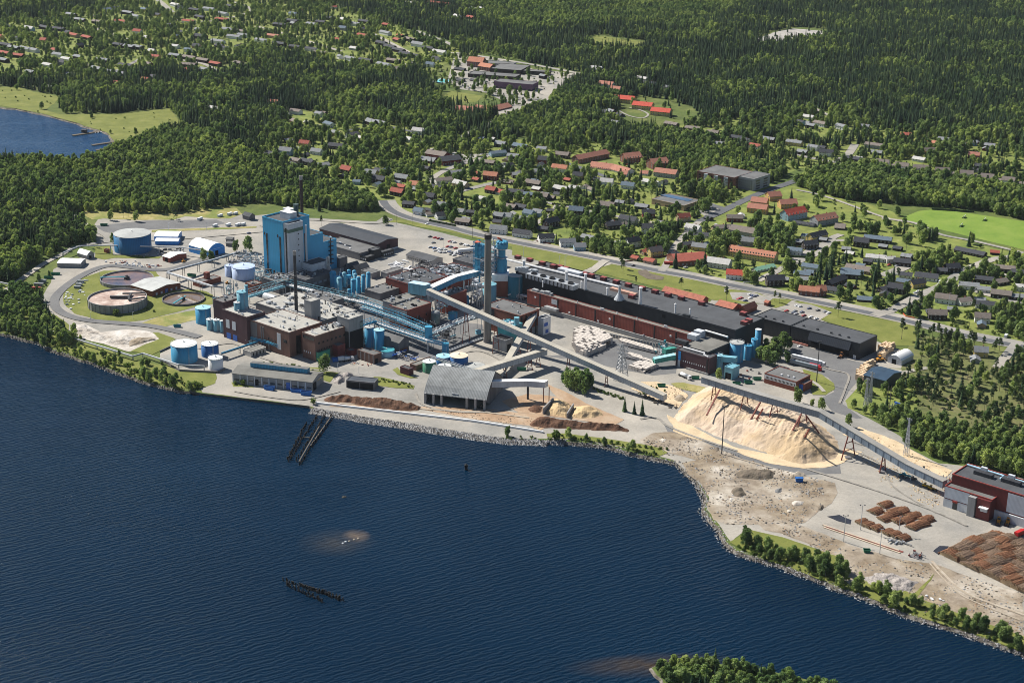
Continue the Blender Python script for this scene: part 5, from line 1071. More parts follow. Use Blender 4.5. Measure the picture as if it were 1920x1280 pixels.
# long conveyor over the chip pile
zc = 21
cA = G(*q('h', 455, 62), zc); cB = G(*q('h', 870, 192), zc); cC = G(*q('h', 1300, 312), zc); cD = G(*q('h', 1925, 690), 8.5); cE = G(*q('i', 955, 962), 6)
o, off = gallery('blue grey conveyor with a bend that runs over the chip pile to the maroon factory', [cA, cB, cC, cD, cE], 5, 4.4, M_cvg, M_cvr, name='chip_conveyor')
acr = (cC-cA).cross(Vector((0, 0, 1)))
for t_, sp in ((.1, 10), (.37, 16), (.62, 18), (.86, 20)): tp = cA.lerp(cC, t_); trestle(o, off, (tp.x, tp.y, 0), tp, sp, acr, M_rust, .6, False)
acr = (cD-cC).cross(Vector((0, 0, 1)))
for t_, sp in ((.35, 14), (.74, 6)): tp = cC.lerp(cD, t_); trestle(o, off, (tp.x, tp.y, 0), tp, sp, acr, M_rust, .7)
for (x0, y0), (x1, y1), zz in (((575, 115), (480, 300), 9), ((868, 205), (782, 358), 7), ((1162, 290), (1055, 490), 5), ((885, 255), (825, 352), 8), ((1218, 400), (1175, 478), 6), ((1195, 300), (1290, 430), 8)):
    MB().bar(G(*q('h', x0, y0), zc-.5)-off, G(*q('h', x1, y1), zz)-off, .9).build('leaning_leg', M_rust, o)
# green bale conveyors
M_grn = corr('green_gallery', (.07, .33, .27), (.05, .26, .21), 1.2, axis=0)
o, off = gallery('green bale conveyor entering the dark brick hall, lower one', [at('f', 1305, 1120, 1085), at('f', 1500, 1100, 1045)], 4, 3.6, M_grn, M_cyroof)
for t in (.3, .8): MB().bar((0, 0, 0), (0, 0, 5), .5).build('leg', M_steel, o)
o, off = gallery('green bale conveyor behind the stacks, upper one', [at('f', 1400, 1040, 1000), at('f', 1502, 1010, 980)], 4, 3.6, M_grn, M_grn)
def machine(label, zm, x, y, w, d, h, mats, seed, n=26, name='machine', cat='machine'):
    p = g(zm, x, y); e = empty(name, p, AX); tag(e, label, cat); r_ = random.Random(seed); k = len(mats); ms = [MB() for _ in mats]
    for i in range(n):
        m_ = ms[i % k]; a, b_, c = r_.uniform(-w/2, w/2), r_.uniform(-d/2, d/2), r_.uniform(0, h*.8)
        if i % 3 == 1: m_.box(a, b_, c, a+r_.uniform(.6, min(4, w*.3)), b_+r_.uniform(.6, min(3.5, d*.3)), c+r_.uniform(.5, min(3, h*.3)))
        elif i % 3 == 2: m_.tube([(a, b_, c), (a+r_.uniform(-8, 8)*(i % 2), b_+r_.uniform(-8, 8)*(1-i % 2), c)], r_.uniform(.2, .6), 6)
        else: m_.bar((a, b_, 0), (a+r_.uniform(-2, 2), b_+r_.uniform(-2, 2), h*r_.uniform(.5, 1)), .35)
    MB().box(-w/2, -d/2, -.2, w/2, d/2, .4).build('frame', M_cdark, e)
    for i, m_ in enumerate(ms): m_.build(['body', 'pipework', 'platform', 'cover'][i], mats[i], e)
    for sx in (-1, 1):
        for sy in (-1, 1): MB().bar((sx*w*.45, sy*d*.45, 0), (sx*w*.45, sy*d*.45, h*.85), .35).build('leg', M_steel, e)
    return e
machine('grey steel hopper rig against the red wing of the mill', 'f', 1235, 850, 9, 7, 12, [M_steel, M_cyan, M_lgrey], 1, name='hopper_rig')
machine('teal and grey feed machinery between the bale rows', 'f', 1385, 1000, 12, 8, 10, [M_steel, M_teal, M_lgrey], 2, name='feed_machinery')
machine('dense grey pipework below the conveyor head', 'd', 640, 780, 12, 10, 26, [M_steel, M_lgrey, M_cyan], 3, 40, 'pipework')
machine('crowded grey platforms left of the concrete chimney', 'd', 965, 690, 16, 12, 24, [M_steel, M_lgrey, M_dkst], 4, 60, 'process_frame')
machine('rows of pipes and valves among the lavender tanks and the boiler house', 'b', 420, 560, 34, 22, 10, [M_steel, M_cgrey, M_steel], 5, 90, 'pipework')
machine('tangled steel frames in front of the boiler house', 'b', 640, 765, 34, 14, 13, [M_steel, M_dkst, M_cyan], 6, 110, 'process_frame')
machine('white and cyan pipework between the evaporator columns', 'b', 1330, 770, 30, 12, 14, [M_white, M_lblue, M_steel], 7, 50, 'pipework')
machine('ducts and tanks on the yard behind the red hall', 'd', 560, 385, 30, 14, 7, [M_steel, M_dkst, M_cgrey], 8, 60, 'pipework')
machine('grey pump frames under the long pipe bridge', 'd', 420, 880, 44, 14, 10, [M_steel, M_dkst, M_cgrey], 9, 110, 'process_frame')
machine('pipes and pumps between the panelled hall and the pipe deck', 'd', 640, 960, 26, 16, 9, [M_steel, M_dkst, M_cyan], 16, 60, 'pipework')
machine('dark frames below the far end of the pipe bridge', 'b', 1300, 930, 26, 12, 12, [M_steel, M_dkst, M_cyan], 17, 60, 'pipework')
machine('frames and drums in front of the grey upper block', 'c', 1480, 430, 16, 10, 12, [M_steel, M_cyan, M_dkst], 18, 50, 'pipework')
machine('cyan lattice stand at the end of the cyan bridge', 'b', 260, 880, 10, 8, 18, [M_cyan, M_steel], 10, 24, 'process_frame')
machine('dark scrap yard machinery by the workshop', 'c', 1900, 560, 16, 8, 4, [M_dkst, M_steel, M_bdoor], 11, 30, 'machine')
machine('blue grey transformer behind the substation poles', 'i', 672, 480, 9, 5, 4.5, [M_steel, M_bdoor, M_dkst], 12, 20, 'transformer')
machine('wood chip reclaimer at the foot of the conveyor', 'i', 715, 905, 10, 4, 3, [M_dkst, M_teal], 13, 16)
machine('small white funnels on the chip dust beside the maroon factory', 'k', 640, 370, 6, 4, 4, [M_white, M_rust], 14, 10)
machine('grey pipework on the yard beside the teal tank', 'd', 1340, 640, 12, 6, 6, [M_lgrey, M_steel, M_white], 15, 26, 'pipework')
# ================================================================ PIPE BRIDGES
pw, ps = M_white, M_steel
pbridge('long white and cyan pipe bridge crossing the middle of the mill', [at('b', 720, 800, 745), at('b', 1500, 1010, 930), at('b', 1870, 1130, 1055)], 5, 4.5, M_cyan, ((-.8, .7, pw), (0, .45, ps), (.8, .55, M_cyan), (.3, .5, pw)))
pbridge('lower pipe bridge with a cyan end tower at the middle of the mill', [at('d', 0, 860, 715), at('d', 300, 960, 815), at('d', 570, 1080, 930)], 5, 5, M_lblue, ((-.8, .6, ps), (0, .6, M_cyan), (.8, .5, ps)))
bx = at('d', 566, 1080, 960); tag(MB().box(bx.x-2.8, bx.y-2.5, bx.z-3, bx.x+2.8, bx.y+2.5, bx.z+8).build('end_tower', M_lblue), 'light blue box tower closing the end of the pipe bridge', 'tower')
pbridge('second pipe deck running below toward the tank group', [at('d', 120, 930, 850), at('d', 560, 1100, 1000), at('d', 720, 1110, 1040)], 5, 3, M_lblue, ((-.8, .6, pw), (0, .5, ps), (.8, .5, ps)))
bx = at('d', 710, 1110, 1070); tag(MB().box(bx.x-2.5, bx.y-2, bx.z-5, bx.x+2.5, bx.y+2, bx.z+5).build('end_tower', M_lblue), 'blue stair box above the tank group', 'tower')
pbridge('bundle of grey blue pipes leading toward the chimney', [at('d', 590, 1060, 945), at('d', 860, 950, 830), at('d', 1000, 900, 790)], 6, 2, M_steel, ((-.9, .6, ps), (-.3, .5, M_cyan), (.3, .6, ps), (.9, .4, pw)))
pbridge('cyan lattice bridge left of the slim black chimney', [at('b', 425, 930, 870), at('b', 755, 860, 770)], 5, 6, M_cyan, ((-.6, .5, M_cyan), (.6, .5, ps)))
pbridge('cyan lattice bridge on the roof of the left brick wing', [at('b', 110, 960, 905), at('b', 290, 1010, 960)], 4, 3.5, M_cyan, ((-.6, .4, M_cyan), (.6, .4, ps)))
pbridge('grey steel bridge in front of the tall blue building', [at('b', 560, 780, 700), at('b', 720, 800, 730), at('b', 900, 760, 660), at('b', 1180, 700, 600)], 4, 4, M_steel, ((-.6, .5, pw), (.6, .5, ps)))
pbridge('bright blue pipe bridge ending at the twin blue tanks', [at('c', 1275, 440, 335), at('c', 1640, 330, 215)], 4, 3.5, M_lblue, ((-.6, .5, M_lblue), (.5, .4, ps)))
pbridge('lower grey bridge beside the bright blue one', [at('c', 1340, 470, 395), at('c', 1540, 420, 330)], 3.5, 2.5, M_steel, ((0, .5, ps),))
pbridge('pipe walkway from the basins toward the lavender tanks', [at('a', 1060, 500, 442), at('a', 1347, 600, 530), at('b', 190, 845, 785)], 3.5, 1.6, M_cgrey, ((-.5, .5, ps), (.5, .4, pw)), truss=False, legmat=M_cgrey)
pbridge('pipe walkway climbing from the basin corner to the wood edge', [at('a', 1065, 500, 438), at('a', 1347, 410, 362), at('b', 230, 545, 490), at('b', 330, 520, 460)], 3.5, 1.6, M_cdark, ((-.5, .5, ps), (.5, .4, pw)), truss=False, legmat=M_cgrey)
pbridge('thin pipeline on posts passing in front of the big blue tank', [at('a', 400, 350, 318), at('a', 505, 310, 275), at('a', 700, 320, 270), at('a', 1160, 330, 284), at('a', 1347, 355, 312)], 1.6, 1, M_steel, ((-.4, .35, pw), (.4, .25, ps)), truss=False, legstep=22)
pbridge('pipeline on posts zigzagging along the left shore', [at('a', -10, 520, 500), at('a', 85, 545, 522), at('a', 272, 690, 668), at('a', 228, 705, 686), at('a', 348, 800, 778), at('a', 296, 815, 800), at('a', 500, 890, 866), at('a', 840, 995, 970), at('a', 905, 975, 952), at('a', 1130, 1055, 1025), at('a', 1290, 1062, 1033)], 1.6, 1, M_steel, ((-.4, .35, ps), (.4, .3, pw)), truss=False, legstep=16)
pbridge('blue pipe bridge from the oil tanks to the dark brick block', [at('c', 180, 575, 522), at('c', 520, 460, 412)], 2, 1, M_steel, ((-.3, .6, M_tkblue), (.5, .3, ps)), truss=False)
pbridge('pipe bridge along the foot of the brown brick block', [at('c', 440, 420, 370), at('c', 640, 490, 420), at('c', 815, 540, 490)], 3, 2, M_lblue, ((-.5, .5, M_lblue), (.5, .4, pw)))
pbridge('thin pipes over the tank group', [at('l', 340, 640, 480), at('l', 690, 720, 590), at('l', 1210, 900, 765)], 2.5, 1.2, M_steel, ((0, .35, pw),), truss=True)
pbridge('open pipe trench racks on the yard by the chimney', [at('l', 740, 350, 335), at('l', 1500, 60, 45)], 5, .6, M_dkst, ((-.8, .3, ps), (0, .3, pw), (.8, .3, ps)), truss=False)
# horizontal vessel
p = at('b', 580, 930, 860); p2 = at('b', 730, 985, 905); e = empty('horizontal_vessel', (p.x, p.y, 0)); tag(e, 'long pale horizontal vessel on supports under the cyan bridge', 'tank'); f_ = Vector((p.x, p.y, 0))
MB().tube([p-f_, p2-f_], 3, 18).build('shell', M_steel, e, True)
for t in (.2, .8): c = (p-f_).lerp(p2-f_, t); MB().bar((c.x, c.y, 0), c, 2).build('leg', M_cdark, e)
# ================================================================ PYLONS, MASTS, POLES
def pylon(label, zm, x, yb, yt, w, arms=3, mat=None):
    e, H = lattice(label, zm, x, yb, yt, w, mat or M_steel, 9, 'power_pylon', .14)
    for k in range(arms):
        z = H*(.97-.11*k); b = MB()
        for s_ in (-1, 1): b.bar((0, 0, z), (s_*w*.62, 0, z), .25); b.bar((0, 0, z-1.6), (s_*w*.62, 0, z), .2); b.bar((s_*w*.6, 0, z), (s_*w*.6, 0, z-1.6), .18)
        b.build('cross_arm', mat or M_steel, e)
    return e, H
pylon('tall lattice power pylon standing beside the main conveyor', 'f', 1008, 1245, 915, 8)
e1, H1 = pylon('slender lattice mast, left of the substation pair', 'i', 468, 470, 290, 2.6, 2); e1, H1 = pylon('slender lattice mast, right of the substation pair', 'i', 492, 475, 250, 2.6, 2)
pylon('slim pale lattice mast at the edge of the thicket', 'i', 718, 765, 535, 3, 1, M_lgrey)
def mast(label, zm, x, yb, yt, lamps=3, r0=.28, mat=None):
    X, Y = q(zm, x, yb); p = G(X, Y); H = HZ(X, Y, q(zm, x, yt)[1]); e = empty('light_mast', p); tag(e, label, 'light mast')
    MB().tube([(0, 0, -.3), (0, 0, H)], r0, 6, r2=r0*.6).build('pole', mat or M_steel, e)
    b = MB().bar((-1.3, 0, H), (1.3, 0, H), .22); b.build('cross_arm', mat or M_steel, e)
    for k in range(lamps): MB().box(-1.3+2.6*k/max(1, lamps-1)-.3, -.5, H+.1, -1.3+2.6*k/max(1, lamps-1)+.3, .2, H+.6).build('floodlight', M_dkst, e)
mast('tall floodlight mast in front of the chip pile', 'h', 588, 580, 238, 4, .4, M_dkst); mast('tall floodlight mast beside the parked trucks', 'g', 1222, 650, 372, 4, .4, M_dkst)
for k, (x, yb, yt) in enumerate([(1000, 400, 262), (905, 465, 320), (1108, 535, 395), (1215, 420, 325)]): mast('floodlight mast '+['behind the left log rows', 'above the timber rails', 'at the end of the timber rails', 'among the small log piles'][k], 'j', x, yb, yt, 2, .25)
for k, (x, yb, yt) in enumerate([(1782, 830, 700), (1802, 830, 700)]): 
    X, Y = q('g', x-75, yb); p = G(X, Y); H = HZ(X, Y, q('g', 0, yt-20)[1]); o_ = MB().tube([(0, 0, -.3), (0, 0, H)], .3, 6).build('power_pole', M_wood); o_.location = p; tag(o_, ['left', 'right'][k]+' pole of the dark wooden pair near the transformer', 'pole')
for k, (z_, x, yb, yt) in enumerate([('A', 1052, 1085, 950), ('A', 1177, 1095, 960), ('A', 1625, 1185, 1010), ('d', 690, 200, 130), ('a', 628, 460, 400), ('a', 160, 0, 0), ('f', 105, 110, 15), ('f', 437, 195, 95), ('f', 487, 205, 95), ('f', 496, 205, 97), ('d', 186, 900, 800), ('c', 1280, 685, 610), ('c', 1480, 710, 645), ('a', 572, 740, 690), ('a', 840, 735, 690), ('e', 1420, 0, 0), ('D', 511, 475, 395), ('D', 1415, 640, 530), ('C', 1560, 240, 200), ('f', 708, 120, 30), ('m', 1170, 700, 620), ('m', 1430, 670, 610)]):
    if yb == 0: continue
    X, Y = q(z_, x, yb); p = G(X, Y); H = HZ(X, Y, q(z_, 0, yt)[1]); e = empty('street_lamp', p)
    tag(e, 'slim pole standing '+['by the road bend', 'on the long lawn near the houses', 'on the lawn near the car park', 'in the car park', 'at the loop road', '', 'on the lawn left of the flagpoles', 'as left flagpole on the lawn', 'as middle flagpole on the lawn', 'as right flagpole on the lawn', 'under the pipe bridge', 'in front of the brick store', 'on the road behind the open shed', 'below the foaming basin', 'right of the foaming basin', '', 'beside the salmon brick house', 'among the bungalows', 'in the hillside gardens', 'by the road behind the mill', 'in the gravel parking strip', 'near the caravans'][k], 'pole', kind='thing')
    MB().tube([(0, 0, -.2), (0, 0, H)], .16 if H < 20 else .22, 6, r2=.1).build('pole', M_wood if k in (0, 1, 2) else M_lgrey, e)
    MB().bar((0, 0, H), (1.2, 0, H+.1), .14).build('arm', M_lgrey, e)
# ================================================================ HEAPS
def heap(name, label, zm, s, slope, hmax, mat, step=1.6, ruf=.5, seed=0, cat='heap', zf=.12, terr=None):
    P = [tuple(G(x, y)[:2]) for x, y in pts(zm, s)]; xs = [p[0] for p in P]; ys = [p[1] for p in P]; b = MB(); idx = {}
    nx = int((max(xs)-min(xs))/step)+3; ny = int((max(ys)-min(ys))/step)+3; x0 = min(xs)-step; y0 = min(ys)-step; segs = [(P[i], P[(i+1) % len(P)]) for i in range(len(P))]
    def dist(x, y):
        m_ = 1e9
        for (ax, ay), (bx_, by) in segs:
            dx, dy = bx_-ax, by-ay; t = max(0, min(1, ((x-ax)*dx+(y-ay)*dy)/(dx*dx+dy*dy+1e-9))); m_ = min(m_, (x-ax-t*dx)**2+(y-ay-t*dy)**2)
        return math.sqrt(m_)
    Hh = {}
    for j in range(ny):
        for i in range(nx):
            x, y = x0+i*step, y0+j*step; w_ = ruf*1.6
            xx = x+w_*noise.noise(Vector((x/6, y/6, seed))); yy = y+w_*noise.noise(Vector((x/6, y/6, seed+5)))
            d = dist(xx, yy)*(1 if inpoly(xx, yy, P) else -1)
            z = hmax*(1-math.exp(-(d*slope/hmax*1.15)**1.45)) if d > 0 else -.3
            if z > 0: z = z*(1+.22*noise.noise(Vector((x/14, y/14, seed+1))))+ruf*noise.noise(Vector((x/4, y/4, seed+2)))*min(1, d/2)+ruf*.45*noise.noise(Vector((x/1.7, y/1.7, seed+3)))*min(1, d/2)
            if terr: z = terr(x, y, z, d)
            if d > -step*1.6: Hh[(i, j)] = (x, y, max(z, -.3))
    for k, v in Hh.items(): idx[k] = len(b.v); b.v.append(v)
    for (i, j) in Hh:
        if (i+1, j) in idx and (i, j+1) in idx and (i+1, j+1) in idx: b.f.append((idx[(i, j)], idx[(i+1, j)], idx[(i+1, j+1)], idx[(i, j+1)])); b.m.append(0)
    o_ = b.build(name, mat, None, False); tag(o_, label, cat); return o_
M_chip = ground_mat('wood_chips', [(.3, (.36, .26, .155)), (.5, (.47, .35, .22)), (.7, (.56, .44, .30))], .06, 9, [(.3, (.44, .34, .25)), (.7, (.58, .47, .37))], .02, bump=.35, fine=1.5)
M_barkm = ground_mat('bark', [(.3, (.06, .032, .020)), (.55, (.13, .07, .045)), (.75, (.22, .13, .08))], .4, 8, fine=2)
M_chip2 = ground_mat('chips_tan', [(.3, (.40, .28, .15)), (.6, (.58, .43, .25)), (.75, (.68, .52, .33))], .2, 8, fine=2)
_n0 = g('h', 865, 300); _uu = Vector((math.cos(AX+.25), math.sin(AX+.25), 0))
def chipf(x, y, z, d):
    if d <= 0: return z
    u = Vector((x-_n0.x, y-_n0.y, 0)).dot(_uu); z -= 2.4*math.exp(-(u/9)**2)*min(1, d/10)
    f = max(0, min(1, (z-7)/3)); return z+f*(1.1*noise.noise(Vector((u/2.2, 0, 3)))+.5*noise.noise(Vector((u/1.1, d/30, 8))))+1.6*noise.noise(Vector((x/22, y/22, 5)))*(1-f)*min(1, d/6)
heap('chip_pile', 'huge pale pile of wood chips under the bent conveyor', 'h', '240,315 300,235 380,150 470,98 560,90 700,130 850,190 1000,240 1180,300 1330,390 1420,470 1442,560 1425,612 1330,640 1180,658 1080,640 1000,612 840,550 640,488 520,440 420,392 330,368 262,350', .74, 13.8, M_chip, 1.5, .6, 1, terr=chipf)
heap('bark_pile', 'long dark bark heap on the quay, left of the bark shed', 'c', '1135,965 1180,930 1300,925 1500,945 1700,960 1920,985 1960,1000 2040,1010 2090,1040 2040,1065 1900,1062 1700,1045 1500,1015 1300,985 1180,980', .9, 6.2, M_barkm, 1.1, .9, 2)
heap('bark_pile', 'long dark bark heap right of the bark shed by the shore', 'e', '1405,745 1450,705 1520,695 1700,715 1900,735 2100,755 2240,770 2310,800 2290,815 2150,808 1900,800 1700,785 1500,778 1420,765', .9, 6.2, M_barkm, 1.1, .9, 3)
heap('bark_pile', 'small dark bark heap under the chute', 'e', '1385,610 1420,580 1480,575 1530,590 1520,640 1460,650 1400,640', .7, 3.2, M_barkm, 1, .7, 4)
heap('chip_heap', 'tan wood chip heap between the two concrete walls', 'e', '1540,650 1560,570 1600,525 1680,525 1750,550 1790,580 1770,630 1740,685 1640,675', .8, 6.5, M_chip2, 1.2, .8, 5)
heap('chip_heap', 'tan wood chip heap right of the second concrete wall', 'e', '1770,690 1780,640 1810,590 1900,580 2000,600 2060,630 2070,670 1980,690 1880,700', .8, 5.5, M_chip2, 1.2, .8, 6)
for k, (s, mt, lb, hm_) in enumerate([('680,720 740,690 820,690 940,690 980,720 960,760 860,770 720,755', M_soil, 'long low black and brown soil ridge on the point', 2.6), ('1060,740 1100,710 1180,712 1210,740 1150,755 1080,765', M_dirt, 'brown earth heap near the blue container', 2), ('960,840 985,825 1020,830 1030,855 1000,866 970,860', M_asph, 'dark gravel cone on the dirt ground', 2), ('1270,825 1300,812 1330,825 1320,838 1280,838', M_asph, 'low dark gravel heap at the edge of the dirt', 1.3), ('650,850 690,812 740,830 775,870 730,895 670,885', M_soil, 'rough brown rubbish heap in the middle of the dirt', 2.2), ('1270,960 1300,942 1335,960 1320,985 1280,985', M_soil, 'reddish brown heap beside the log yard corner', 2), ('520,545 545,530 575,535 580,560 550,565', M_soil, 'dark scrap heap at the foot of the floodlight mast', 1.6), ('185,545 215,530 260,540 270,560 220,565', M_dirt, 'small earth heap near the shore inlet', 1.5), ('1080,930 1120,915 1190,925 1170,950 1100,955', M_lime, 'white lime heap on the dirt ground', 1.0), ('630,905 660,888 690,900 660,920', M_lime, 'little white heap near the stony shore', .9), ('130,485 160,462 195,478 180,495', flat('pale_scrap', (.5, .45, .38)), 'pale scrap heap left of the haul road', 1.2), ('1050,990 1075,975 1105,990 1080,1010', _mc['pale_scrap'], 'heap of pale rubble on the dirt ground', 1.3)]):
    heap('earth_heap', lb, 'h', s, .7, hm_, mt, 1.1, .7, 10+k)
heap('rubble_heap', 'grey rubble heap with bricks by the lower shore', 'j', '1000,680 1080,640 1180,640 1230,660 1330,690 1290,740 1200,760 1100,730', .5, 1.8, flat('rubble', (.30, .27, .25), .9, .6, 1.2), 1.1, 1.0, 30)
heap('rubble_heap', 'heap of grey boulders behind the open shed', 'c', '1220,790 1270,730 1330,695 1420,705 1440,730 1370,740 1350,790 1280,815', .7, 2.5, flat('rubble', (.30, .27, .25), .9, .6, 1.2), .9, 1.6, 31)
heap('earth_heap', 'sandy mound beside the chip dust strip', 'g', '230,770 250,740 300,742 325,770 290,790 250,785', .7, 2, M_dirt, 1, .5, 33)
heap('lime_heap', 'white lime mud mound by the left shore', 'a', '430,815 470,775 540,768 600,810 640,830 720,850 800,830 860,850 820,900 700,895 600,870 500,850', .35, 2, M_lime, 1.3, .9, 34); heap('lime_heap', 'brown edge of the lime mud mound', 'a', '800,880 860,850 960,850 1000,865 900,890 820,915', .5, 1.5, M_dirt, 1.2, .8, 35)
# walls in the bark yard
for z_, a, b_, h_, lb in (('e', (1527, 655), (1620, 560), 5, 'concrete wall, left side of the chip bay'), ('e', (1742, 690), (1800, 600), 4, 'concrete wall between the two tan chip heaps')):
    A = g(z_, *a); B = g(z_, *b_); tag(MB().bar(A+Vector((0, 0, h_/2-.2)), B+Vector((0, 0, h_/2-.2)), .8, h_).build('bay_wall', M_cgrey), lb, 'wall')
A, B = g('c', 1070, 992), g('e', 0, 618); Cc, Dd = g('e', 900, 722), g('e', 1530, 822)
w_ = MB()
for a, b_ in ((A, B), (B, Cc), (Cc, Dd)): w_.bar(a+Vector((0, 0, .6)), b_+Vector((0, 0, .6)), 1.1, 1.6)
tag(w_.build('quay_parapet', M_white), 'long pale concrete parapet along the quay', 'wall')
w_ = MB()
for a, b_ in (((990, 540), (1150, 700)), ): pass
for s, lb in (('0,840 240,960 470,1100 1080,1130 1400,1145 1560,1060', 'low concrete bund wall around the oil tanks'), ('0,650 280,520 ', 'dark bund wall behind the biggest oil tank')):
    P = [G(x, y) for x, y in pts('n', s)]; w_ = MB()
    for a, b_ in zip(P, P[1:]): w_.bar(a+Vector((0, 0, .7)), b_+Vector((0, 0, .7)), .5, 1.8)
    tag(w_.build('bund_wall', M_cdark), lb, 'wall')
# ================================================================ BALES AND BUNDLES
M_bale = flat('paper_bale', (.56, .51, .46), .9, .35, .5, dirt=(.30, .24, .19)); bm = MB().box(-1.15, -.75, 0, 1.15, .75, 1.25).mesh('paper_bale', M_bale)
def bales(zm, s, lay, lab, grp, sx=2.5, sy=1.7, jit=.12, limit=400, me=bm, nm='paper_bale', cat='bale', zs=1.26):
    P = [tuple(G(x, y)[:2]) for x, y in pts(zm, s)]; ca, sa = math.cos(AX), math.sin(AX); loc = [(x*ca+y*sa, -x*sa+y*ca) for x, y in P]; r_ = random.Random(len(P)+lay)
    u = min(p[0] for p in loc); n = 0
    while u < max(p[0] for p in loc):
        v = min(p[1] for p in loc)
        while v < max(p[1] for p in loc):
            if inpoly(u, v, loc):
                x, y = u*ca-v*sa, u*sa+v*ca; top = lay-(1 if r_.random() < .25 else 0)
                # only the outer and upper bales of the stack can be seen
                ed = not all(inpoly(u+dx, v+dy, loc) for dx, dy in ((sx, 0), (-sx, 0), (0, sy), (0, -sy)))
                for z in range(0 if ed else max(0, top-1), max(1, top)):
                    n += 1
                    if n > limit: return n
                    o_ = inst(nm, me, None, (x+r_.uniform(-jit, jit), y+r_.uniform(-jit, jit), z*zs), AX+r_.uniform(-.06, .06), (sx/2.45, sy/1.68, zs/1.3)); tag(o_, lab, cat, grp)
            v += sy
        u += sx
    return n
nb = bales('f', '580,900 575,830 610,800 700,800 800,820 880,870 930,905 930,930 820,970 700,1030 640,1020 560,940', 3, 'pale waste paper bale in the biggest stack on the mill yard', 'bales of the big stack', 3.3, 2.5, .15, 210, zs=1.9)
nb += bales('f', '1080,1125 1150,1105 1270,1095 1350,1120 1300,1160 1240,1190 1150,1170 1090,1150', 2, 'pale waste paper bale in the small stack by the pylon', 'bales of the small stack', 3.0, 2.4, .15, 50, zs=1.7)
bales('f', '980,880 1000,865 1330,965 1330,990 1200,960 1020,905', 1, 'waste paper bale in the long row before the green conveyors', 'bales in the upper row', 2.6, 2.2, .15, 40, zs=1.8); bales('f', '1055,1005 1080,990 1290,1065 1290,1085 1150,1050', 1, 'waste paper bale on the lower feed track', 'bales on the lower row', 2.6, 2.0, .2, 24)
for k, (a, b_) in enumerate([((1025, 925), (1330, 1000)), ((1035, 1035), (1300, 1100))]):
    A, B = g('f', *a), g('f', *b_); e = empty('feed_track', A); tag(e, ['black feed track, upper of two on the bale yard', 'black feed track, lower of two on the bale yard'][k], 'conveyor'); D_ = B-A
    MB().bar((0, 0, .5), D_+Vector((0, 0, .5)), 3, .8).build('belt', M_dkst, e); 
    for i in range(12): c = D_*(i/11); MB().bar((c.x, c.y, 0), (c.x, c.y, 1.4), .3).build('post', M_steel, e)
A, B = g('f', 625, 1060), g('f', 945, 1160); tag(MB().bar(A+Vector((0, 0, .2)), B+Vector((0, 0, .2)), 1, .4).build('rail_beam', M_rust), 'long rusty beam lying beside the main conveyor', 'beam')
cw = MB(); A, B = g('f', 850, 835), g('f', 1440, 960)
for i in range(22): c = A.lerp(B, i/21); cw.box(c.x-1.6, c.y-.6, 0, c.x+1.6, c.y+.6, 3.4)
e = empty('barrier_wall', A); tag(e, 'row of grey concrete wall blocks behind the bale rows', 'wall')
for i in range(22): c = (B-A)*(i/21); MB().bar(c+Vector((0, 0, 1.5)), c+(B-A)*.037+Vector((0, 0, 1.5)), .8, 3.4).build('wall_block', M_cgrey, e)
M_pulp = flat('pulp_wrap', (.62, .46, .30), .9, .25, .6); pm = MB().box(-.9, -.8, 0, .9, .8, 1.9).mesh('pulp_bundle', M_pulp)
bales('g', '1490,640 1500,600 1540,560 1600,520 1625,525 1600,560 1570,600 1550,650', 2, 'tan wrapped bundle in the pile beside the slate blue shed', 'bundles beside the blue shed', 2.6, 2.4, .4, 110, pm, 'pulp_bundle', 'bundle', 1.95)
bales('g', '1640,480 1660,430 1690,400 1760,415 1750,435 1700,470 1680,500', 2, 'tan wrapped bundle in the pile beside the white arched tent', 'bundles beside the white tent', 2.6, 2.4, .4, 80, pm, 'pulp_bundle', 'bundle', 1.95)
# ================================================================ LOGS
M_log = flat('log_bark', (.26, .125, .065), .9, .5, .8, dirt=(.34, .24, .16)); M_logend = flat('log_end', (.42, .30, .18), .9, .3, 1)
M_log2 = flat('log_bark_grey', (.25, .17, .115), .9, .5, .5, dirt=(.10, .07, .05))
def logpile(label, c, ang, L_, w, h, n, mat, seed, stuff=False, name='log_pile', r0=.22):
    r_ = random.Random(seed); b = MB(); ca, sa = math.cos(ang), math.sin(ang)
    for i in range(n):
        v = r_.gauss(0, .42)*w/2; v = max(-w/2, min(w/2, v)); top = h*math.sqrt(max(.02, 1-(v/(w/2))**2)); z = top*r_.uniform(.55, 1)**.5
        u = r_.uniform(-.06, .06)*L_; k = r_.uniform(.8, 1.05)*L_/2; t1 = r_.uniform(-.12, .12)*w*.25; rr = r0*r_.uniform(.7, 1.3)
        P0 = Vector((u-k, v-t1, z+r_.uniform(-.15, .15))); P1 = Vector((u+k, v+t1, z+r_.uniform(-.15, .15))); s0 = len(b.v)
        b.tube([P0, P1], rr, 5); b.m[-1] = 1; b.m[-2] = 1
    core = [(-w*.46, 0), (w*.46, 0), (w*.36, h*.7), (0, h*.9), (-w*.36, h*.7)]; x0, x1 = -L_*.42, L_*.42
    n0 = len(b.v); b.v += [(x0, y, z) for y, z in core]+[(x1, y, z) for y, z in core]
    for i in range(5): b.f.append((n0+i, n0+(i+1) % 5, n0+5+(i+1) % 5, n0+5+i)); b.m.append(0)
    b.f.append((n0+4, n0+3, n0+2, n0+1, n0)); b.m.append(1); b.f.append((n0+5, n0+6, n0+7, n0+8, n0+9)); b.m.append(1)
    o_ = b.build(name, [mat, M_logend]); o_.location = c; o_.rotation_euler = (0, 0, ang); tag(o_, label, 'log pile', kind='stuff'); return o_
la = R(-41)
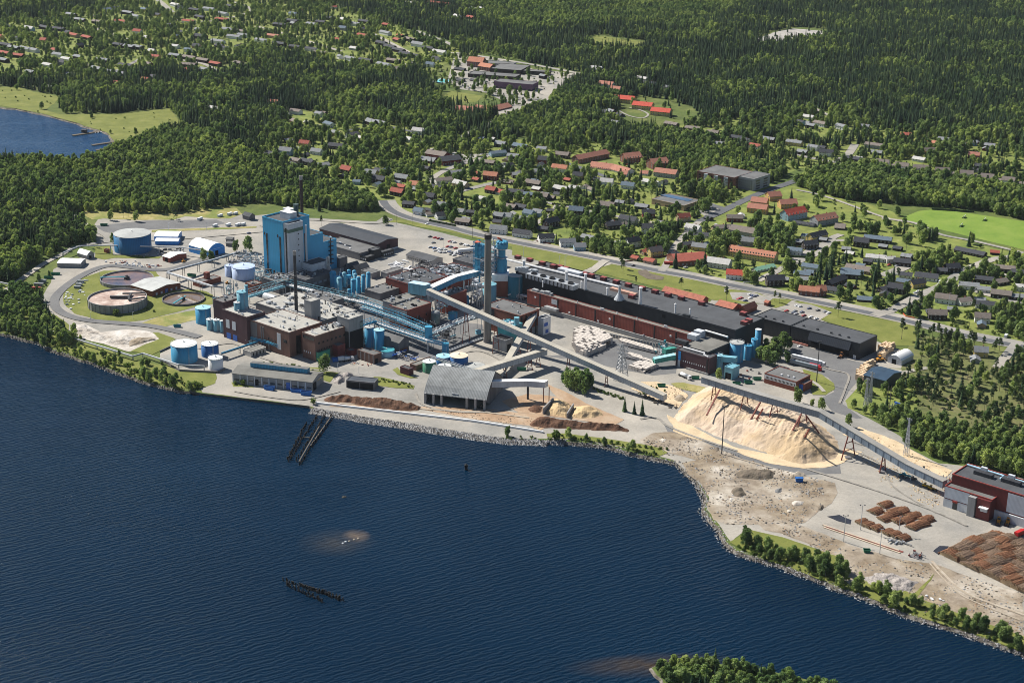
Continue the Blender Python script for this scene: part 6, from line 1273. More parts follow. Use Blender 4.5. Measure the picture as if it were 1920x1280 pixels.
LP = [(1140, 262, 'topmost'), (1085, 298, 'second from the top left'), (1195, 300, 'behind the mast at the top right'), (1140, 340, 'left front'), (1232, 298, 'top right'), (1215, 352, 'middle'), (1300, 325, 'right of the middle'), (1255, 350, 'lower middle'), (1370, 345, 'far right'), (1340, 370, 'right front'), (1300, 385, 'lowest'), (1175, 315, 'inner')]
for k, (x, y, lb) in enumerate(LP): logpile('reddish log pile of the small block on the pale yard, '+lb, g('j', x, y), la+R(75+6*math.sin(k*2)), 8.5, 8, 2.2, 110, M_log, 50+k)
for k, (x, y) in enumerate([(1010, 362), (1045, 378), (1090, 395), (1155, 418), (1195, 432), (1240, 448)]): logpile('dark log pile in the row by the timber rails, '+['first', 'second', 'third', 'fourth', 'fifth', 'sixth'][k]+' from the left', g('j', x, y), la+R(75), 7, 8, 2.2, 70, M_log, 80+k)
# the great log deck: rows side by side
dk = 0
for row in range(7):
    for col in range(9):
        x = 1560+row*34-col*0+col*62; y = 532-row*14+col*27.5-row*0
        yy = 545-row*17+col*27; xx = 1520+row*42+col*58
        if xx > 2010: continue
        logpile('log stack in the great brown deck at the right edge', g('j', xx+9*math.sin(dk*1.7), yy+4*math.cos(dk*2.9)), la+R(78+9*math.sin(dk*3.1)), 9.5, 14.5, 4.3-.2*abs(row-3)+1.0*math.sin(dk*2.3), 150, M_log if (row+col) % 3 == 0 else M_log2, 100+dk); dk += 1
        bpy.data.objects[-1]['group'] = 'stacks of the great log deck' if False else ''
A, B = g('j', 790, 380), g('j', 1220, 525)
for k in (-1, 1): tag(MB().bar(A+Vector((0, k*1.6, .3)), B+Vector((0, k*1.6, .3)), 1.0, .7).build('timber_rail', flat('pale_timber', (.50, .40, .30))), ['near', 'far'][k > 0]+' long pale timber rail on the yard', 'rail')
tag(MB().bar(A+Vector((2, 0, .15)), B+Vector((2, 0, .15)), 2.0, .3).build('rail_bed', M_rust), 'rusty bed between the two timber rails', 'rail')
machine('small brown loader frame at the end of the timber rails', 'j', 1310, 550, 6, 5, 3, [M_rust, M_cgrey], 41, 14); machine('grey sorting device below the dark log row', 'j', 1205, 468, 6, 3, 2.5, [M_steel, M_cgrey], 42, 12)
# ================================================================ VEHICLES
CARC = [('white', (.75, .75, .75)), ('silver', (.45, .46, .48)), ('black', (.02, .02, .022)), ('dark blue', (.02, .04, .12)), ('red', (.40, .02, .02)), ('grey', (.16, .17, .18)), ('blue', (.03, .12, .35)), ('yellow', (.55, .45, .08))]
wheel = MB(); wheel.tube([(0, -.11, 0), (0, .11, 0)], .32, 10); wheelm = wheel.mesh('wheel', flat('tyre', (.015, .015, .015), .8))
def carmesh(c):
    b = MB(); pr = [(-2.2, .35), (-2.25, .75), (-2.1, .95), (-1.35, 1.0), (-.75, 1.42), (.75, 1.45), (1.35, 1.0), (2.1, .88), (2.25, .6), (2.2, .35)]
    n0 = len(b.v); b.v += [(x, -.86, z) for x, z in pr]+[(x, .86, z) for x, z in pr]; n = len(pr)
    for i in range(n): j = (i+1) % n; b.f.append((n0+i, n0+n+i, n0+n+j, n0+j)); b.m.append(0)
    b.f.append(tuple(n0+i for i in range(n))); b.m.append(0); b.f.append(tuple(n0+n+i for i in reversed(range(n)))); b.m.append(0)
    return b.mesh('car_body', flat('car_paint_'+c[0].replace(' ', '_'), c[1], .25, .05, 1, spec=.6))
gl = MB()
for s_ in (-1, 1): gl.poly([(-1.2, .875*s_, 1.02), (1.2, .875*s_, 1.02), (.68, .875*s_, 1.36), (-.7, .875*s_, 1.36)][::s_*-1])
gl.poly([(1.34, -.7, 1.03), (1.34, .7, 1.03), (.80, .7, 1.43), (.80, -.7, 1.43)]); gl.poly([(-1.34, .7, 1.03), (-1.34, -.7, 1.03), (-.80, -.7, 1.42), (-.80, .7, 1.42)])
glm = gl.mesh('car_glass', M_glass); CM = {}
def car(p, rz, ci, lab, grp=None):
    c = CARC[ci]; CM.setdefault(ci, carmesh(c)); o_ = inst('parked_car', CM[ci], None, p, rz); tag(o_, lab, 'car', grp)
    inst('car_windows', glm, o_)
    for x in (-1.4, 1.4):
        for y in (-.8, .8): inst('wheel', wheelm, o_, (x, y, .32))
    return o_
ORD = ['first', 'second', 'third', 'fourth', 'fifth', 'sixth', 'seventh', 'eighth', 'ninth', 'tenth', 'eleventh', 'twelfth', 'thirteenth', 'fourteenth', 'fifteenth', 'sixteenth', 'seventeenth', 'eighteenth']
def carrow(zm, L_, where, rz=R(30)):
    for k, (x, y, ci) in enumerate(L_): car(g(zm, x, y+3), rz, ci, '%s car, %s %s' % (CARC[ci][0], ORD[k], where))
carrow('d', [(578, 110, 2), (620, 118, 4), (650, 125, 4), (675, 130, 3)], 'from the left in the back row of the mill car park')
carrow('d', [(607, 162, 5), (748, 150, 4), (765, 154, 5), (787, 158, 0), (845, 172, 2), (878, 180, 0), (900, 184, 0), (940, 195, 3)], 'from the left in the second row of the mill car park')
carrow('d', [(580, 200, 1), (617, 208, 6), (730, 195, 4), (757, 198, 3), (797, 208, 4), (848, 222, 1), (876, 225, 7)], 'from left, third row of the mill car park')
carrow('d', [(622, 230, 1), (655, 215, 0), (668, 222, 1), (690, 215, 5), (706, 220, 0), (655, 238, 0), (672, 244, 1), (700, 244, 0), (735, 235, 0), (752, 240, 3), (765, 246, 5), (800, 240, 0), (798, 252, 0), (840, 260, 3), (785, 268, 0), (758, 262, 5)], 'in the crowded front of the mill car park')
carrow('g', [(685, 76, 4), (730, 88, 3), (760, 45, 0), (765, 70, 0), (778, 55, 3), (792, 58, 3), (805, 52, 1), (700, 70, 4)], 'from the left in the upper small car park')
carrow('g', [(1085, 122, 0), (1108, 128, 0), (1172, 142, 3), (1232, 155, 2), (1282, 166, 5), (1305, 173, 0), (1075, 160, 5), (1064, 170, 3), (1080, 178, 1), (1122, 168, 3), (1015, 158, 4), (1135, 190, 4), (1182, 200, 0), (1220, 212, 0)], 'in the lower small car park')
carrow('A', [(1285, 1080, 0), (1600, 815, 6), (1265, 830, 2), (1590, 130-0, 2)][:3], 'on the streets near the road bend'); carrow('b', [(428, 283, 3)], 'alone on the access road left of the boiler house'); carrow('g', [(1105, 405, 0)], 'parked against the black warehouse')
carrow('f', [(1118, 188, 2), (1603, 205, 1)], 'on the road behind the mill'); carrow('D', [(1020, 345, 4), (1195, 530, 1), (1215, 520, 0), (1355, 470, 0), (1535, 385, 5), (1070, 352, 1), (648, 520, 1), (300, 330, 5), (425, 75, 3)], 'standing in a driveway of the bungalow quarter')
carrow('F', [(670, 490, 5), (685, 480, 1), (700, 472, 0), (722, 496, 3), (762, 478, 0), (775, 472, 0), (790, 468, 4), (800, 462, 0), (815, 458, 5), (850, 462, 0), (1590, 655, 3)], 'on the school parking ground')
carrow('B', [(1770, 805, 0), (1670, 665, 0), (1600, 915, 0), (1710, 945, 1), (1730, 955, 0), (585, 945, 5), (1105, 355, 4)], 'parked among the houses of the centre')
# caravans
cvm = MB().box(-3, -1.1, .5, 3, 1.1, 2.7); cvm.box(-3.02, -1.12, 1.5, 3.02, 1.12, 2.0, 1)
cv_m = MB(); cv_m.v = cvm.v; cv_m.f = cvm.f; cv_m.m = cvm.m; cmesh = cv_m.mesh('caravan_body', [M_white, M_lgrey])
CV = [('b', 162, 130), ('b', 250, 115), ('b', 303, 110), ('b', 115, 222), ('b', 237, 215), ('b', 324, 215), ('b', 374, 210), ('m', 1385, 600), ('D', 1362, 465), ('D', 1800, 825)]
for k, (z_, x, y) in enumerate(CV):
    o_ = inst('caravan', cmesh, None, g(z_, x, y), R(60)); tag(o_, ['white caravan, left of the three in the back row', 'white caravan, middle of the three in the back row', 'white caravan, right of the three in the back row', 'white caravan, first of the four on the grass strip', 'white caravan, second of the four on the grass strip', 'white caravan, third of the four on the grass strip', 'white caravan, fourth of the four on the grass strip', 'white caravan beside rubble at the far end of the gravel strip', 'white caravan on a street among bungalows', 'white caravan parked by the road near the pines'][k], 'caravan')
    for x_ in (-.4,): inst('wheel', wheelm, o_, (0, -1, .32)); inst('wheel', wheelm, o_, (0, 1, .32))
    MB().bar((3, 0, .5), (4.2, 0, .45), .12).build('drawbar', M_steel, o_)
# containers and skips
def skip(label, zm, x, y, c, L_=6, w=2.4, h=2.0, rz=0.0, openv=True, name='skip', load=None):
    e = empty(name, g(zm, x, y), rz); tag(e, label, 'container'); m_ = flat('skip_'+c[0], c[1], .6, .3, .5); b = MB()
    b.poly([(-L_/2+.5, -w/2, 0), (L_/2-.5, -w/2, 0), (L_/2, -w/2, h), (-L_/2, -w/2, h)]); b.poly([(L_/2-.5, w/2, 0), (-L_/2+.5, w/2, 0), (-L_/2, w/2, h), (L_/2, w/2, h)])
    b.poly([(L_/2-.5, -w/2, 0), (L_/2-.5, w/2, 0), (L_/2, w/2, h), (L_/2, -w/2, h)]); b.poly([(-L_/2+.5, w/2, 0), (-L_/2+.5, -w/2, 0), (-L_/2, -w/2, h), (-L_/2, w/2, h)])
    b.build('body', m_, e); f_ = MB()
    for s_ in (-1, 1): f_.bar((-L_/2, s_*w/2, h), (L_/2, s_*w/2, h), .2); f_.bar((s_*L_/2, -w/2, h), (s_*L_/2, w/2, h), .2)
    f_.build('rim', m_, e); zz = h*.55 if openv else h+.02
    f_ = MB(); f_.box(-L_/2+.3, -w/2+.05, zz-.1, L_/2-.3, w/2-.05, zz); f_.build('load' if openv else 'lid', load or (M_void if openv else m_), e)
GRN = ('green', (.02, .16, .09)); BLU = ('blue', (.02, .13, .42)); RD = ('red', (.30, .04, .03)); GY = ('grey', (.25, .27, .28)); TL = ('teal', (.03, .20, .24))
for a in [('green skip near the dirt strip by the chip conveyor', 'g', 148, 682, GRN), ('green skip, left of three in front of the brick office', 'g', 668, 668, GRN), ('green skip, middle of three in front of the brick office', 'g', 750, 660, GRN), ('green skip, right of three in front of the brick office', 'g', 812, 635, GRN), ('green skip beside the white tank truck', 'g', 382, 628, GRN), ('blue container on the dirt point', 'h', 1145, 778, ('blue', BLU[1]), 5, 2.6, 2.8, 0, False), ('blue skip loaded with rubble at the long warehouse', 'c', 632, 860, BLU, 8, 2.6, 2.6, R(-20), True, 'skip', M_bark), ('blue skip, left of two at the warehouse corner', 'c', 885, 882, BLU, 8, 2.4, 2.2, R(-12)), ('blue skip, right of two at the warehouse corner', 'c', 980, 910, BLU, 8, 2.8, 2.8, R(-12)), ('green skip at the wood edge by the gravel strip', 'm', 720, 640, GRN, 7), ('green skip near the lavender tanks', 'm', 1328, 990, GRN, 8, 2.6, 2.2, R(-20)), ('dark green skip, left of the row in the dirt yard', 'a', 352, 455, GRN, 8), ('second dark green skip in the dirt yard', 'a', 308, 478, GRN, 8), ('grey container in the dirt yard', 'a', 268, 502, GY, 7, 2.5, 2.5, R(-5), False), ('lower grey container in the dirt yard', 'a', 245, 525, GY, 8, 2.5, 2.5, R(-5), False), ('red container in the dirt yard', 'a', 228, 548, RD, 8, 2.5, 2.3, R(-5), False), ('rusty open skip at the shore end of the dirt yard', 'a', 222, 612, RD, 8, 2.6, 2.4, R(-8)), ('small blue skip beside the rusty one', 'a', 252, 600, BLU, 4), ('teal box near the oil tank road', 'a', 1120, 785, TL, 6), ('blue container by the green shed', 'c', 1282, 590, BLU, 9, 2.6, 2.8, R(20), False), ('red container beside the red roofed hall in town', 'B', 1437, 1105, RD, 14, 2.6, 2.6, R(-12), False), ('green skip under the beige conveyors', 'e', 1335, 258, GRN, 7), ('green skip on the lower dirt ground', 'j', 1035, 525, GRN, 4), ('red crate on the dirt', 'e', 0, 0, RD)][:23]: skip(*a)
for k, (x, y) in enumerate([(500, 525), (490, 540), (510, 505)]): skip('grey steel box on the grass left of the basins, '+['middle', 'front', 'back'][k], 'a', x, y, GY, 6, 2.4, 2.2, R(-5), False)
# trucks
def truck(label, zm, x, y, rz, cab, box, n=1, tank_=False, L_=13.5):
    e = empty('truck', g(zm, x, y), rz); tag(e, label, 'truck'); cm_ = flat('cab_'+cab[0], cab[1], .35, .1, 1); bm_ = flat('box_'+box[0], box[1], .5, .12, .6)
    c = MB(); pr = [(0, .6), (2.3, .6), (2.35, 1.9), (2.0, 3.2), (0, 3.5)]; n0 = 0; c.v += [(xx, -1.2, z) for xx, z in pr]+[(xx, 1.2, z) for xx, z in pr]
    for i in range(5): j = (i+1) % 5; c.f.append((i, 5+i, 5+j, j)); c.m.append(0)
    c.f.append((0, 1, 2, 3, 4)); c.m.append(0); c.f.append((9, 8, 7, 6, 5)); c.m.append(0); c.build('cab', cm_, e)
    MB().poly([(2.37, -1.05, 2.0), (2.37, 1.05, 2.0), (2.08, 1.05, 3.0), (2.08, -1.05, 3.0)]).build('windscreen', M_glass, e) if False else None
    w = MB(); w.poly([(2.38, -1.05, 2.0), (2.38, 1.05, 2.0), (2.07, 1.05, 3.05), (2.07, -1.05, 3.05)]); w.build('windscreen', M_glass, e)
    if tank_: MB().tube([(-.8, 0, 2.3), (-L_*.75, 0, 2.3)], 1.25, 14).build('tank', bm_, e, True)
    else: MB().box(-L_, -1.25, 1.2, -.6, 1.25, 3.9).build('cargo_box', bm_, e)
    MB().box(-L_+.3, -1, .7, 1.5, 1, 1.15).build('chassis', M_dkst, e)
    for xx in (1.2, -L_*.35, -L_*.78, -L_*.88):
        for yy in (-1.05, 1.05): o_ = inst('wheel', wheelm, e, (xx, yy, .5), 0, 1.55)
truck('white articulated truck, back one of the parked pair', 'g', 1262, 540, R(-38), ('white', (.7, .7, .7)), ('pale', (.62, .64, .66)), L_=26); truck('grey trailer truck with a red front trailer, front one of the pair', 'g', 1235, 572, R(-38), ('red', (.45, .02, .02)), ('slate', (.22, .25, .28)), L_=24)
skip('bright red trailer behind the red cab', 'g', 1205, 560, ('bright_red', (.50, .02, .03)), 9, 2.7, 3.8, R(-38), False, 'trailer')
truck('white tank truck on the road beside the dark brick hall', 'g', 335, 632, R(-55), ('white', (.7, .7, .7)), ('pale', (.62, .64, .66)), tank_=True, L_=11)
truck('white van truck parked by the green shed', 'c', 1345, 590, R(20), ('white', (.7, .7, .7)), ('pale', (.62, .64, .66)), L_=5); truck('second white truck beside the first at the green shed', 'c', 1405, 585, R(25), ('white', (.7, .7, .7)), ('pale', (.62, .64, .66)), tank_=True, L_=7)
truck('red truck cut by the right edge of the log yard', 'j', 1915, 425, R(40), ('red', (.45, .02, .02)), ('red', (.45, .02, .02)), L_=8)
truck('long white truck behind the mill roofs', 'd', 985, 235, R(22), ('white', (.7, .7, .7)), ('pale', (.62, .64, .66)), L_=20)
# wheel loaders
def loader(label, zm, x, y, rz, c=('orange', (.60, .26, .03)), s=1.0):
    e = empty('wheel_loader', g(zm, x, y), rz); tag(e, label, 'wheel loader'); e.scale = (s, s, s); m_ = flat('loader_'+c[0], c[1], .5, .2, 1)
    MB().box(-3.2, -1.1, 1.0, -.2, 1.1, 2.3).box(-.1, -.9, .9, 1.6, .9, 1.8).build('body', m_, e); MB().box(-1.6, -.8, 2.3, -.1, .8, 3.7).build('cab', M_glass, e); MB().box(-1.7, -.9, 3.7, 0, .9, 3.85).build('cab_roof', m_, e)
    for yy in (-.7, .7): MB().bar((1.2, yy, 1.6), (3.6, yy, .8), .35).build('lift_arm', m_, e)
    b = MB(); b.poly([(3.4, -1.5, .2), (4.8, -1.5, .1), (3.7, -1.5, 1.6)]); b.box(3.4, -1.5, .1, 3.55, 1.5, 1.6); b.box(3.4, -1.5, .05, 4.8, 1.5, .2); b.build('bucket', M_dkst, e)
    for xx in (-2.2, 1.1):
        for yy in (-1.25, 1.25): inst('wheel', wheelm, e, (xx, yy, .8), 0, 2.4)
loader('orange wheel loader, left of two in the shade of the maroon factory', 'k', 1500, 1050, R(-110)); loader('orange wheel loader, right of two in the shade of the maroon factory', 'k', 1650, 1060, R(-115))
loader('orange loader beside the tan bundles and the white tent', 'g', 1665, 505, R(20), s=1.2); loader('brown loader in the open bay of the black warehouse', 'g', 1392, 478, R(-120), ('brown', (.28, .12, .05))); loader('yellow loader at the foot of the long conveyor, left one', 'k', 320, 462, R(-20), ('yellow', (.60, .38, .02)), .8); loader('yellow loader at the foot of the long conveyor, right one', 'k', 412, 505, R(-30), ('yellow', (.60, .38, .02)), .8)
loader('small orange tractor beside the red shed', 'a', 1160, 375, R(60), s=.7); loader('small orange loader near the lavender tanks', 'b', 235, 750, R(-10), s=.7); loader('dark loader on the track behind the small conveyor end', 'k', 295, 195, R(-20), ('dark', (.03, .04, .04)), .8); loader('green loader at the bark shed bays', 'e', 965, 600, R(160), ('dark', (.03, .04, .04)), .8)
# scrap and timber lying in the yards
def scatter(zm, s, n, lab, grp, mats, seed, lo=(1, .5, .4), hi=(4, 1.6, 1.4), name='scrap_piece', cat='scrap'):
    P = [tuple(G(x, y)[:2]) for x, y in pts(zm, s)]; r_ = random.Random(seed); x0, x1 = min(p[0] for p in P), max(p[0] for p in P); y0, y1 = min(p[1] for p in P), max(p[1] for p in P); k = 0; t = 0
    vs = []
    for m_ in mats:
        for i in range(2):
            b = MB(); a, c, d = [r_.uniform(l_, h_) for l_, h_ in zip(lo, hi)]; b.box(-a/2, -c/2, 0, a/2, c/2, d); b.box(-a*.3, -c*.6, d*.2, a*.2, c*.7, d*1.2); vs.append(b.mesh(name, m_))
    while k < n and t < 5000:
        t += 1; x, y = r_.uniform(x0, x1), r_.uniform(y0, y1)
        if not inpoly(x, y, P): continue
        tag(inst(name, r_.choice(vs), None, (x, y, .1), r_.uniform(0, 3.14), r_.uniform(.6, 1.2)), lab, cat, grp); k += 1
scatter('a', '665,375 800,360 1020,400 1000,415 800,405 690,395', 46, 'weathered pipe or beam in the long scrap row above the basins', 'scrap row above the basins', [M_lgrey, M_cgrey, M_white, M_rust], 1)
scatter('a', '400,600 430,560 540,545 550,590 500,640 440,680 420,640', 26, 'white rubble piece on the grass left of the basins', 'white rubble left of the basins', [M_lgrey, M_white], 2, (.8, .6, .4), (2.5, 2, 1.2)); scatter('a', '480,500 560,480 590,470 560,490 500,525', 10, 'pale block on the grass between the boxes', 'pale blocks by the boxes', [M_white, M_lgrey], 3)
scatter('a', '760,330 940,330 1020,290 1180,290 1020,345 860,345', 40, 'grey scrap piece in front of the big blue tank', 'scrap before the big tank', [M_lgrey, M_cgrey, M_dkst], 4)
scatter('b', '1700,570 1870,540 1960,600 1920,640 1760,600', 24, 'white pipe length stored behind the red hall', 'pipes behind the red hall', [M_white, M_lgrey], 5, (3, .5, .5), (10, 1, 1)); scatter('e', '0,0 0,0 0,0', 0, '', '', [M_white], 6)
scatter('g', '560,480 700,560 850,570 860,640 700,640 640,600', 18, 'rusty part lying in the yard by the cyan silo', 'parts by the cyan silo', [M_rust, M_cdark, M_cgrey], 7); scatter('c', '1400,600 1620,620 1560,640 1400,620', 12, 'plank or beam in front of the brick store', 'beams before the brick store', [M_rust, M_cgrey, M_pulp], 8, (2, .4, .3), (6, 1, .6))
scatter('j', '1340,765 1470,790 1480,800 1390,800', 8, 'white sack on the shore ground', 'white sacks on the shore', [M_white], 9, (.8, .8, .5), (1.6, 1.5, 1)); scatter('g', '0,730 150,780 260,830 240,840 100,800', 24, 'dark log or beam along the conveyor foot', 'beams along the conveyor foot', [M_wood, M_dkst], 10, (2, .5, .4), (6, 1, .9))
# ================================================================ IN AND AT THE WATER
pm_ = MB().tube([(0, 0, -3), (0, 0, 1.4)], .42, 6, r2=.32).mesh('timber_pile', flat('wet_timber', (.018, .015, .013), .6, .4, 1)); r_ = random.Random(4)
def piles(zm, rows, n, lab, grp, jit=.6):
    for a, b_ in rows:
        A, B = G(*q(zm, *a), -1.6), G(*q(zm, *b_), -1.6)
        for i in range(n):
            p = A.lerp(B, (i+r_.uniform(-.3, .3))/n); p += Vector((r_.uniform(-jit, jit), r_.uniform(-jit, jit), r_.uniform(-.4, 1.3)))
            o_ = inst('timber_pile', pm_, None, p, r_.uniform(0, 6)); o_.rotation_euler = (r_.uniform(-.12, .12), r_.uniform(-.12, .12), 0); tag(o_, lab, 'timber pile', grp)
ZM['r'] = (500, 740, 3.0476)
piles('r', [((375, 115), (185, 410)), ((340, 112), (165, 385)), ((225, 170), (118, 375)), ((290, 120), (125, 385))], 48, 'rotten black timber pile of the ruined pier below the quay', 'piles of the ruined pier')
piles('r', [((100, 1060), (435, 1180)), ((110, 1085), (330, 1185)), ((200, 1090), (430, 1170))], 34, 'rotten black timber pile of the sunken row in the open water', 'piles of the sunken row', .9)
bw = MB()
for a, b_ in (((300, 150), (185, 380)), ((375, 125), (250, 290)), ((290, 185), (215, 320))): bw.bar(G(*q('r', *a), -.6), G(*q('r', *b_), -.6), .6, .5)
e = empty('pier_beams', (0, 0, 0)); tag(e, 'broken grey timber beams left on the ruined pier', 'beams'); 
for a, b_ in (((300, 180), (185, 380)), ((372, 120), (250, 290)), ((210, 240), (250, 245))): MB().bar(G(*q('r', *a), -.3), G(*q('r', *b_), -.5), .7, .5).build('beam', M_wood, e)
p = G(874, 880, -1.6); e = empty('mooring_post', p); tag(e, 'dark mooring post standing alone in the water', 'post'); MB().lathe([(1.0, -2), (1.0, 2.6), (1.2, 2.6), (1.2, 3.4)], n=10).build('post', _mc['wet_timber'], e); MB().lathe([(.5, 3.4), (.5, 4.2), (.1, 4.4)], n=8).build('cap', M_dkst, e)
p = G(644, 932, -1.6); b = MB(); b.ball((0, 0, 0), 1.1, 8, 4, sz=.7); b.ball((1.2, .4, 0), .7, 8, 4); o_ = b.build('rock', M_soil); o_.location = p; tag(o_, 'small dark rock above the water', 'rock')
for k, (x, y) in enumerate([(648, 1015), (643, 1018), (655, 1014), (664, 1011), (672, 1009)]):
    p = G(x, y, -1.6); o_ = MB().ball((0, 0, 0), .8, 7, 4, sz=.6).build('rock', M_lgrey if k < 2 else M_dirt); o_.location = p; tag(o_, 'pale rock breaking the surface over the brown shoal', 'rock', 'rocks on the shoal')
# jetties in the bay
for k, (a, b_, hutp) in enumerate([((408, 762), (600, 735), (475, 745)), ((518, 817), (735, 785), None), ((540, 845), (690, 828), None)]):
    A, B = G(*q('E', *a), -1), G(*q('E', *b_), -1); e = empty('jetty', (A.x, A.y, -1)); D_ = B-A; tag(e, ['wooden jetty with a dark hut in the bay', 'long wooden jetty, middle of the three', 'wooden jetty nearest the wood'][k], 'jetty')
    MB().bar((0, 0, .2), D_+Vector((0, 0, .2)), 5, .4).build('deck', M_wood if k else M_soil, e)
    for i in range(8): c = D_*(i/7); MB().bar((c.x, c.y, -2), (c.x, c.y, .4), .5).build('post', M_wood, e)
    if hutp: h_ = G(*q('E', *hutp), -.6); c = h_-A; Bb = MB().box(c.x-3, c.y-3, .4, c.x+3, c.y+3, 4).build('hut', M_dkst, e)
bt = MB(); pr = [(-2.5, -.8), (1.2, -.9), (2.8, 0), (1.2, .9), (-2.5, .8)]; bt.prism(pr, 0, .8)
btm = bt.mesh('rowing_boat', M_white)
for k, (x, y) in enumerate([(535, 748), (552, 747), (567, 744), (660, 800), (685, 803), (605, 842), (668, 838), (10, 603), (45, 65)]):
    o_ = inst('rowing_boat', btm, None, G(*q('E', x, y), -1.5), R(-60)); tag(o_, 'small white boat moored in the bay, '+['first', 'second', 'third', 'fourth', 'fifth', 'sixth', 'seventh', 'eighth', 'ninth'][k]+' along the jetties', 'boat'); MB().box(-1.5, -.6, .8, -1.1, .6, .95).build('thwart', M_wood, o_)
# riprap boulders
def boulders(name, P, w, n, lab, mats, seed, s0=.5, s1=1.5, closed=False):
    r_ = random.Random(seed); b = MB(); L_ = [math.dist(P[i], P[i+1]) for i in range(len(P)-1)]; T = sum(L_)
    for _ in range(n):
        t = r_.uniform(0, T); i = 0
        while i < len(L_)-1 and t > L_[i]: t -= L_[i]; i += 1
        a, c = P[i], P[i+1]; k = min(1, t/max(L_[i], 1e-6)); d = Vector((c[0]-a[0], c[1]-a[1])); d.normalize(); o_ = r_.uniform(-1.5, w)
        x = a[0]+(c[0]-a[0])*k+d.y*o_; y = a[1]+(c[1]-a[1])*k-d.x*o_; z = -2.2*max(0, o_)/w; s = r_.uniform(s0, s1); mi = r_.randrange(len(mats)); n0 = len(b.v)
        for dx, dy, dz in ((1, 0, 0), (0, 1, 0), (-1, 0, 0), (0, -1, 0), (0, 0, 1), (0, 0, -1)): b.v.append((x+dx*s*r_.uniform(.6, 1.2), y+dy*s*r_.uniform(.6, 1.2), z+dz*s*r_.uniform(.5, .9)))
        for f in ((0, 1, 4), (1, 2, 4), (2, 3, 4), (3, 0, 4), (1, 0, 5), (2, 1, 5), (3, 2, 5), (0, 3, 5)): b.f.append(tuple(n0+q_ for q_ in f)); b.m.append(mi)
    tag(b.build(name, mats), lab, 'boulders', kind='stuff')
bo = [flat('boulder_pale', (.42, .41, .40), .9, .3, 1), flat('boulder_grey', (.26, .25, .24), .9, .3, 1), flat('boulder_dark', (.12, .11, .10), .9, .3, 1)]
boulders('boulders', [tuple(p) for p in sh2[2:] if p[1] > G(1025, 824)[1]-3][:400], 6, 5200, 'grey riprap boulders below the quay parapet', bo, 1, .4, 1.1)
boulders('boulders', [tuple(p) for p in sh2[2:] if p[1] <= G(1025, 824)[1]-3], 5, 3000, 'scattered boulders along the right shore', bo, 2, .2, .8)
boulders('boulders', [tuple(p) for p in sh], 2.5, 700, 'stones along the left shore', bo[1:], 3, .3, 1.0)

def rubble(zm, s, n, lab, mats, seed, s0, s1):
    P = [tuple(G(x, y)[:2]) for x, y in pts(zm, s)]; r_ = random.Random(seed); xs = [p[0] for p in P]; ys = [p[1] for p in P]; b = MB(); k = 0
    while k < n:
        x, y = r_.uniform(min(xs), max(xs)), r_.uniform(min(ys), max(ys)); k += 1
        if not inpoly(x, y, P) or noise.noise(Vector((x/15, y/15, seed))) < r_.uniform(-.3, .4): continue
        s = r_.uniform(s0, s1); n0 = len(b.v); mi = r_.randrange(len(mats))
        for dx, dy, dz in ((1, 0, 0), (0, 1, 0), (-1, 0, 0), (0, -1, 0), (0, 0, 1)): b.v.append((x+dx*s*r_.uniform(.5, 1.6), y+dy*s*r_.uniform(.5, 1.6), .15+dz*s*r_.uniform(.4, .9)))
        for f in ((0, 1, 4), (1, 2, 4), (2, 3, 4), (3, 0, 4)): b.f.append(tuple(n0+q_ for q_ in f)); b.m.append(mi)
    tag(b.build('rubble', mats), lab, 'rubble', kind='stuff')
DR = [M_cgrey, bo[1], bo[2], M_soil, M_bark, M_dirt]
rubble('h', '0,470 230,425 560,540 960,680 1180,730 1400,790 1380,930 1180,1075 620,1090 480,950 440,790 300,650 100,530', 7000, 'stones, wood scraps and rubbish strewn over the dirt point', DR, 5, .2, .9)
rubble('j', '560,340 780,420 1200,560 1540,640 1920,760 1920,1085 1460,905 960,720 900,600 560,420', 7000, 'stones and rubbish strewn over the lower shore ground', DR, 6, .2, .9)
rubble('e', '-300,540 480,620 1500,800 1620,720 1100,620 300,600', 3000, 'scattered bark pieces on the quay', [M_bark, M_soil], 7, .2, .7)
rubble('g', '-60,640 330,690 330,830 0,760', 1500, 'chips and debris scattered by the conveyor foot', [M_bark, M_chip2, M_soil], 8, .2, .7)
rubble('i', '350,560 1000,880 900,1100 500,900', 2500, 'chip litter scattered over the yard below the conveyor', [M_chipd, M_chip2], 9, .2, .8)
# ================================================================ HOUSES
HR = dict(r=('red tiled', (.30, .085, .06)), o=('orange tiled', (.44, .19, .12)), k=('black', (.055, .058, .068)), g=('grey', (.22, .23, .24)), l=('pale', (.46, .45, .43)), b=('blue grey', (.12, .16, .20)), n=('brown grey', (.20, .17, .15)), v=('bright red', (.50, .09, .06)), s=('salmon', (.38, .17, .12)), m=('green', (.22, .42, .30)))
HW = dict(w=('white', (.68, .68, .66)), y=('yellow', (.55, .42, .16)), k=('black brown', (.04, .03, .027)), r=('dark red', (.15, .035, .03)), g=('grey', (.30, .31, .32)), b=('light blue', (.25, .38, .46)), t=('tan', (.42, .30, .20)), o=('ochre', (.50, .30, .10)), p=('purple striped', (.14, .08, .13)), c=('brick', (.20, .09, .065)))
HL = []
def H_(zm, s, zone):
    for row in s.strip().split(';'):
        t = row.split()
        if len(t) < 5: continue
        x1, y1, x2, y2 = map(float, t[:4]); rc, wc = t[4][0], t[4][1]; hh = float(t[5]) if len(t) > 5 else 6.5; wd = float(t[6]) if len(t) > 6 else 0
        HL.append((zm, x1, y1, x2, y2, rc, wc, hh, wd, zone))
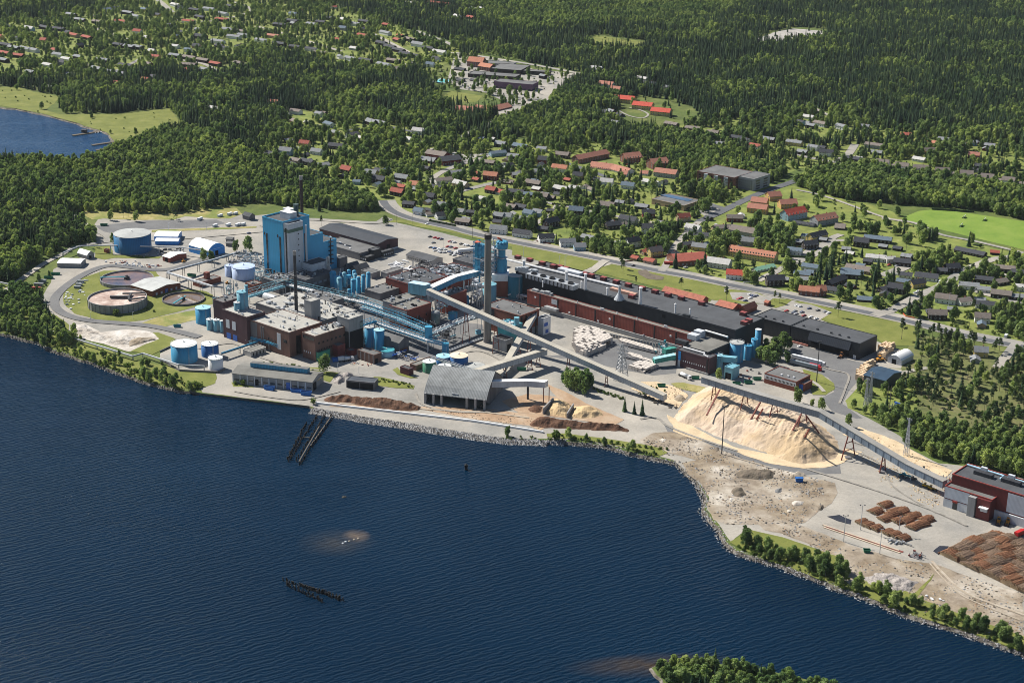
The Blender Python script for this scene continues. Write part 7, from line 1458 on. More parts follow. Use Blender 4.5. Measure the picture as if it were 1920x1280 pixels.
H_('A', '''98 143 165 150 ot;262 212 335 222 nw;275 285 315 300 nr;450 232 495 240 gw;835 282 895 300 gk 8;895 295 970 312 gk;520 305 575 320 bw;575 372 630 385 gy;680 398 760 385 kw;1178 352 1258 362 lw 8;1128 422 1220 442 lw 5;215 440 268 435 gk 5;330 448 400 455 ry 7.5;80 528 155 542 kb 5;180 498 268 508 gb 9;418 508 492 518 gw 7;550 467 650 478 kk 7;270 578 330 590 nt;345 583 430 602 kk;455 622 545 615 gw 4;575 662 640 656 rk 5;645 635 715 650 rk 9;820 665 905 676 gy 8;895 655 955 668 kk;880 708 968 724 kk 8;1045 698 1140 712 gk 8;735 745 780 748 bb 5;1155 752 1238 762 ow 8;1018 802 1105 818 rk 8;1060 775 1122 788 rk 5;1342 737 1465 725 nw 6;1440 682 1560 670 gt 5;1255 642 1300 650 kk 5;1490 742 1582 765 lt 7.5;1295 777 1390 790 kk 6;1268 840 1340 850 kk 8;1625 682 1665 688 rk 4.5;1635 728 1670 735 rk 4.5;1338 905 1430 918 gw 8;1105 905 1190 912 kk 6;1190 952 1255 962 bw 7;1480 957 1562 968 gw 5;1350 992 1415 985 kw 7;1505 1032 1608 1045 nk 6;1660 865 1720 875 lw 5;1585 972 1645 978 kk 6;300 500 330 505 gk 4;1180 800 1230 808 gk 4''', 'wood')
H_('B', '''0 142 32 150 bk;65 145 112 152 lk 5;120 172 192 184 gk 7;255 187 352 206 bk 7;430 215 500 222 gw 6;75 255 190 245 bb 6;210 268 290 276 gk 6;0 312 110 325 nk 5;180 347 245 338 kw 7;570 252 668 264 nk 7;440 287 522 294 kr 9;545 347 655 360 ow 8;395 387 480 382 gw 4;30 402 132 412 or 9;240 412 322 408 gk 6;160 464 250 472 nr 4;350 460 456 478 nk 7;400 514 456 524 lr 4;700 407 772 412 kt 8;560 503 656 520 lk 7;670 507 750 514 lw 6;905 452 998 460 lw 8;1065 480 1158 490 bw 7;1230 457 1340 480 lw 6;50 512 120 524 rk 7;100 524 182 548 rw 5;205 532 330 545 kk 6;330 557 396 562 bk 5;410 557 512 570 nk 7;510 582 560 590 nk 4;190 642 270 655 nk 5;270 642 350 658 kk 5;108 707 178 716 gk 7;178 712 238 718 gw 7;333 685 400 698 bb 7;402 682 466 692 gb 7;300 737 392 745 gk 4;510 682 560 688 kk 4;672 662 776 670 bk 9;775 707 820 715 kk 4;490 760 580 742 kk 9.5;440 812 512 820 kk 4.5;905 625 1008 638 nk 8;1020 617 1082 624 gk 6;1170 642 1262 654 gk 5;1218 690 1310 690 kr 8;1055 725 1175 748 kg 8;945 785 1050 775 kk 7;80 802 202 812 gw 8.5;255 832 382 850 kw 7.5;440 875 550 868 kw 8;600 910 712 905 gw 7.5;705 942 792 940 gb 7;770 872 852 888 gw 5;1100 905 1190 890 kw 9.5;1215 795 1312 800 kw 9.5;1268 975 1358 962 ny 9;1226 990 1252 985 rt 5;1150 1032 1182 1040 rt 4;1240 1047 1312 1062 rt 5;1485 722 1570 715 rt 8;1550 792 1652 812 lw 7.5;1580 852 1762 872 kw 4.5 9;1520 935 1600 925 kk 6;1595 935 1702 948 gy 7;1710 1042 1880 1065 lw 8.5 12;1750 812 1872 800 nt 5;1880 955 1935 965 oy 8;1700 735 1730 745 kk 4;860 445 900 455 kk 5;820 520 850 530 nw 4;1330 770 1380 780 gk 6;640 450 680 458 rk 4;1430 1012 1480 1002 kk 5''', 'centre')
H_('C', '''20 165 98 175 nk;140 190 202 196 nk;275 217 332 225 kk;330 230 376 240 kw;165 252 228 258 gk 5;380 262 438 272 rw;450 225 518 235 gk;588 242 672 254 gy;655 98 738 110 lw 5;645 132 682 138 kb;745 135 808 148 nw;700 150 745 158 gk;870 152 922 164 gw;1000 157 1050 162 gk 5;690 207 752 214 gw 5;710 270 762 278 gw;770 296 848 302 kw 8;650 297 702 306 gk 6;1030 257 1132 270 ng 6.5;1060 302 1122 308 gk 5;910 332 1002 345 kk 6;1300 337 1366 348 lw 5;1360 292 1428 290 nr 7;1440 228 1516 238 gy 7;1380 247 1432 254 oy 5;1560 262 1612 268 gk 5;1620 250 1656 252 gb 6;1690 262 1758 268 gk 6;1610 312 1672 318 sr 7;1645 377 1712 384 kk 6;1230 203 1290 208 rr 5;250 665 338 667 nr 7;180 722 266 730 nr 4;330 790 402 796 gg 8;625 802 682 808 gk 5;585 845 672 856 bw 6.5;680 815 756 808 kk 8;715 772 802 752 ky 8;675 772 716 778 bw 5;770 792 812 798 gk 4;968 790 1050 800 kk 9;1020 777 1182 795 bk 6 9;860 715 916 720 nk 5 12;900 845 945 850 gk 4;920 868 965 876 lk 4;1110 830 1150 836 gk 4;1235 882 1290 892 gk 5''', 'hill')
H_('D', '''445 327 552 342 bw 6;205 412 320 408 kk 9.5;425 478 560 492 oc 8;540 480 595 478 oc 9;390 377 498 388 bt 6;410 417 495 424 gk 5;740 332 920 362 nt 6 11;700 367 850 378 bk 7 13;612 445 722 402 kk 7;580 477 682 494 kw 5;870 267 1002 280 lw 6;1000 287 1060 285 lw 6;1055 293 1168 305 kk 7;1090 387 1176 396 kw 5;1200 387 1348 405 kw 6 11;1075 430 1165 442 by 6;1165 445 1250 430 ky 7;1020 457 1132 473 kk 8.5;960 490 1020 478 kk 5;810 548 912 556 bk 4 8;1325 357 1412 366 kk 5;1400 335 1488 330 kk 8;1720 338 1862 352 nk 6;1840 368 1925 378 kk 6;1490 452 1622 464 gw 6;1615 482 1696 490 gw 5;1600 412 1715 424 kk 6;1725 440 1800 428 nk 5;1705 502 1840 518 nk 7;1840 532 1916 538 gk 5;1335 527 1472 545 nw 8;1480 565 1560 555 nw 6;1285 637 1406 642 nk 8;1598 577 1732 588 kw 6;1595 657 1698 665 nw 8;1862 467 1930 474 lw 6;1590 882 1682 888 gy 8;1705 243 1748 246 rk 4;1060 215 1100 222 kk 4;1130 268 1180 272 gk 5;300 420 345 425 gk 4;860 300 905 306 kk 5;1190 590 1230 600 kk 4;1420 620 1470 625 gk 4''', 'bungalow')
H_('E', '''955 297 1022 306 gk;1030 307 1102 318 nk;1110 322 1172 332 nk;1185 342 1240 352 rk;1025 350 1100 356 nk;1045 378 1092 388 rw;1130 375 1165 382 gb;535 322 608 330 gk;670 352 742 362 kk;600 388 650 396 gk;650 398 712 405 gk;520 368 572 380 gk;300 292 352 300 gw;350 317 400 326 lw;115 257 168 268 gw;168 266 210 275 gw;0 237 60 246 kk;50 252 105 262 gk;0 282 50 292 rk;75 297 132 304 rk;0 322 40 330 gk;385 180 440 192 rt;455 192 522 208 rk;285 147 372 158 kk;220 137 282 150 kk;130 142 186 150 lb 8;370 67 430 78 gk;420 97 480 106 gk;650 107 712 115 rw;740 77 780 86 gw;690 57 746 66 gk;510 107 592 120 nk;1220 62 1282 72 gw;1275 22 1328 32 kk;1140 37 1212 46 gw;1060 42 1132 52 kk;960 12 1012 24 lw;1100 82 1152 92 kk;1215 97 1282 104 rk;1030 107 1092 114 rw;1250 152 1322 160 gw;1320 162 1382 170 nw;1095 187 1162 196 kk 8;1180 215 1272 228 gw;1280 192 1352 200 gw;1340 185 1392 192 gw;1535 125 1612 134 kk;1610 103 1682 114 kk;1725 122 1790 132 gk;1495 187 1570 196 st;1440 212 1502 222 gw;1540 230 1602 240 kk;1630 250 1686 256 kk;1722 262 1782 270 kw;1770 282 1832 292 nk;640 237 690 246 kk;700 247 752 256 gk;750 250 800 258 gk;850 417 882 424 kk;800 432 836 438 rr;645 452 692 462 rt;262 477 300 484 lw 4;935 465 960 470 lw;1180 592 1240 602 lw;1380 355 1420 360 gw;1640 120 1660 125 gk;1870 210 1915 215 rk;1780 112 1830 118 kk;1840 90 1880 96 kk;420 305 460 312 gk;375 405 415 412 gw;1010 170 1050 176 kk 4;1320 340 1360 347 nk;245 350 290 358 lw;150 390 190 398 gk;1905 305 1920 310 gw;1100 155 1140 160 gw 4''', 'upper')
H_('F', '''490 3 556 10 rk;556 10 616 18 rt;365 7 415 14 lk;728 38 772 48 gk;778 38 805 44 lw;638 78 668 86 lw;710 85 745 92 rk;220 168 275 180 gw;95 185 142 193 rt;60 122 112 130 gw;100 107 162 116 kk;0 97 30 106 lw;200 225 250 235 kk 7;245 245 302 257 kk 7;295 265 352 277 kk;330 285 392 296 kk 7;360 205 412 216 nk;400 230 462 240 gw 8;463 255 518 266 kk;515 275 588 286 lw 7;380 300 432 306 kk 4;260 325 328 335 nk;205 345 272 358 gw;25 312 86 325 gw;100 322 172 335 kk;55 335 85 345 gw 4;1405 368 1465 375 lw 8;1465 385 1512 394 kk 5;1700 452 1768 462 kb 6;1660 425 1722 435 lw 5;1825 680 1892 692 nk;1810 477 1862 484 gw 5;1505 610 1535 620 gk;300 210 330 218 rk;235 128 265 132 rk;320 188 345 196 rk 4;1120 415 1150 420 gk;1500 672 1560 680 gk 5;640 378 695 384 kk 4;640 440 690 446 kk 4;730 442 752 446 kk 3''', 'school')
WHERE = dict(wood='left part of town', centre='middle of town', hill='hillside quarter', bungalow='right part of town', upper='far upper town', school='quarter around the school')
RM = {k: flat('roof_'+v[0].replace(' ', '_'), v[1], .85, .22, .5, spec=.2) for k, v in HR.items()}
WM = {k: flat('house_'+v[0].replace(' ', '_'), v[1], .85, .12, .5, spec=.2) for k, v in HW.items()}
wi = MB().box(-.62, -.06, -.7, .62, .0, .7); wi.box(-.5, -.08, -.58, .5, -.061, .58, 1); wim = wi.mesh('window', [M_white, M_glass])
chm = MB().box(-.4, -.4, -1.2, .4, .4, 1.1); chm = chm.mesh('chimney', M_brickr)
drm = MB().box(-.5, -.07, 0, .5, 0, 2.1).mesh('door', M_wood)
def gable_house(name, P1, P2, hh, wd, rc, wc, label, cat, grp=None, parts=2, wins=(1, 3), eaves=.5, lenmax=26):
    """P1,P2: ends of the ridge on the ground plane"""
    D = P2-P1; D.z = 0; L_ = D.length; ang = math.atan2(D.y, D.x); mid = (P1+P2)/2; L_ = max(8.0, min(L_, lenmax))
    w = wd or (8.0 if hh >= 7 else 8.6 if L_ > 12 else min(7.6, L_*.8)); hr = min(w*.45, hh*.42) if hh >= 7 else w*.26; he = hh-hr
    e = empty(name, (mid.x, mid.y, 0), ang); tag(e, label, cat, grp); h = L_/2; k = w/2
    b = MB(); b.poly([(-h, -k, -.5), (h, -k, -.5), (h, -k, he), (-h, -k, he)]); b.poly([(h, k, -.5), (-h, k, -.5), (-h, k, he), (h, k, he)])
    b.poly([(h, -k, -.5), (h, k, -.5), (h, k, he), (h, 0, hh-.02), (h, -k, he)]); b.poly([(-h, k, -.5), (-h, -k, -.5), (-h, -k, he), (-h, 0, hh-.02), (-h, k, he)]); b.build('wall', WM[wc], e)
    r = MB(); o_ = eaves; dz = hr*o_/k; t = .22
    for s_ in (-1, 1):
        q_ = [(-h-o_, s_*(k+o_), he-dz), (h+o_, s_*(k+o_), he-dz), (h+o_, 0, hh), (-h-o_, 0, hh)]; q_ = q_ if s_ < 0 else q_[::-1]
        r.poly([(a, b_, c+t) for a, b_, c in q_]); r.poly([(a, b_, c) for a, b_, c in q_][::-1])
        for i in range(4):
            a, c = q_[i], q_[(i+1) % 4]
            if abs(a[1]) < .01 and abs(c[1]) < .01: continue
            r.poly([a, c, (c[0], c[1], c[2]+t), (a[0], a[1], a[2]+t)])
    rf = r.build('roof', RM[rc], e)
    if parts >= 1: inst('chimney', chm, rf, (h*.3, k*.25, hh-.4))
    if parts >= 2:
        cam2 = Vector((-mid.x, -mid.y, 0)).normalized(); fl = 2 if he > 4.2 else 1
        for s_, nx, ny in ((0, 0, -1), (1, 1, 0), (2, 0, 1), (3, -1, 0)):
            wn = Vector((nx*math.cos(ang)-ny*math.sin(ang), nx*math.sin(ang)+ny*math.cos(ang), 0))
            if wn.dot(cam2) < .15: continue
            n_ = max(2, int((L_ if s_ in (0, 2) else w)/3.6)); span = L_ if s_ in (0, 2) else w
            for f_ in range(fl if s_ in (0, 2) else (fl+1 if hr > 2.5 else fl)):
                m_ = n_ if not (f_ == (fl if s_ in (1, 3) else 99)) else 1
                for i in range(m_):
                    t_ = span*((i+.5)/m_-.5); z = 1.6+2.7*f_
                    if z > hh-1.5: continue
                    if s_ == 0: inst('window', wim, e, (t_, -k-.005, z), 0)
                    elif s_ == 2: inst('window', wim, e, (t_, k+.005, z), math.pi)
                    elif s_ == 1: inst('window', wim, e, (h+.005, t_, z), math.pi/2)
                    else: inst('window', wim, e, (-h-.005, t_, z), -math.pi/2)
    BLOCKS.append((mid.x, mid.y, max(L_, w)*.6)); cd = Vector((-mid.x, -mid.y, 0)).normalized()*(L_*.5+6); BLOCKS.append((mid.x+cd.x, mid.y+cd.y, 6 if hh < 7 else 8)); return e, L_, w, he, ang
info = []
for (zm, x1, y1, x2, y2, rc, wc, hh, wd, zone) in HL:
    a, b_ = G(*q(zm, x1, y1), hh), G(*q(zm, x2, y2), hh)
    if (b_-a).length > 24 and zone in ('upper', 'school', 'hill'):
        m_ = (a+b_)/2; d = (b_-a).normalized()
    px = q(zm, (x1+x2)/2, (y1+y2)/2); info.append([zone, rc, wc, px, a, b_, hh, wd])
rx = random.Random(12); pos_ = [((t[4]+t[5])/2).xy for t in info]
def free(p, d): return all((p-o_).length > d for o_ in pos_) and (int(p.x//4), int(p.y//4)) not in RB
RB = set()
for Q_, w_ in ROADS:
    for (x0, y0), (x1, y1) in zip(Q_, Q_[1:]):
        for k in range(5):
            for i in (-2, -1, 0, 1, 2):
                for j in (-2, -1, 0, 1, 2): RB.add((int((x0+(x1-x0)*k/5)//4)+i, int((y0+(y1-y0)*k/5)//4)+j))
def extra(p, zone, L_, hh, rc, wc, ang):
    d = Vector((math.cos(ang), math.sin(ang), 0))*L_/2; c = Vector((p.x, p.y, hh)); info.append([zone, rc, wc, PX((p.x, p.y, 0)), c-d, c+d, hh, 0]); pos_.append(p)
nS = 0
for t in list(info):
    if t[0] in ('upper', 'school') or t[6] < 5.2 or nS >= 95 or rx.random() > .62: continue
    c = (t[4]+t[5])/2; d = (t[5]-t[4]); d.z = 0; d.normalize(); n_ = Vector((-d.y, d.x, 0))*rx.choice((-1, 1)); p = (c+n_*rx.uniform(12, 15)+d*rx.uniform(-8, 8)).xy
    if free(p, 10.5): extra(p, t[0], rx.uniform(8, 9), rx.choice((3.6, 4.2)), rx.choice('kkggnbl'), rx.choice('wwkrgt'), math.atan2(d.y, d.x)+rx.choice((0, 1.57))); nS += 1
nU = 0; tries = 0; UP = Zq = pts('P', GARD[2])
while nU < 38 and tries < 4000:
    tries += 1; x, y = rx.uniform(-20, 840), rx.uniform(8, 140)
    if not inpoly(x, y, UP): continue
    p = G(x, y).xy
    if free(p, 24): extra(p, 'upper', rx.uniform(11, 17), rx.choice((5.6, 6.5, 7.5)), rx.choice('kkggnlrb'), rx.choice('wwwkgty'), rx.choice((-.7, .87, -.5))); nU += 1
grp = {}
for i, t in enumerate(info): grp.setdefault((t[0], t[1], t[2], t[6] < 5.2), []).append(i)
NTH = ['first', 'second', 'third', 'fourth', 'fifth', 'sixth', 'seventh', 'eighth', 'ninth', 'tenth', 'eleventh', 'twelfth', 'thirteenth', 'fourteenth', 'fifteenth', 'sixteenth', 'seventeenth', 'eighteenth', 'nineteenth', 'twentieth', 'twenty-first', 'twenty-second', 'twenty-third', 'twenty-fourth', 'twenty-fifth', 'twenty-sixth', 'twenty-seventh', 'twenty-eighth', 'twenty-ninth', 'thirtieth']
for key, ids in grp.items():
    ids.sort(key=lambda i: info[i][3][0]); nm = 'outbuilding' if key[3] else 'house'
    for n_, i in enumerate(ids):
        zone, rc, wc, px, a, b_, hh, wd = info[i]
        if len(ids) == 1: lb = 'only %s %s with %s roof in the %s' % (HW[wc][0], nm, HR[rc][0], WHERE[zone])
        elif n_ == len(ids)-1: lb = '%s %s with %s roof in the %s, rightmost such' % (HW[wc][0], nm, HR[rc][0], WHERE[zone])
        else: lb = '%s %s with %s roof in the %s, %s from left' % (HW[wc][0], nm, HR[rc][0], WHERE[zone], NTH[n_])
        e, L_, w, he, ang = gable_house('garage' if hh < 5.2 else 'house', a, b_, hh, wd, rc, wc, lb, 'garage' if hh < 5.2 else 'house', None, 2 if px[1] > 225 and hh > 4.2 else (1 if hh > 5.2 else 0))
# row of steep brown houses
for k, (x1, y1, x2, y2) in enumerate([(1090, 352, 1162, 360), (1198, 370, 1272, 378), (1300, 384, 1385, 390), (1425, 400, 1500, 404), (1562, 415, 1636, 420), (1680, 433, 1752, 440), (1800, 450, 1872, 458)]):
    gable_house('house', G(*q('C', x1, y1), 8), G(*q('C', x2, y2), 8), 8, 0, 'n', 'w', 'steep brown roofed house with white gables, %s in the row from the left' % NTH[k], 'house', 'row of steep brown roofed houses')
    a = q('C', x2+12, y2+22); gable_house('garage', G(*a, 4), G(a[0]+12, a[1]+1, 4), 4, 6, 'n', 'k', 'low brown garage right of the %s steep house' % NTH[k], 'garage', 'garages of the steep row', 0)
# larger blocks: gable_block from ridge ends with width, storeys
def blockh(label, zm, x1, y1, x2, y2, hh, w, rc, wc, n=10, fl=2, name='apartment_block'):
    e, L_, w, he, ang = gable_house(name, G(*q(zm, x1, y1), hh), G(*q(zm, x2, y2), hh), hh, w, rc, wc, label, 'building', None, 1, lenmax=90)
    for f_ in range(fl):
        for i in range(n):
            t_ = L_*((i+.5)/n-.5)
            inst('window', wim, e, (t_, -w/2-.005, 1.7+2.8*f_), 0, 1.1)
            if i < max(2, n//4):
                for s_ in (1, -1): inst('window', wim, e, (s_*(L_/2+.005), w*((i+.5)/max(2, n//4)-.5), 1.7+2.8*f_), s_*math.pi/2, 1.1)
    return e
blockh('long brick slab of flats with brown red ridge roof', 'B', 715, 285, 945, 240, 9, 12, 's', 'c', 12, 2)
blockh('brick house of flats with white framed gable, left twin', 'B', 1075, 270, 1195, 258, 11, 15, 's', 'c', 6, 3); blockh('brick house of flats with white framed gable, right twin', 'B', 1275, 312, 1395, 298, 11, 15, 's', 'c', 6, 3)
blockh('low wide care home with red roof, left wing', 'B', 840, 330, 1000, 350, 6, 18, 's', 'w', 10, 1); blockh('low wide care home with red roof, right wing', 'B', 1010, 352, 1130, 385, 6, 16, 's', 'w', 8, 1); blockh('low wide care home with red roof, front end wing', 'B', 1050, 395, 1110, 400, 6, 12, 's', 'w', 4, 1)
blockh('pale grey two storey block with salmon orange roof', 'B', 1318, 375, 1480, 395, 9, 12, 's', 'g', 9, 2); blockh('small square pavilion with salmon roof beside the pale grey block', 'B', 1205, 398, 1262, 402, 4.5, 9, 's', 'w', 3, 1)
blockh('large red brick hall with dark red roof by the main road', 'B', 1440, 1030, 1680, 1010, 8, 24, 'r', 'c', 8, 1, 'market_hall')
for k, (x1, y1, x2, y2) in enumerate([(372, 600, 478, 612), (392, 565, 480, 575), (478, 540, 546, 534), (545, 582, 638, 578)]): blockh('yellow two storey block with salmon roof, %s of the four' % NTH[k], 'C', x1, y1, x2, y2, 9, 11, 's', 'o', 6, 2)
blockh('pale blue grey block of flats with bright red roof', 'C', 572, 640, 680, 618, 11, 12, 'v', 'b', 6, 3); blockh('grey brick block of flats with salmon red roof', 'C', 740, 672, 855, 652, 10, 12, 's', 'g', 6, 3)
blockh('long pale block of flats with brown grey roof', 'C', 278, 722, 432, 748, 9, 11, 'n', 'g', 9, 2); blockh('long yellow block of flats with orange roof by the main road', 'C', 282, 840, 528, 878, 9.5, 12, 'o', 'y', 16, 3)
blockh('low garage row with mint green roof', 'C', 400, 965, 510, 942, 4, 8, 'm', 'w', 6, 1, 'garage_row'); blockh('white two storey house with bright red roof by the main road', 'C', 250, 972, 342, 980, 8.5, 8, 'v', 'w', 4, 2, 'house')
blockh('long low garage row with dark roof by the grey block', 'C', 628, 698, 742, 716, 3.5, 7, 'k', 'g', 8, 1, 'garage_row'); blockh('long dark barrack beside the football pitch', 'D', 1470, 218, 1664, 258, 5, 9, 'k', 'k', 10, 1, 'barrack')
blockh('dark red village hall with brown roof, right wing', 'A', 1375, 575, 1520, 560, 9, 16, 'k', 'r', 8, 1, 'village_hall'); blockh('dark red village hall with brown roof, back wing', 'A', 1290, 520, 1430, 542, 8, 14, 'n', 'r', 8, 1, 'village_hall'); blockh('low grey wing of the village hall', 'A', 1245, 570, 1350, 585, 6, 12, 'g', 'r', 6, 1, 'village_hall')
for k, (x1, y1, x2, y2) in enumerate([(1540, 532, 1650, 542), (1645, 568, 1752, 578), (1748, 602, 1855, 612)]): blockh('yellow housing block with bright pinkish red roof, %s from the left' % NTH[k], 'F', x1, y1, x2, y2, 9.5, 14, 'v', 'y', 8, 2)
blockh('white block with salmon roof above the red roofed housing blocks', 'F', 1455, 452, 1532, 462, 8.5, 11, 's', 'w', 5, 2); blockh('white block with salmon roof beside the first yellow housing block', 'F', 1517, 482, 1572, 488, 8, 10, 's', 'w', 4, 2); blockh('low garage row below the red roofed housing blocks', 'F', 1475, 615, 1580, 640, 4, 10, 'k', 'k', 8, 1, 'garage_row')
blockh('low school wing with pinkish red roof, left', 'F', 650, 592, 755, 602, 6, 18, 's', 'c', 8, 1, 'school_wing'); blockh('low school wing with pinkish red roof, middle', 'F', 760, 588, 840, 600, 6, 16, 's', 'c', 6, 1, 'school_wing'); blockh('low school wing with pinkish red roof, right', 'F', 840, 600, 935, 578, 6, 16, 's', 'c', 8, 1, 'school_wing')
blockh('old brick school house with orange hipped roof', 'F', 720, 318, 805, 325, 14, 16, 'o', 'c', 8, 3, 'school_house'); blockh('brick school annex with orange roof', 'F', 785, 352, 852, 362, 10, 14, 'o', 'c', 5, 2, 'school_house')
def flatb(label, zm, p0, p1, p2, z, wc, roof, name='school_wing', n=10, fl=1, ang=None):
    b_ = Bld(name, q(zm, *p0), q(zm, *p1), q(zm, *p2), z, WM[wc], roof, label, ang=ang)
    for f_ in range(fl): b_.wins('f', 1, b_.L-1, n, 1+2.8*f_, 2.4+2.8*f_, .5); b_.wins('e', 1, b_.Wd-1, max(2, n//3), 1+2.8*f_, 2.4+2.8*f_, .5)
    return b_
sp = flatb('sports hall with purple and pink striped walls and grey roof', 'F', (880, 450), (1075, 478), (1102, 462), 9, 'p', M_felt2, 'sports_hall', 8, 1, -22)
flatb('low dark school wing with flat grey roof, front', 'F', (745, 400), (980, 435), (1000, 418), 5, 'k', M_felt2, n=14, ang=-18); flatb('low dark school wing with flat grey roof, right', 'F', (1000, 388), (1170, 408), (1180, 400), 5, 'k', M_felt2, n=12, ang=-15)
flatb('low school wing with flat grey roof, centre', 'F', (850, 380), (1010, 398), (960, 362), 6, 'k', M_felt2, n=8, ang=-18); flatb('low school wing with flat grey roof, back', 'F', (830, 345), (960, 365), (980, 352), 5, 'g', M_felt2, n=8, ang=-18)
gf = flatb('grey modern apartment house with balconies, left wing', 'C', (140, 405), (290, 462), (350, 418), 13, 'c', M_felt2, 'apartment_house', 9, 4, -38); gf2 = flatb('grey modern apartment house with balconies, right wing', 'C', (290, 460), (400, 470), (462, 435), 13, 'g', M_felt2, 'apartment_house', 7, 4)
for k in range(3):
    for f_ in range(4): gf.pan('f', gf.L*(.2+.27*k), gf.L*(.30+.27*k), 1+3*f_, 3.4+3*f_, M_lgrey, 'balcony', 1.4)
sh2_ = flatb('flat roofed food shop with tan walls and blue panels on the roof', 'B', (1290, 612), (1530, 665), (1632, 618), 5.5, 't', M_felt2, 'shop', 3, 1); u_, v_ = sh2_.uv(*q('B', 1470, 605)); MB().box(u_-18, v_-4, 5.6, u_+18, v_+5, 5.9).build('solar_panels', flat('solar_blue', (.06, .11, .19), .3), sh2_.e)
# swimming pool at the school
pm2 = flat('pool_water', (.18, .62, .66), .1, .08, .3); P = [G(*q('F', x, y)) for x, y in ((512, 462), (560, 447), (625, 455), (585, 473))]
e = empty('swimming_pool', P[0]); tag(e, 'turquoise outdoor swimming pool near the school', 'pool'); b = MB(); b.poly([p-P[0]+Vector((0, 0, .9)) for p in P]); b.build('pool_surface', pm2, e)
b = MB()
for i in range(4): b.bar(P[i]-P[0]+Vector((0, 0, .5)), P[(i+1) % 4]-P[0]+Vector((0, 0, .5)), 2, 1.1)
b.build('pool_rim', M_lgrey, e)
# goals on the pitch
for k, (x, y) in enumerate([(1585, 685), (1700, 700), (1568, 733)]):
    p = G(*q('C', x, y)); e = empty('football_goal', p, R(60)); tag(e, 'white football goal on the pitch, '+['far left', 'far right', 'nearest'][k], 'goal'); b = MB()
    for s_ in (-3.6, 3.6): b.bar((s_, 0, 0), (s_, 0, 2.4), .3)
    b.bar((-3.6, 0, 2.4), (3.6, 0, 2.4), .3); b.build('goal_frame', M_white, e); b = MB()
    b.poly([(-3.6, 0, 2.4), (3.6, 0, 2.4), (3.6, 2, 0), (-3.6, 2, 0)]); b.build('net', M_lgrey, e)
# hedges
hg = flat('hedge_green', (.035, .065, .018), .9, .4, .6)
def hedge(label, zm, x1, y1, x2, y2, h=2.2, w=1.6):
    A, B = G(*q(zm, x1, y1)), G(*q(zm, x2, y2)); D_ = B-A; n = int(D_.length/.5); r_ = random.Random(int(x1)); b = MB(); d = D_.normalized(); s_ = Vector((-d.y, d.x, 0))
    for i in range(n*5):
        c = D_*r_.random()+s_*r_.uniform(-w/2, w/2)+Vector((0, 0, r_.uniform(.1, h))); nn = Vector((r_.gauss(0, 1), r_.gauss(0, 1), r_.gauss(.5, 1))).normalized(); t = nn.orthogonal().normalized(); u = nn.cross(t)
        b.poly([c-t*.5, c-u*.5, c+t*.5, c+u*.5])
    b.bar(Vector((0, 0, h*.45)), D_+Vector((0, 0, h*.45)), w*.7, h*.85); o_ = b.build('hedge', hg); o_.location = A; tag(o_, label, 'hedge')
for k, a in enumerate([('B', 1165, 1075, 1290, 1098), ('A', 1760, 1060, 1920, 1080), ('D', 1050, 600, 1150, 545), ('D', 1380, 285, 1540, 318), ('D', 10, 375, 160, 412), ('B', 1600, 760, 1650, 735), ('C', 1400, 640, 1640, 655), ('D', 1230, 330, 1330, 372), ('A', 150, 590, 205, 572), ('B', 540, 655, 680, 668), ('D', 300, 290, 480, 300), ('A', 1300, 1060, 1500, 1100)]):
    hedge(['trimmed hedge by the small pink garage', 'hedge in front of the white houses at the road bend', 'tall dark hedge along the bungalow street', 'long dark clipped hedge beside the barrack', 'hedge around the lawn with the mint garage row', 'hedge near the shop', 'scrub hedge along the top of the pitch', 'hedge between the bungalow gardens', 'low hedge by the blue house', 'hedge along the street through the houses', 'hedge behind the steep black roof', 'hedge along the main road bend'][k], *a)
# fences along the road
for k, (zm, s, c, lb) in enumerate([('B', '1060,1090 1380,1045 1440,1035', M_brickr, 'brown fence beside the brick hall drive'), ('B', '1195,915 1290,925 1360,890 1440,855', M_lgrey, 'pale curved fence around the white house'), ('D', '50,465 110,462 180,425', M_white, 'white fence at the red roofed white house'), ('D', '1097,655 1130,690 1190,702', _mc['orange_red'], 'red fence at the street corner'), ('D', '975,445 1050,412 1110,410', M_lgrey, 'pale fence in the bungalow quarter'), ('B', '420,930 530,955', M_rust, 'brown picket fence at the black roofed house')]):
    P = [G(x, y) for x, y in pts(zm, s)]; e = empty('fence', P[0]); tag(e, lb, 'fence'); b = MB()
    for a, b_ in zip(P, P[1:]):
        b.bar(a-P[0]+Vector((0, 0, .8)), b_-P[0]+Vector((0, 0, .8)), .12, 1.1)
        for i in range(int((b_-a).length/3)): c_ = (a-P[0]).lerp(b_-P[0], i*3/(b_-a).length); MB().bar((c_.x, c_.y, -.2), (c_.x, c_.y, 1.5), .2).build('post', c, e)
    b.build('boards', c, e)
print('HOUSES', len(HL), 'objs', len(bpy.data.objects))
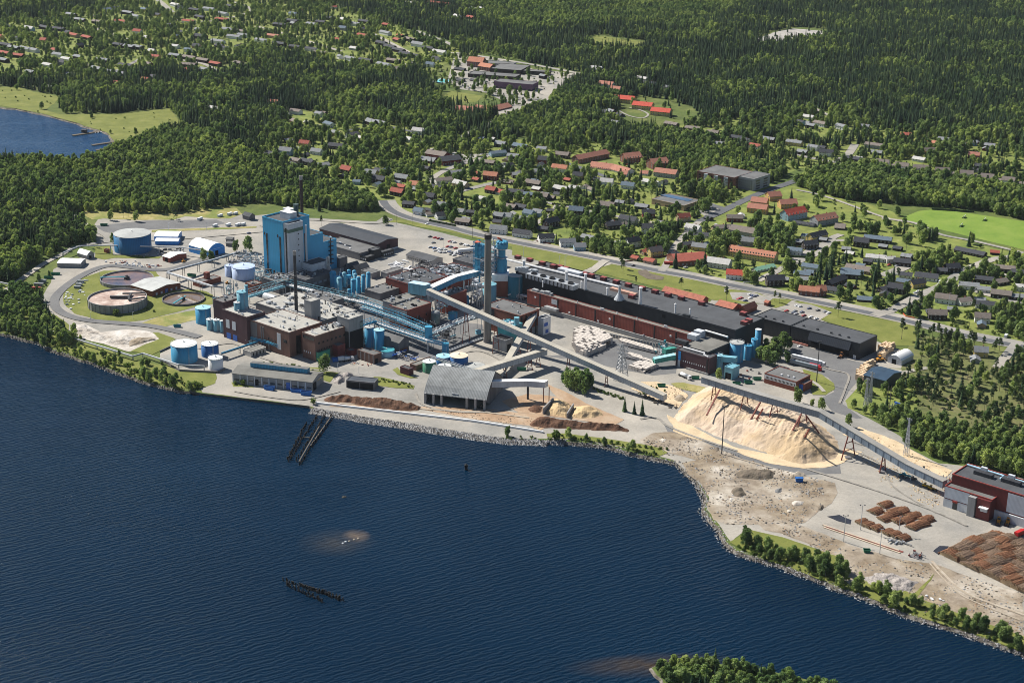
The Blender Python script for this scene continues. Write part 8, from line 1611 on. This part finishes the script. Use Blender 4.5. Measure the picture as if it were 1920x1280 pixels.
# ================================================================ TREES
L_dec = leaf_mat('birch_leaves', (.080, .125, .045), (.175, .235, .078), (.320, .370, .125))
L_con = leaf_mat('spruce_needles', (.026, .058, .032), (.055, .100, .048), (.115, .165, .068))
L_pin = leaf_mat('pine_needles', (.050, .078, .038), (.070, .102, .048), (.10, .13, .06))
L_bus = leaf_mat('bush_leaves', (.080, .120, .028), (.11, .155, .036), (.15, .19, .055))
T_brk = flat('tree_bark', (.12, .09, .07), .9)
T_bir = flat('birch_bark', (.35, .33, .30), .9)
def leaves(b, c, rx, rz, n, s, rnd, up=.35):
    """leaf clusters over a lobe's skin and just inside it"""
    for _ in range(n):
        while True:
            d = Vector((rnd.gauss(0, 1), rnd.gauss(0, 1), rnd.gauss(0, 1)+up))
            if d.length > .1: break
        d.normalize(); k = rnd.uniform(.62, 1.08)
        p = Vector((c[0]+d.x*rx*k, c[1]+d.y*rx*k, c[2]+d.z*rz*k))
        nn = (d+Vector((rnd.gauss(0, .38), rnd.gauss(0, .38), rnd.gauss(0, .38)))).normalized()
        t = nn.cross(Vector((rnd.gauss(0, 1), rnd.gauss(0, 1), rnd.gauss(0, 1)))).normalized(); u = nn.cross(t)
        w = s*rnd.uniform(.6, 1.3); h_ = s*rnd.uniform(.6, 1.3)
        b.poly([p-t*w, p-u*h_*.6+t*w*.2, p+t*w*.9, p+u*h_*.8])
def crown_dec(seed, H=11, rad=3.6, lobes=15, per=44, base=.10):
    r = random.Random(seed); b = MB()
    for i in range(lobes):
        t = (i+.5)/lobes; z = H*(base+.1+(.80-base)*t)
        rr = rad*math.sin(math.pi*(.22+.70*t))**.8*.62
        a = r.uniform(0, 6.28)+i*2.4; lr = rad*r.uniform(.40, .60)*(1-.25*t)
        leaves(b, (math.cos(a)*rr*.8, math.sin(a)*rr*.8, z), lr, lr*r.uniform(.8, 1.15), per, .72, r)
    leaves(b, (0, 0, H*.55), rad*.62, H*.32, per*2, .9, r)
    return b
def crown_spr(seed, H=15, rad=2.5):
    r = random.Random(seed); b = MB(); k = 15
    for i in range(k):
        t = i/k; z = H*(.06+.9*t); R_ = rad*(1-t)**.85*r.uniform(.85, 1.1)+.15; m_ = max(5, int(11*(1-t)+4))
        for j in range(m_):
            a = 6.283*j/m_+i*.7+r.uniform(-.2, .2); L = R_*r.uniform(.75, 1.15); w = .32+R_*.26
            dx, dy = math.cos(a), math.sin(a)
            p0 = Vector((dx*L*.15, dy*L*.15, z+.55)); p1 = Vector((dx*L, dy*L, z-.28*L)); sd_ = Vector((-dy, dx, 0))*w
            mid = p0*.45+p1*.55; mid.z += .12
            b.poly([p0, mid-sd_-Vector((0, 0, .25)), p1, mid]); b.poly([p0, mid, p1, mid+sd_-Vector((0, 0, .25))])
    b.lathe([(.35, H*.90), (.02, H)], 0, 0, 5)
    return b
def crown_pin(seed, H=14, rad=2.6):
    r = random.Random(seed); b = MB()
    for i in range(10):
        t = i/10; z = H*(.52+.42*t); a = i*2.4+r.uniform(-.5, .5); rr = rad*(1-.75*t)*r.uniform(.3, .75)
        lr = rad*r.uniform(.34, .5)*(1-.35*t)
        leaves(b, (math.cos(a)*rr, math.sin(a)*rr, z), lr, lr*.62, 30, .6, r, .6)
    return b
def crown_bus(seed, H=2.6, rad=1.6):
    r = random.Random(seed); b = MB()
    for i in range(7):
        a = r.uniform(0, 6.28); rr = rad*r.uniform(.1, .65); lr = rad*r.uniform(.4, .6)
        leaves(b, (math.cos(a)*rr, math.sin(a)*rr, H*r.uniform(.25, .62)), lr, lr*.9, 24, .5, r)
    return b
def trunk(seed, H, r0, z1, limbs=5, lr=1.5, n=6):
    r = random.Random(seed); b = MB()
    b.tube([(0, 0, -.3), (.05, .02, H*.3), (-.08, .06, H*.6), (0, 0, z1)], r0, n, r2=r0*.25)
    for i in range(limbs):
        z = H*(.3+.5*i/max(1, limbs)); a = i*2.4+seed
        b.tube([(0, 0, z), (math.cos(a)*lr*.5, math.sin(a)*lr*.5, z+lr*.45), (math.cos(a)*lr, math.sin(a)*lr, z+lr*.8)], r0*.4, 4, r2=r0*.1)
    return b
KT = {}
for kd, fn, mt, tm, args, tr in (
    ('birch_tree', crown_dec, L_dec, T_bir, [(12.5, 4.3), (13, 4.9), (10.5, 4.2), (14, 3.9)], (.16, .85)),
    ('spruce_tree', crown_spr, L_con, T_brk, [(17, 2.9), (19, 3.0), (15, 2.8)], (.2, .95)),
    ('pine_tree', crown_pin, L_pin, T_brk, [(15, 3.2), (13.5, 3.5), (16, 3.0)], (.17, .93)),
    ('bush', crown_bus, L_bus, T_brk, [(3.0, 2.1), (3.8, 2.0), (2.6, 2.4)], (.07, .6))):
    KT[kd] = []
    for i, (H_, R_) in enumerate(args):
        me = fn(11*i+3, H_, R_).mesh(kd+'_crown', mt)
        tk = trunk(i+1, H_, tr[0], H_*tr[1], 0 if kd == 'spruce_tree' else 5, R_*.55).mesh(kd+'_trunk', tm)
        KT[kd].append((me, tk, H_))
# ---- zones: (name, polygon, density per cell, weights birch/spruce/pine/bush, scale range, label phrase)
Zp = lambda s: pts('P', s)
ZONES = [
 ('none', Zp(YARD), 0, None, None, ''),
 ('none', Zp('1697,407 1722,394 1760,390 1925,413 1925,470 1830,449 1713,421'), 0, None, None, ''),
 ('none', Zp('1402,76 1447,58 1490,50 1550,55 1570,66 1520,75 1447,83'), .03, (0, 1, 1, 0), (.7, .9), ''),
 ('none', Zp('825,183 840,170 908,178 896,195 850,194'), 0, None, None, ''),
 ('clearing', Zp('1092,80 1117,65 1228,79 1190,94 1100,89'), .03, (1, 0, 0, 1), (.6, .9), 'in the bright clearing of the far forest'),
 ('meadow', Zp('-40,160 38,163 60,170 118,181 110,200 118,214 215,212 318,203 335,225 350,236 300,250 262,266 235,276 222,280 200,250 133,230 73,214 0,200 -40,198'), .03, (1, 0, 0, 2), (.45, .8), 'in the marshy meadow by the bay'),
 ('lawn', Zp('700,410 735,400 765,412 900,446 1128,488 1110,508 960,480 740,428'), 0, None, None, ''),
 ('lawn', Zp('1100,512 1140,495 1250,513 1390,540 1500,566 1563,577 1640,592 1712,614 1722,645 1700,662 1655,646 1540,600 1480,580 1380,562'), 0, None, None, ''),
 ('school', Zp('795,150 800,130 850,112 915,98 1085,140 1062,157 1036,178 965,218 930,216 860,200 828,195 820,175'), .22, (1, 0, .3, .8), (.5, .9), 'on the school grounds'),
 ('yellow', Zp('1160,205 1200,178 1300,200 1320,230 1240,240 1180,240 1150,220'), .05, (1, .3, 0, .5), (.5, .8), 'around the red roofed housing blocks'),
 ('flats', Zp('1360,395 1450,355 1480,352 1530,370 1590,400 1590,440 1540,455 1480,440 1420,420 1380,425'), .07, (1, .1, .1, .6), (.6, .9), 'beside the yellow housing blocks'),
 ('heath', Zp('1487,350 1555,372 1600,378 1665,388 1697,407 1716,423 1830,455 1920,475 1925,488 1870,482 1740,482 1650,490 1590,465 1540,445 1500,400'), .13, (1, .05, .1, .7), (.6, 1.0), 'on the open heath near the football pitch'),
 ('belt', Zp('1487,345 1510,330 1600,318 1700,332 1850,352 1930,372 1930,416 1847,396 1747,387 1663,383 1553,370 1500,352'), .96, (1, .03, .03, 0), (.8, 1.15), 'in the leafy belt above the football pitch'),
 ('town', Zp('722,372 620,335 490,305 488,262 520,225 560,205 600,212 650,190 740,215 790,262 850,272 905,262 1000,258 1060,262 1120,262 1200,280 1290,300 1360,320 1425,342 1487,345 1500,400 1540,445 1590,465 1650,490 1740,482 1870,482 1925,488 1925,652 1800,625 1700,600 1560,572 1380,537 1175,495 1000,459 850,427 760,406'), .74, (1, .10, .12, .9), (.55, 1.1), 'among the houses behind the mill'),
 ('hill', Zp('1240,240 1330,225 1480,210 1540,212 1640,230 1760,240 1880,252 1930,290 1930,368 1850,350 1700,330 1600,316 1500,318 1470,330 1420,300 1360,285 1290,268'), .66, (1, .25, .15, .7), (.55, 1.05), 'among the houses below the forest hill'),
 ('upper', Zp('-30,40 80,35 200,5 290,-10 560,-10 640,15 700,35 800,65 868,95 860,112 800,135 780,135 700,140 640,135 560,110 480,85 440,100 470,125 420,140 420,150 330,135 200,145 120,152 -30,152'), .6, (1, .12, .06, .7), (.55, 1.0), 'among the houses of the far upper town'),
 ('belowbay', Zp('-60,296 0,292 140,300 240,268 340,240 420,265 500,310 620,345 700,375 715,395 600,398 500,380 440,385 330,400 215,398 190,395 140,400 60,380 -60,370'), .97, (1, .06, .05, 0), (.65, 1.0), 'in the light green wood left of the tall blue building'),
 ('leftwood', Zp('-60,370 60,380 140,400 190,450 120,470 80,500 30,535 -60,560'), .9, (.8, .45, .35, 0), (.75, 1.1), 'in the mixed wood at the left edge'),
 ('leftdense', Zp('-60,560 40,540 78,568 100,600 135,628 150,650 74,640 0,618 -60,612'), .95, (1, .15, 0, .3), (.6, .9), 'in the thick grove at the left end of the shore'),
 ('leftshore', Zp('-60,575 0,550 30,540 95,515 78,560 100,600 130,625 200,660 290,690 370,722 370,732 297,720 225,696 178,679 130,662 74,640 0,620 -60,612'), .46, (.6, .08, 0, 1.6), (.38, .75), 'on the left shore of the lake'),
 ('pines', Zp('1700,690 1712,618 1800,640 1930,668 1930,800 1860,810 1760,770 1720,740 1690,720'), 0.46, (.25, .12, 1, .9), (.7, 1.0), 'in the open pine stand at the right'),
 ('shrubs', Zp('1590,790 1640,765 1700,775 1760,790 1860,815 1930,815 1930,912 1800,872 1760,862 1700,835 1660,805'), .98, (1, .02, 0, .35), (.5, .8), 'in the dense thicket behind the long conveyor'),
 ('scrub', Zp('1585,750 1600,728 1660,715 1700,715 1720,740 1760,775 1700,775 1640,765 1600,775'), .45, (.3, 0, .1, 1), (.45, .8), 'in the scrub around the transformer'),
 ('spit', ISLP := Zp('1222,1256 1260,1248 1330,1248 1420,1258 1520,1280 1600,1320 1640,1390 1500,1400 1330,1340 1250,1290'), 1.0, (1, .12, 0, .15), (.4, .74), 'on the low wooded spit at the bottom edge'),
 ('far', Zp('1000,-60 1300,-60 1400,10 1300,60 1150,45 1000,60 900,40 850,10'), .93, (1, .1, .05, 0), (.75, 1.05), 'in the light green part of the far forest'),
 ('mid', Zp('115,150 330,140 470,90 640,130 790,160 850,240 740,212 650,188 590,205 500,260 420,260 330,235 318,203 118,212'), .96, (.55, .8, .1, 0), (.75, 1.1), 'in the dark wood beyond the meadow'),
 ('centre', Zp('790,135 860,262 900,262 960,215 1060,160 1160,180 1150,225 1290,262 1480,330 1440,345 1290,298 1120,260 1000,256 870,270 780,255 740,212'), .95, (1, .38, .05, 0), (.7, 1.0), 'in the wood between the school and the apartments'),
 ('forest', Zp('-2000,-300 3200,-300 2600,1400 1930,1220 1930,400 1700,290 1480,290 1000,262 900,262 400,300 -400,560'), .95, (.22, 1, .12, 0), (.7, 1.05), 'in the great spruce forest on the horizon side'),
]
ZB = [(min(p[0] for p in z[1]), max(p[0] for p in z[1]), min(p[1] for p in z[1]), max(p[1] for p in z[1])) for z in ZONES]
# blocked ground: roads and buildings, hashed on a 4 m grid
BLK = set()
def block(x, y, r):
    k = int(r//4)+1
    for i in range(-k, k+1):
        for j in range(-k, k+1):
            if (i*4)**2+(j*4)**2 <= (r+2)**2: BLK.add((int(x//4)+i, int(y//4)+j))
for Q_, w_ in ROADS:
    for i in range(len(Q_)-1):
        (x0, y0), (x1, y1) = Q_[i], Q_[i+1]; L_ = math.hypot(x1-x0, y1-y0)
        for k in range(int(L_/4)+1):
            t = k*4/max(L_, 1e-6)
            if t <= 1: block(x0+(x1-x0)*t, y0+(y1-y0)*t, w_/2+1.5)
for x, y, r_ in BLOCKS: block(x, y, r_)
bayW = [tuple(p) for p in bay]
shoreW = shore_w+[(3000, shore_w[-1][1]), (3000, -500), (-3000, -500), (-3000, shore_w[0][1])]
rt = random.Random(5); CAND = {k: [] for k in KT}
for Pl, n_, lb_ in ((sh, 260, 'on the left shore of the lake'), ([p for p in sh2 if p[1] < G(1400, 1040)[1]], 260, 'along the lower right shore'), ([p for p in sh2 if G(1250, 860)[1] < p[1] < G(1030, 824)[1]], 60, 'on the shore east of the quay')):
    for _ in range(n_):
        p_ = rt.choice(Pl); sc_ = rt.uniform(.3, .8); CAND['bush' if rt.random() < .8 else 'birch_tree'].append((p_[1], p_[0]+rt.uniform(-2, 2), p_[1]+rt.uniform(0, 6), sc_ if rt.random() < .7 else sc_*.6, rt.randrange(3), rt.uniform(0, 6.28), lb_, ''))
def try_tree(x, y, cell):
    px, py = PX((x, y, 0))
    if px < -70 or px > 1990 or py < -45 or py > 1330: return
    for z, bb in zip(ZONES, ZB):
        if bb[0] <= px <= bb[1] and bb[2] <= py <= bb[3] and inpoly(px, py, z[1]):
            nm, _, den, wt, sc, lb = z
            if nm == 'spit':
                if not inpoly(x, y, ISL): return
            elif inpoly(x, y, bayW) or inpoly(x, y, shoreW): return
            cl = noise.noise(Vector((x/60, y/60, 1)))
            dd = den*(1+(.9*cl if den < .9 else .0))
            if nm in ('forest', 'mid', 'centre', 'leftwood', 'belowbay') and cl < -.22: dd *= .5
            if nm in ('town', 'hill', 'upper'): dd = den*(1+1.5*cl)
            if wt is None or rt.random() > dd: return
            if (int(x//4), int(y//4)) in BLK: return
            wt = list(wt); cs = noise.noise(Vector((x/90+40, y/90, 7)))
            wt[1] *= max(.05, 1+2.6*cs); wt[0] *= max(.15, 1-1.6*cs)
            kd = rt.choices(list(KT), wt)[0]
            s = rt.uniform(*sc)*(1.2 if rt.random() < .08 else 1)*(1+.3*noise.noise(Vector((x/55, y/55, 22))))
            CAND[kd].append((y+abs(x)*.0, x, y, s, rt.randrange(len(KT[kd])), rt.uniform(0, 6.28), lb, nm)); return
y = 690.0
while y < 4700:
    near = y < 1500
    st = 3.5 if y < 800 else 4.6 if y < 1600 else (5.2 if y < 2400 else 6.4)
    hw = (y*.345+60)
    x = -hw
    while x < hw:
        try_tree(x+rt.uniform(-.45, .45)*st, y+rt.uniform(-.45, .45)*st, st); x += st
    y += st
# traced single trees and bushes (base pixel, kind, scale, label)
SINGLE = []
def solo(kd, zm, x, y, s, lb, cat='tree', var=0):
    p = g(zm, x, y); SINGLE.append((kd, p.x, p.y, s*(1.25 if kd == 'birch_tree' and s > .54 else 1), lb, cat, var))
solo('bush', 'a', 722, 712, 1.9, 'round light green bush in front of the foaming basin', 'bush')
solo('bush', 'a', 935, 675, .8, 'small dark bush right of the foaming basin', 'bush')
solo('bush', 'a', 968, 690, .7, 'tiny round bush near the small round basin', 'bush')
for k, (x, y, s) in enumerate([(410, 850, .9), (1375, 560, .8), (1290, 640, .5)]): pass
solo('birch_tree', 'b', 310, 455, .75, 'dark tree left of the pair beside the blue building')
solo('birch_tree', 'b', 420, 455, .95, 'broad grey green tree beside the blue building', var=1)
solo('birch_tree', 'a', 1285, 365, .75, 'leafy tree beside the red shed with white roof')
solo('birch_tree', 'a', 1335, 375, .7, 'smaller tree under the pipe bridge near the arched hall')
solo('birch_tree', 'a', 712, 255, .6, 'slim pale tree left of the big blue tank', var=3)
solo('pine_tree', 'a', 560, 285, .7, 'small pine left of the cluster near the pipe line')
solo('pine_tree', 'a', 595, 280, .75, 'small pine right of the cluster near the pipe line', var=1)
solo('birch_tree', 'c', 1155, 700, .95, 'big round tree at the end of the long grey warehouse', var=1)
for k, (x, y, s) in enumerate([(577, 625, .9), (655, 632, 1.0), (752, 640, .9), (795, 645, .9), (860, 655, 1.1), (905, 660, .9), (1045, 685, .6)]):
    solo('bush', 'c', x, y, s, ['round dark bush, leftmost behind the long grey warehouse', 'grey green bush, second from the left behind the long warehouse', 'narrow dark bush in the middle behind the long warehouse', 'full green bush behind the blue roof monitor', 'loose pale bush behind the blue roof monitor', 'pale bush right of the loose one behind the monitor', 'single small bush near the warehouse gable'][k], 'bush', k % 3)
solo('bush', 'c', 310, 815, .9, 'low bush at the warehouse front corner', 'bush'); solo('bush', 'c', 380, 818, 1.35, 'taller bush against the warehouse front', 'bush', 1)
solo('bush', 'c', 1045, 1000, 1.4, 'slender shrub at the end of the quay wall', 'bush', 1)
for k, (x, y, s) in enumerate([(1745, 420, .9), (1790, 440, 1.0), (1835, 450, .95), (1875, 465, 1.0), (1905, 480, .9)]):
    solo('birch_tree', 'e', x, y, s*.9, ['leftmost', 'second', 'middle', 'fourth', 'rightmost'][k]+' tree of the clump under the main conveyor', var=3)
solo('bush', 'e', 1640, 875, 2.3, 'big round bush at the quay end by the bark heap', 'bush')
solo('spruce_tree', 'h', 15, 300, .75, 'dark pointed spruce by the conveyor foot, the tallest of three'); solo('spruce_tree', 'P', 1171, 771, .7, 'slim spruce, leftmost of three by the conveyor foot'); solo('spruce_tree', 'P', 1189, 776, .6, 'middle spruce of three by the conveyor foot')
for k, (x, y, s) in enumerate([(830, 510, .85), (875, 525, .9), (925, 535, .9), (870, 470, .85), (930, 450, .9), (985, 430, .95), (1025, 420, .8), (960, 500, .8), (1015, 520, .65), (905, 490, .9)]):
    solo('birch_tree', 'g', x, y, s, 'birch in the clump between the blue silos and the trucks', 'tree', k % 4)
solo('birch_tree', 'h', 1130, 215, .8, 'round tree between the long conveyor and the road'); solo('birch_tree', 'h', 1240, 240, .5, 'left of two low trees by the conveyor bend'); solo('birch_tree', 'h', 1305, 265, .6, 'right of two low trees by the conveyor bend', var=1)
solo('birch_tree', 'g', 545, 640, .6, 'slim sapling at the end of the chip conveyor', var=3)
solo('pine_tree', 'f', 1143, 368, .6, 'short pine on the lawn behind the mill'); solo('pine_tree', 'f', 1010, 215, .95, 'tall pine by the mill entrance road', var=1); solo('pine_tree', 'f', 1024, 262, .9, 'tall pine in front of its neighbour by the entrance road'); solo('pine_tree', 'f', 1560, 400, .8, 'bushy pine standing alone on the lawn by the red roof', var=1)
solo('pine_tree', 'g', 597, 92, .95, 'pine beside the upper small car park'); solo('pine_tree', 'g', 1370, 200, 1.05, 'lone pine casting a shadow on the long lawn', var=1); solo('pine_tree', 'g', 932, 95, .7, 'slim pine, left of two by the brown hut'); solo('pine_tree', 'g', 965, 105, .65, 'slim pine, right of two by the brown hut'); solo('pine_tree', 'g', 1810, 355, 1.2, 'tall slender pine at the end of the long lawn', var=2); solo('pine_tree', 'g', 1912, 390, 1.2, 'tall pine at the edge of the pine stand', var=2)
solo('birch_tree', 'A', 968, 1085, .75, 'round tree on the lawn by the road bend', var=2); solo('pine_tree', 'A', 490, 1095, .75, 'small pine behind the tall blue building')
for k, (x, y) in enumerate([(860, 118), (1055, 100), (1095, 100), (700, 110), (1115, 115), (810, 90), (780, 100)]):
    solo('birch_tree' if k in (3, 0) else 'pine_tree', 'a', x, y, .7, 'sparse tree at the near edge of the wood behind the blue tank', 'tree', k % 3)
for k, (x, y, s) in enumerate([(295, 880, 1.2), (345, 900, 1.4), (385, 905, 1.5), (470, 950, 1.3), (420, 925, .8), (650, 945, 1.0), (700, 1010, 1.6), (805, 1050, 1.7), (865, 1070, 1.3), (925, 1030, 1.8), (975, 1095, 1.6), (1060, 1100, 1.2), (1020, 1075, 1.0), (920, 1110, 1.0), (1240, 1165, 2.0), (1020, 1020, .9), (1150, 1145, .8)]):
    solo('bush', 'a', x, y, s, 'bush on the grassy left shore strip', 'bush', k % 3)
for k in range(120):
    t = rt.random(); px = 300+ (905-300)*t; a0 = 475+(600-475)*t*.9; 
    yy = 470+190*t+rt.uniform(-22, 42)
    solo('birch_tree' if rt.random() < .4 else 'bush', 'j', px+rt.uniform(-8, 8)+20, yy, rt.uniform(.28, .72), 'shrub on the green bank below the log yard', 'tree', k % 3)
for k in range(75):
    t = rt.random(); px = 945+(1900-945)*t; yy = 700+345*t+rt.uniform(-14, 8)
    if 0.45 < noise.noise(Vector((px/60, 3, 3)))+.5: pass
    solo('birch_tree' if rt.random() < .5 else 'bush', 'j', px, yy, rt.uniform(.35, .62), 'shrub on the narrow shore strip at the lower right', 'tree', k % 3)
for k in range(16):
    solo('bush', 'e', 1700+k*62+rt.uniform(-15, 15), 862+k*8+rt.uniform(-8, 8), rt.uniform(.5, .9), 'low bush on the shore east of the quay', 'bush', k % 3)
for k in range(22):
    solo('bush', 'e', 30+k*15, 345+k*2.6+rt.uniform(-12, 22), rt.uniform(.35, .6), 'low bush on the grass island behind the open shed', 'bush', k % 3)
for k in range(14):
    solo('bush', 'g', 20+rt.uniform(-40, 150), 700+rt.uniform(-15, 40), rt.uniform(.4, .6), 'low bush beside the chip dust strip', 'bush', k % 3)
for k in range(9): solo('birch_tree', 'f', 500+k*26+(k % 2)*8, 1290+(k % 3)*14, .85, 'tree in the dense clump between the two conveyors', 'tree', k % 4)
for k in range(13): solo('bush', 'f', 760+k*22, 1330+k*7+(k % 3)*5, .7, 'bush in the hedgerow below the main conveyor', 'bush', k % 3)
solo('birch_tree', 'h', 1500, 385, .6, 'pointed dark tree at the near end of the thicket', var=3)
from collections import Counter
cnt = Counter(s_[4] for s_ in SINGLE)
def plant(kd, x, y, s, var, rz, label, cat, group=None, z=0.0):
    me, tk, H_ = KT[kd][var % len(KT[kd])]
    r_ = inst(kd, me, None, (x, y, z), rz, s)
    tag(r_, label, cat, group); inst('trunk', tk, r_)
    return r_
FIRST = {}
for kd, x, y, s, lb, cat, var in SINGLE:
    o = plant(kd, x, y, s, var, rt.uniform(0, 6.28), lb, cat, lb if cnt[lb] > 1 else None)
    FIRST.setdefault((kd, var % len(KT[kd])), o)
NAMES = {'birch_tree': 'leafy green tree', 'spruce_tree': 'dark pointed spruce', 'pine_tree': 'high crowned pine', 'bush': 'low green bush'}
used = Counter(s_[0] for s_ in SINGLE)
# ---- the rest of each kind: one mass per kind, real trees instanced on points
def tree_mass(name, kd, items, label):
    me = bpy.data.meshes.new(name); me.from_pydata([(t[1], t[2], -.6 if t[7] == 'spit' else 0) for t in items], [], [])
    a = me.attributes.new('scl', 'FLOAT', 'POINT'); a.data.foreach_set('value', [t[3] for t in items])
    a = me.attributes.new('rot', 'FLOAT', 'POINT'); a.data.foreach_set('value', [t[5] for t in items])
    a = me.attributes.new('idx', 'INT', 'POINT'); a.data.foreach_set('value', [t[4] for t in items])
    o = bpy.data.objects.new(name, me); COL.objects.link(o)
    ng = bpy.data.node_groups.new(name, 'GeometryNodeTree')
    ng.interface.new_socket('Geometry', in_out='INPUT', socket_type='NodeSocketGeometry')
    ng.interface.new_socket('Geometry', in_out='OUTPUT', socket_type='NodeSocketGeometry')
    N = ng.nodes; L = ng.links; gi = N.new('NodeGroupInput'); go = N.new('NodeGroupOutput')
    g2i = N.new('GeometryNodeJoinGeometry')
    for v in reversed(range(len(KT[kd]))):
        src = FIRST.get((kd, v)) or plant_first(kd, v)
        jj = N.new('GeometryNodeJoinGeometry')
        for ob in (src, src.children[0]):
            oi = N.new('GeometryNodeObjectInfo'); oi.inputs['Object'].default_value = ob; oi.transform_space = 'ORIGINAL'
            L.new(oi.outputs['Geometry'], jj.inputs[0])
        ti = N.new('GeometryNodeGeometryToInstance'); L.new(jj.outputs[0], ti.inputs[0]); L.new(ti.outputs[0], g2i.inputs[0])
    ip = N.new('GeometryNodeInstanceOnPoints'); L.new(gi.outputs[0], ip.inputs['Points']); L.new(g2i.outputs[0], ip.inputs['Instance'])
    ip.inputs['Pick Instance'].default_value = True
    def attr(nm, ty):
        a = N.new('GeometryNodeInputNamedAttribute'); a.data_type = ty; a.inputs['Name'].default_value = nm; return [s_ for s_ in a.outputs if s_.enabled and s_.name == 'Attribute'][0]
    L.new(attr('idx', 'INT'), ip.inputs['Instance Index'])
    cx = N.new('ShaderNodeCombineXYZ'); L.new(attr('rot', 'FLOAT'), cx.inputs[2]); L.new(cx.outputs[0], ip.inputs['Rotation'])
    L.new(attr('scl', 'FLOAT'), ip.inputs['Scale'])
    L.new(ip.outputs[0], go.inputs[0])
    md = o.modifiers.new('trees', 'NODES'); md.node_group = ng
    tag(o, label, 'woodland', kind='stuff'); return o
for kd, lst in CAND.items():
    lst.sort(key=lambda t: t[0]); n_ind = max(0, 295-used[kd])
    # nearest ones are things, the rest one mass
    for t in lst[:n_ind]:
        lb = NAMES[kd]+' '+t[6]
        o = plant(kd, t[1], t[2], t[3], t[4], t[5], lb, 'bush' if kd == 'bush' else 'tree', lb, -.6 if t[7] == 'spit' else 0)
        FIRST.setdefault((kd, t[4]), o)
    rest = lst[n_ind:]
    print('TREES', kd, len(lst), 'individual', min(len(lst), n_ind), 'mass', len(rest))
    if rest:
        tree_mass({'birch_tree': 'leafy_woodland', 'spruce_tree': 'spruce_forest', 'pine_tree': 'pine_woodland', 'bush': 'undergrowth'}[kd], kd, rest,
                  {'birch_tree': 'mass of leafy trees spread through the woods and gardens beyond the mill', 'spruce_tree': 'great dark forest of spruces filling the far distance',
                   'pine_tree': 'scattered mass of pines in the distant woods', 'bush': 'garden bushes and undergrowth between the distant houses'}[kd])
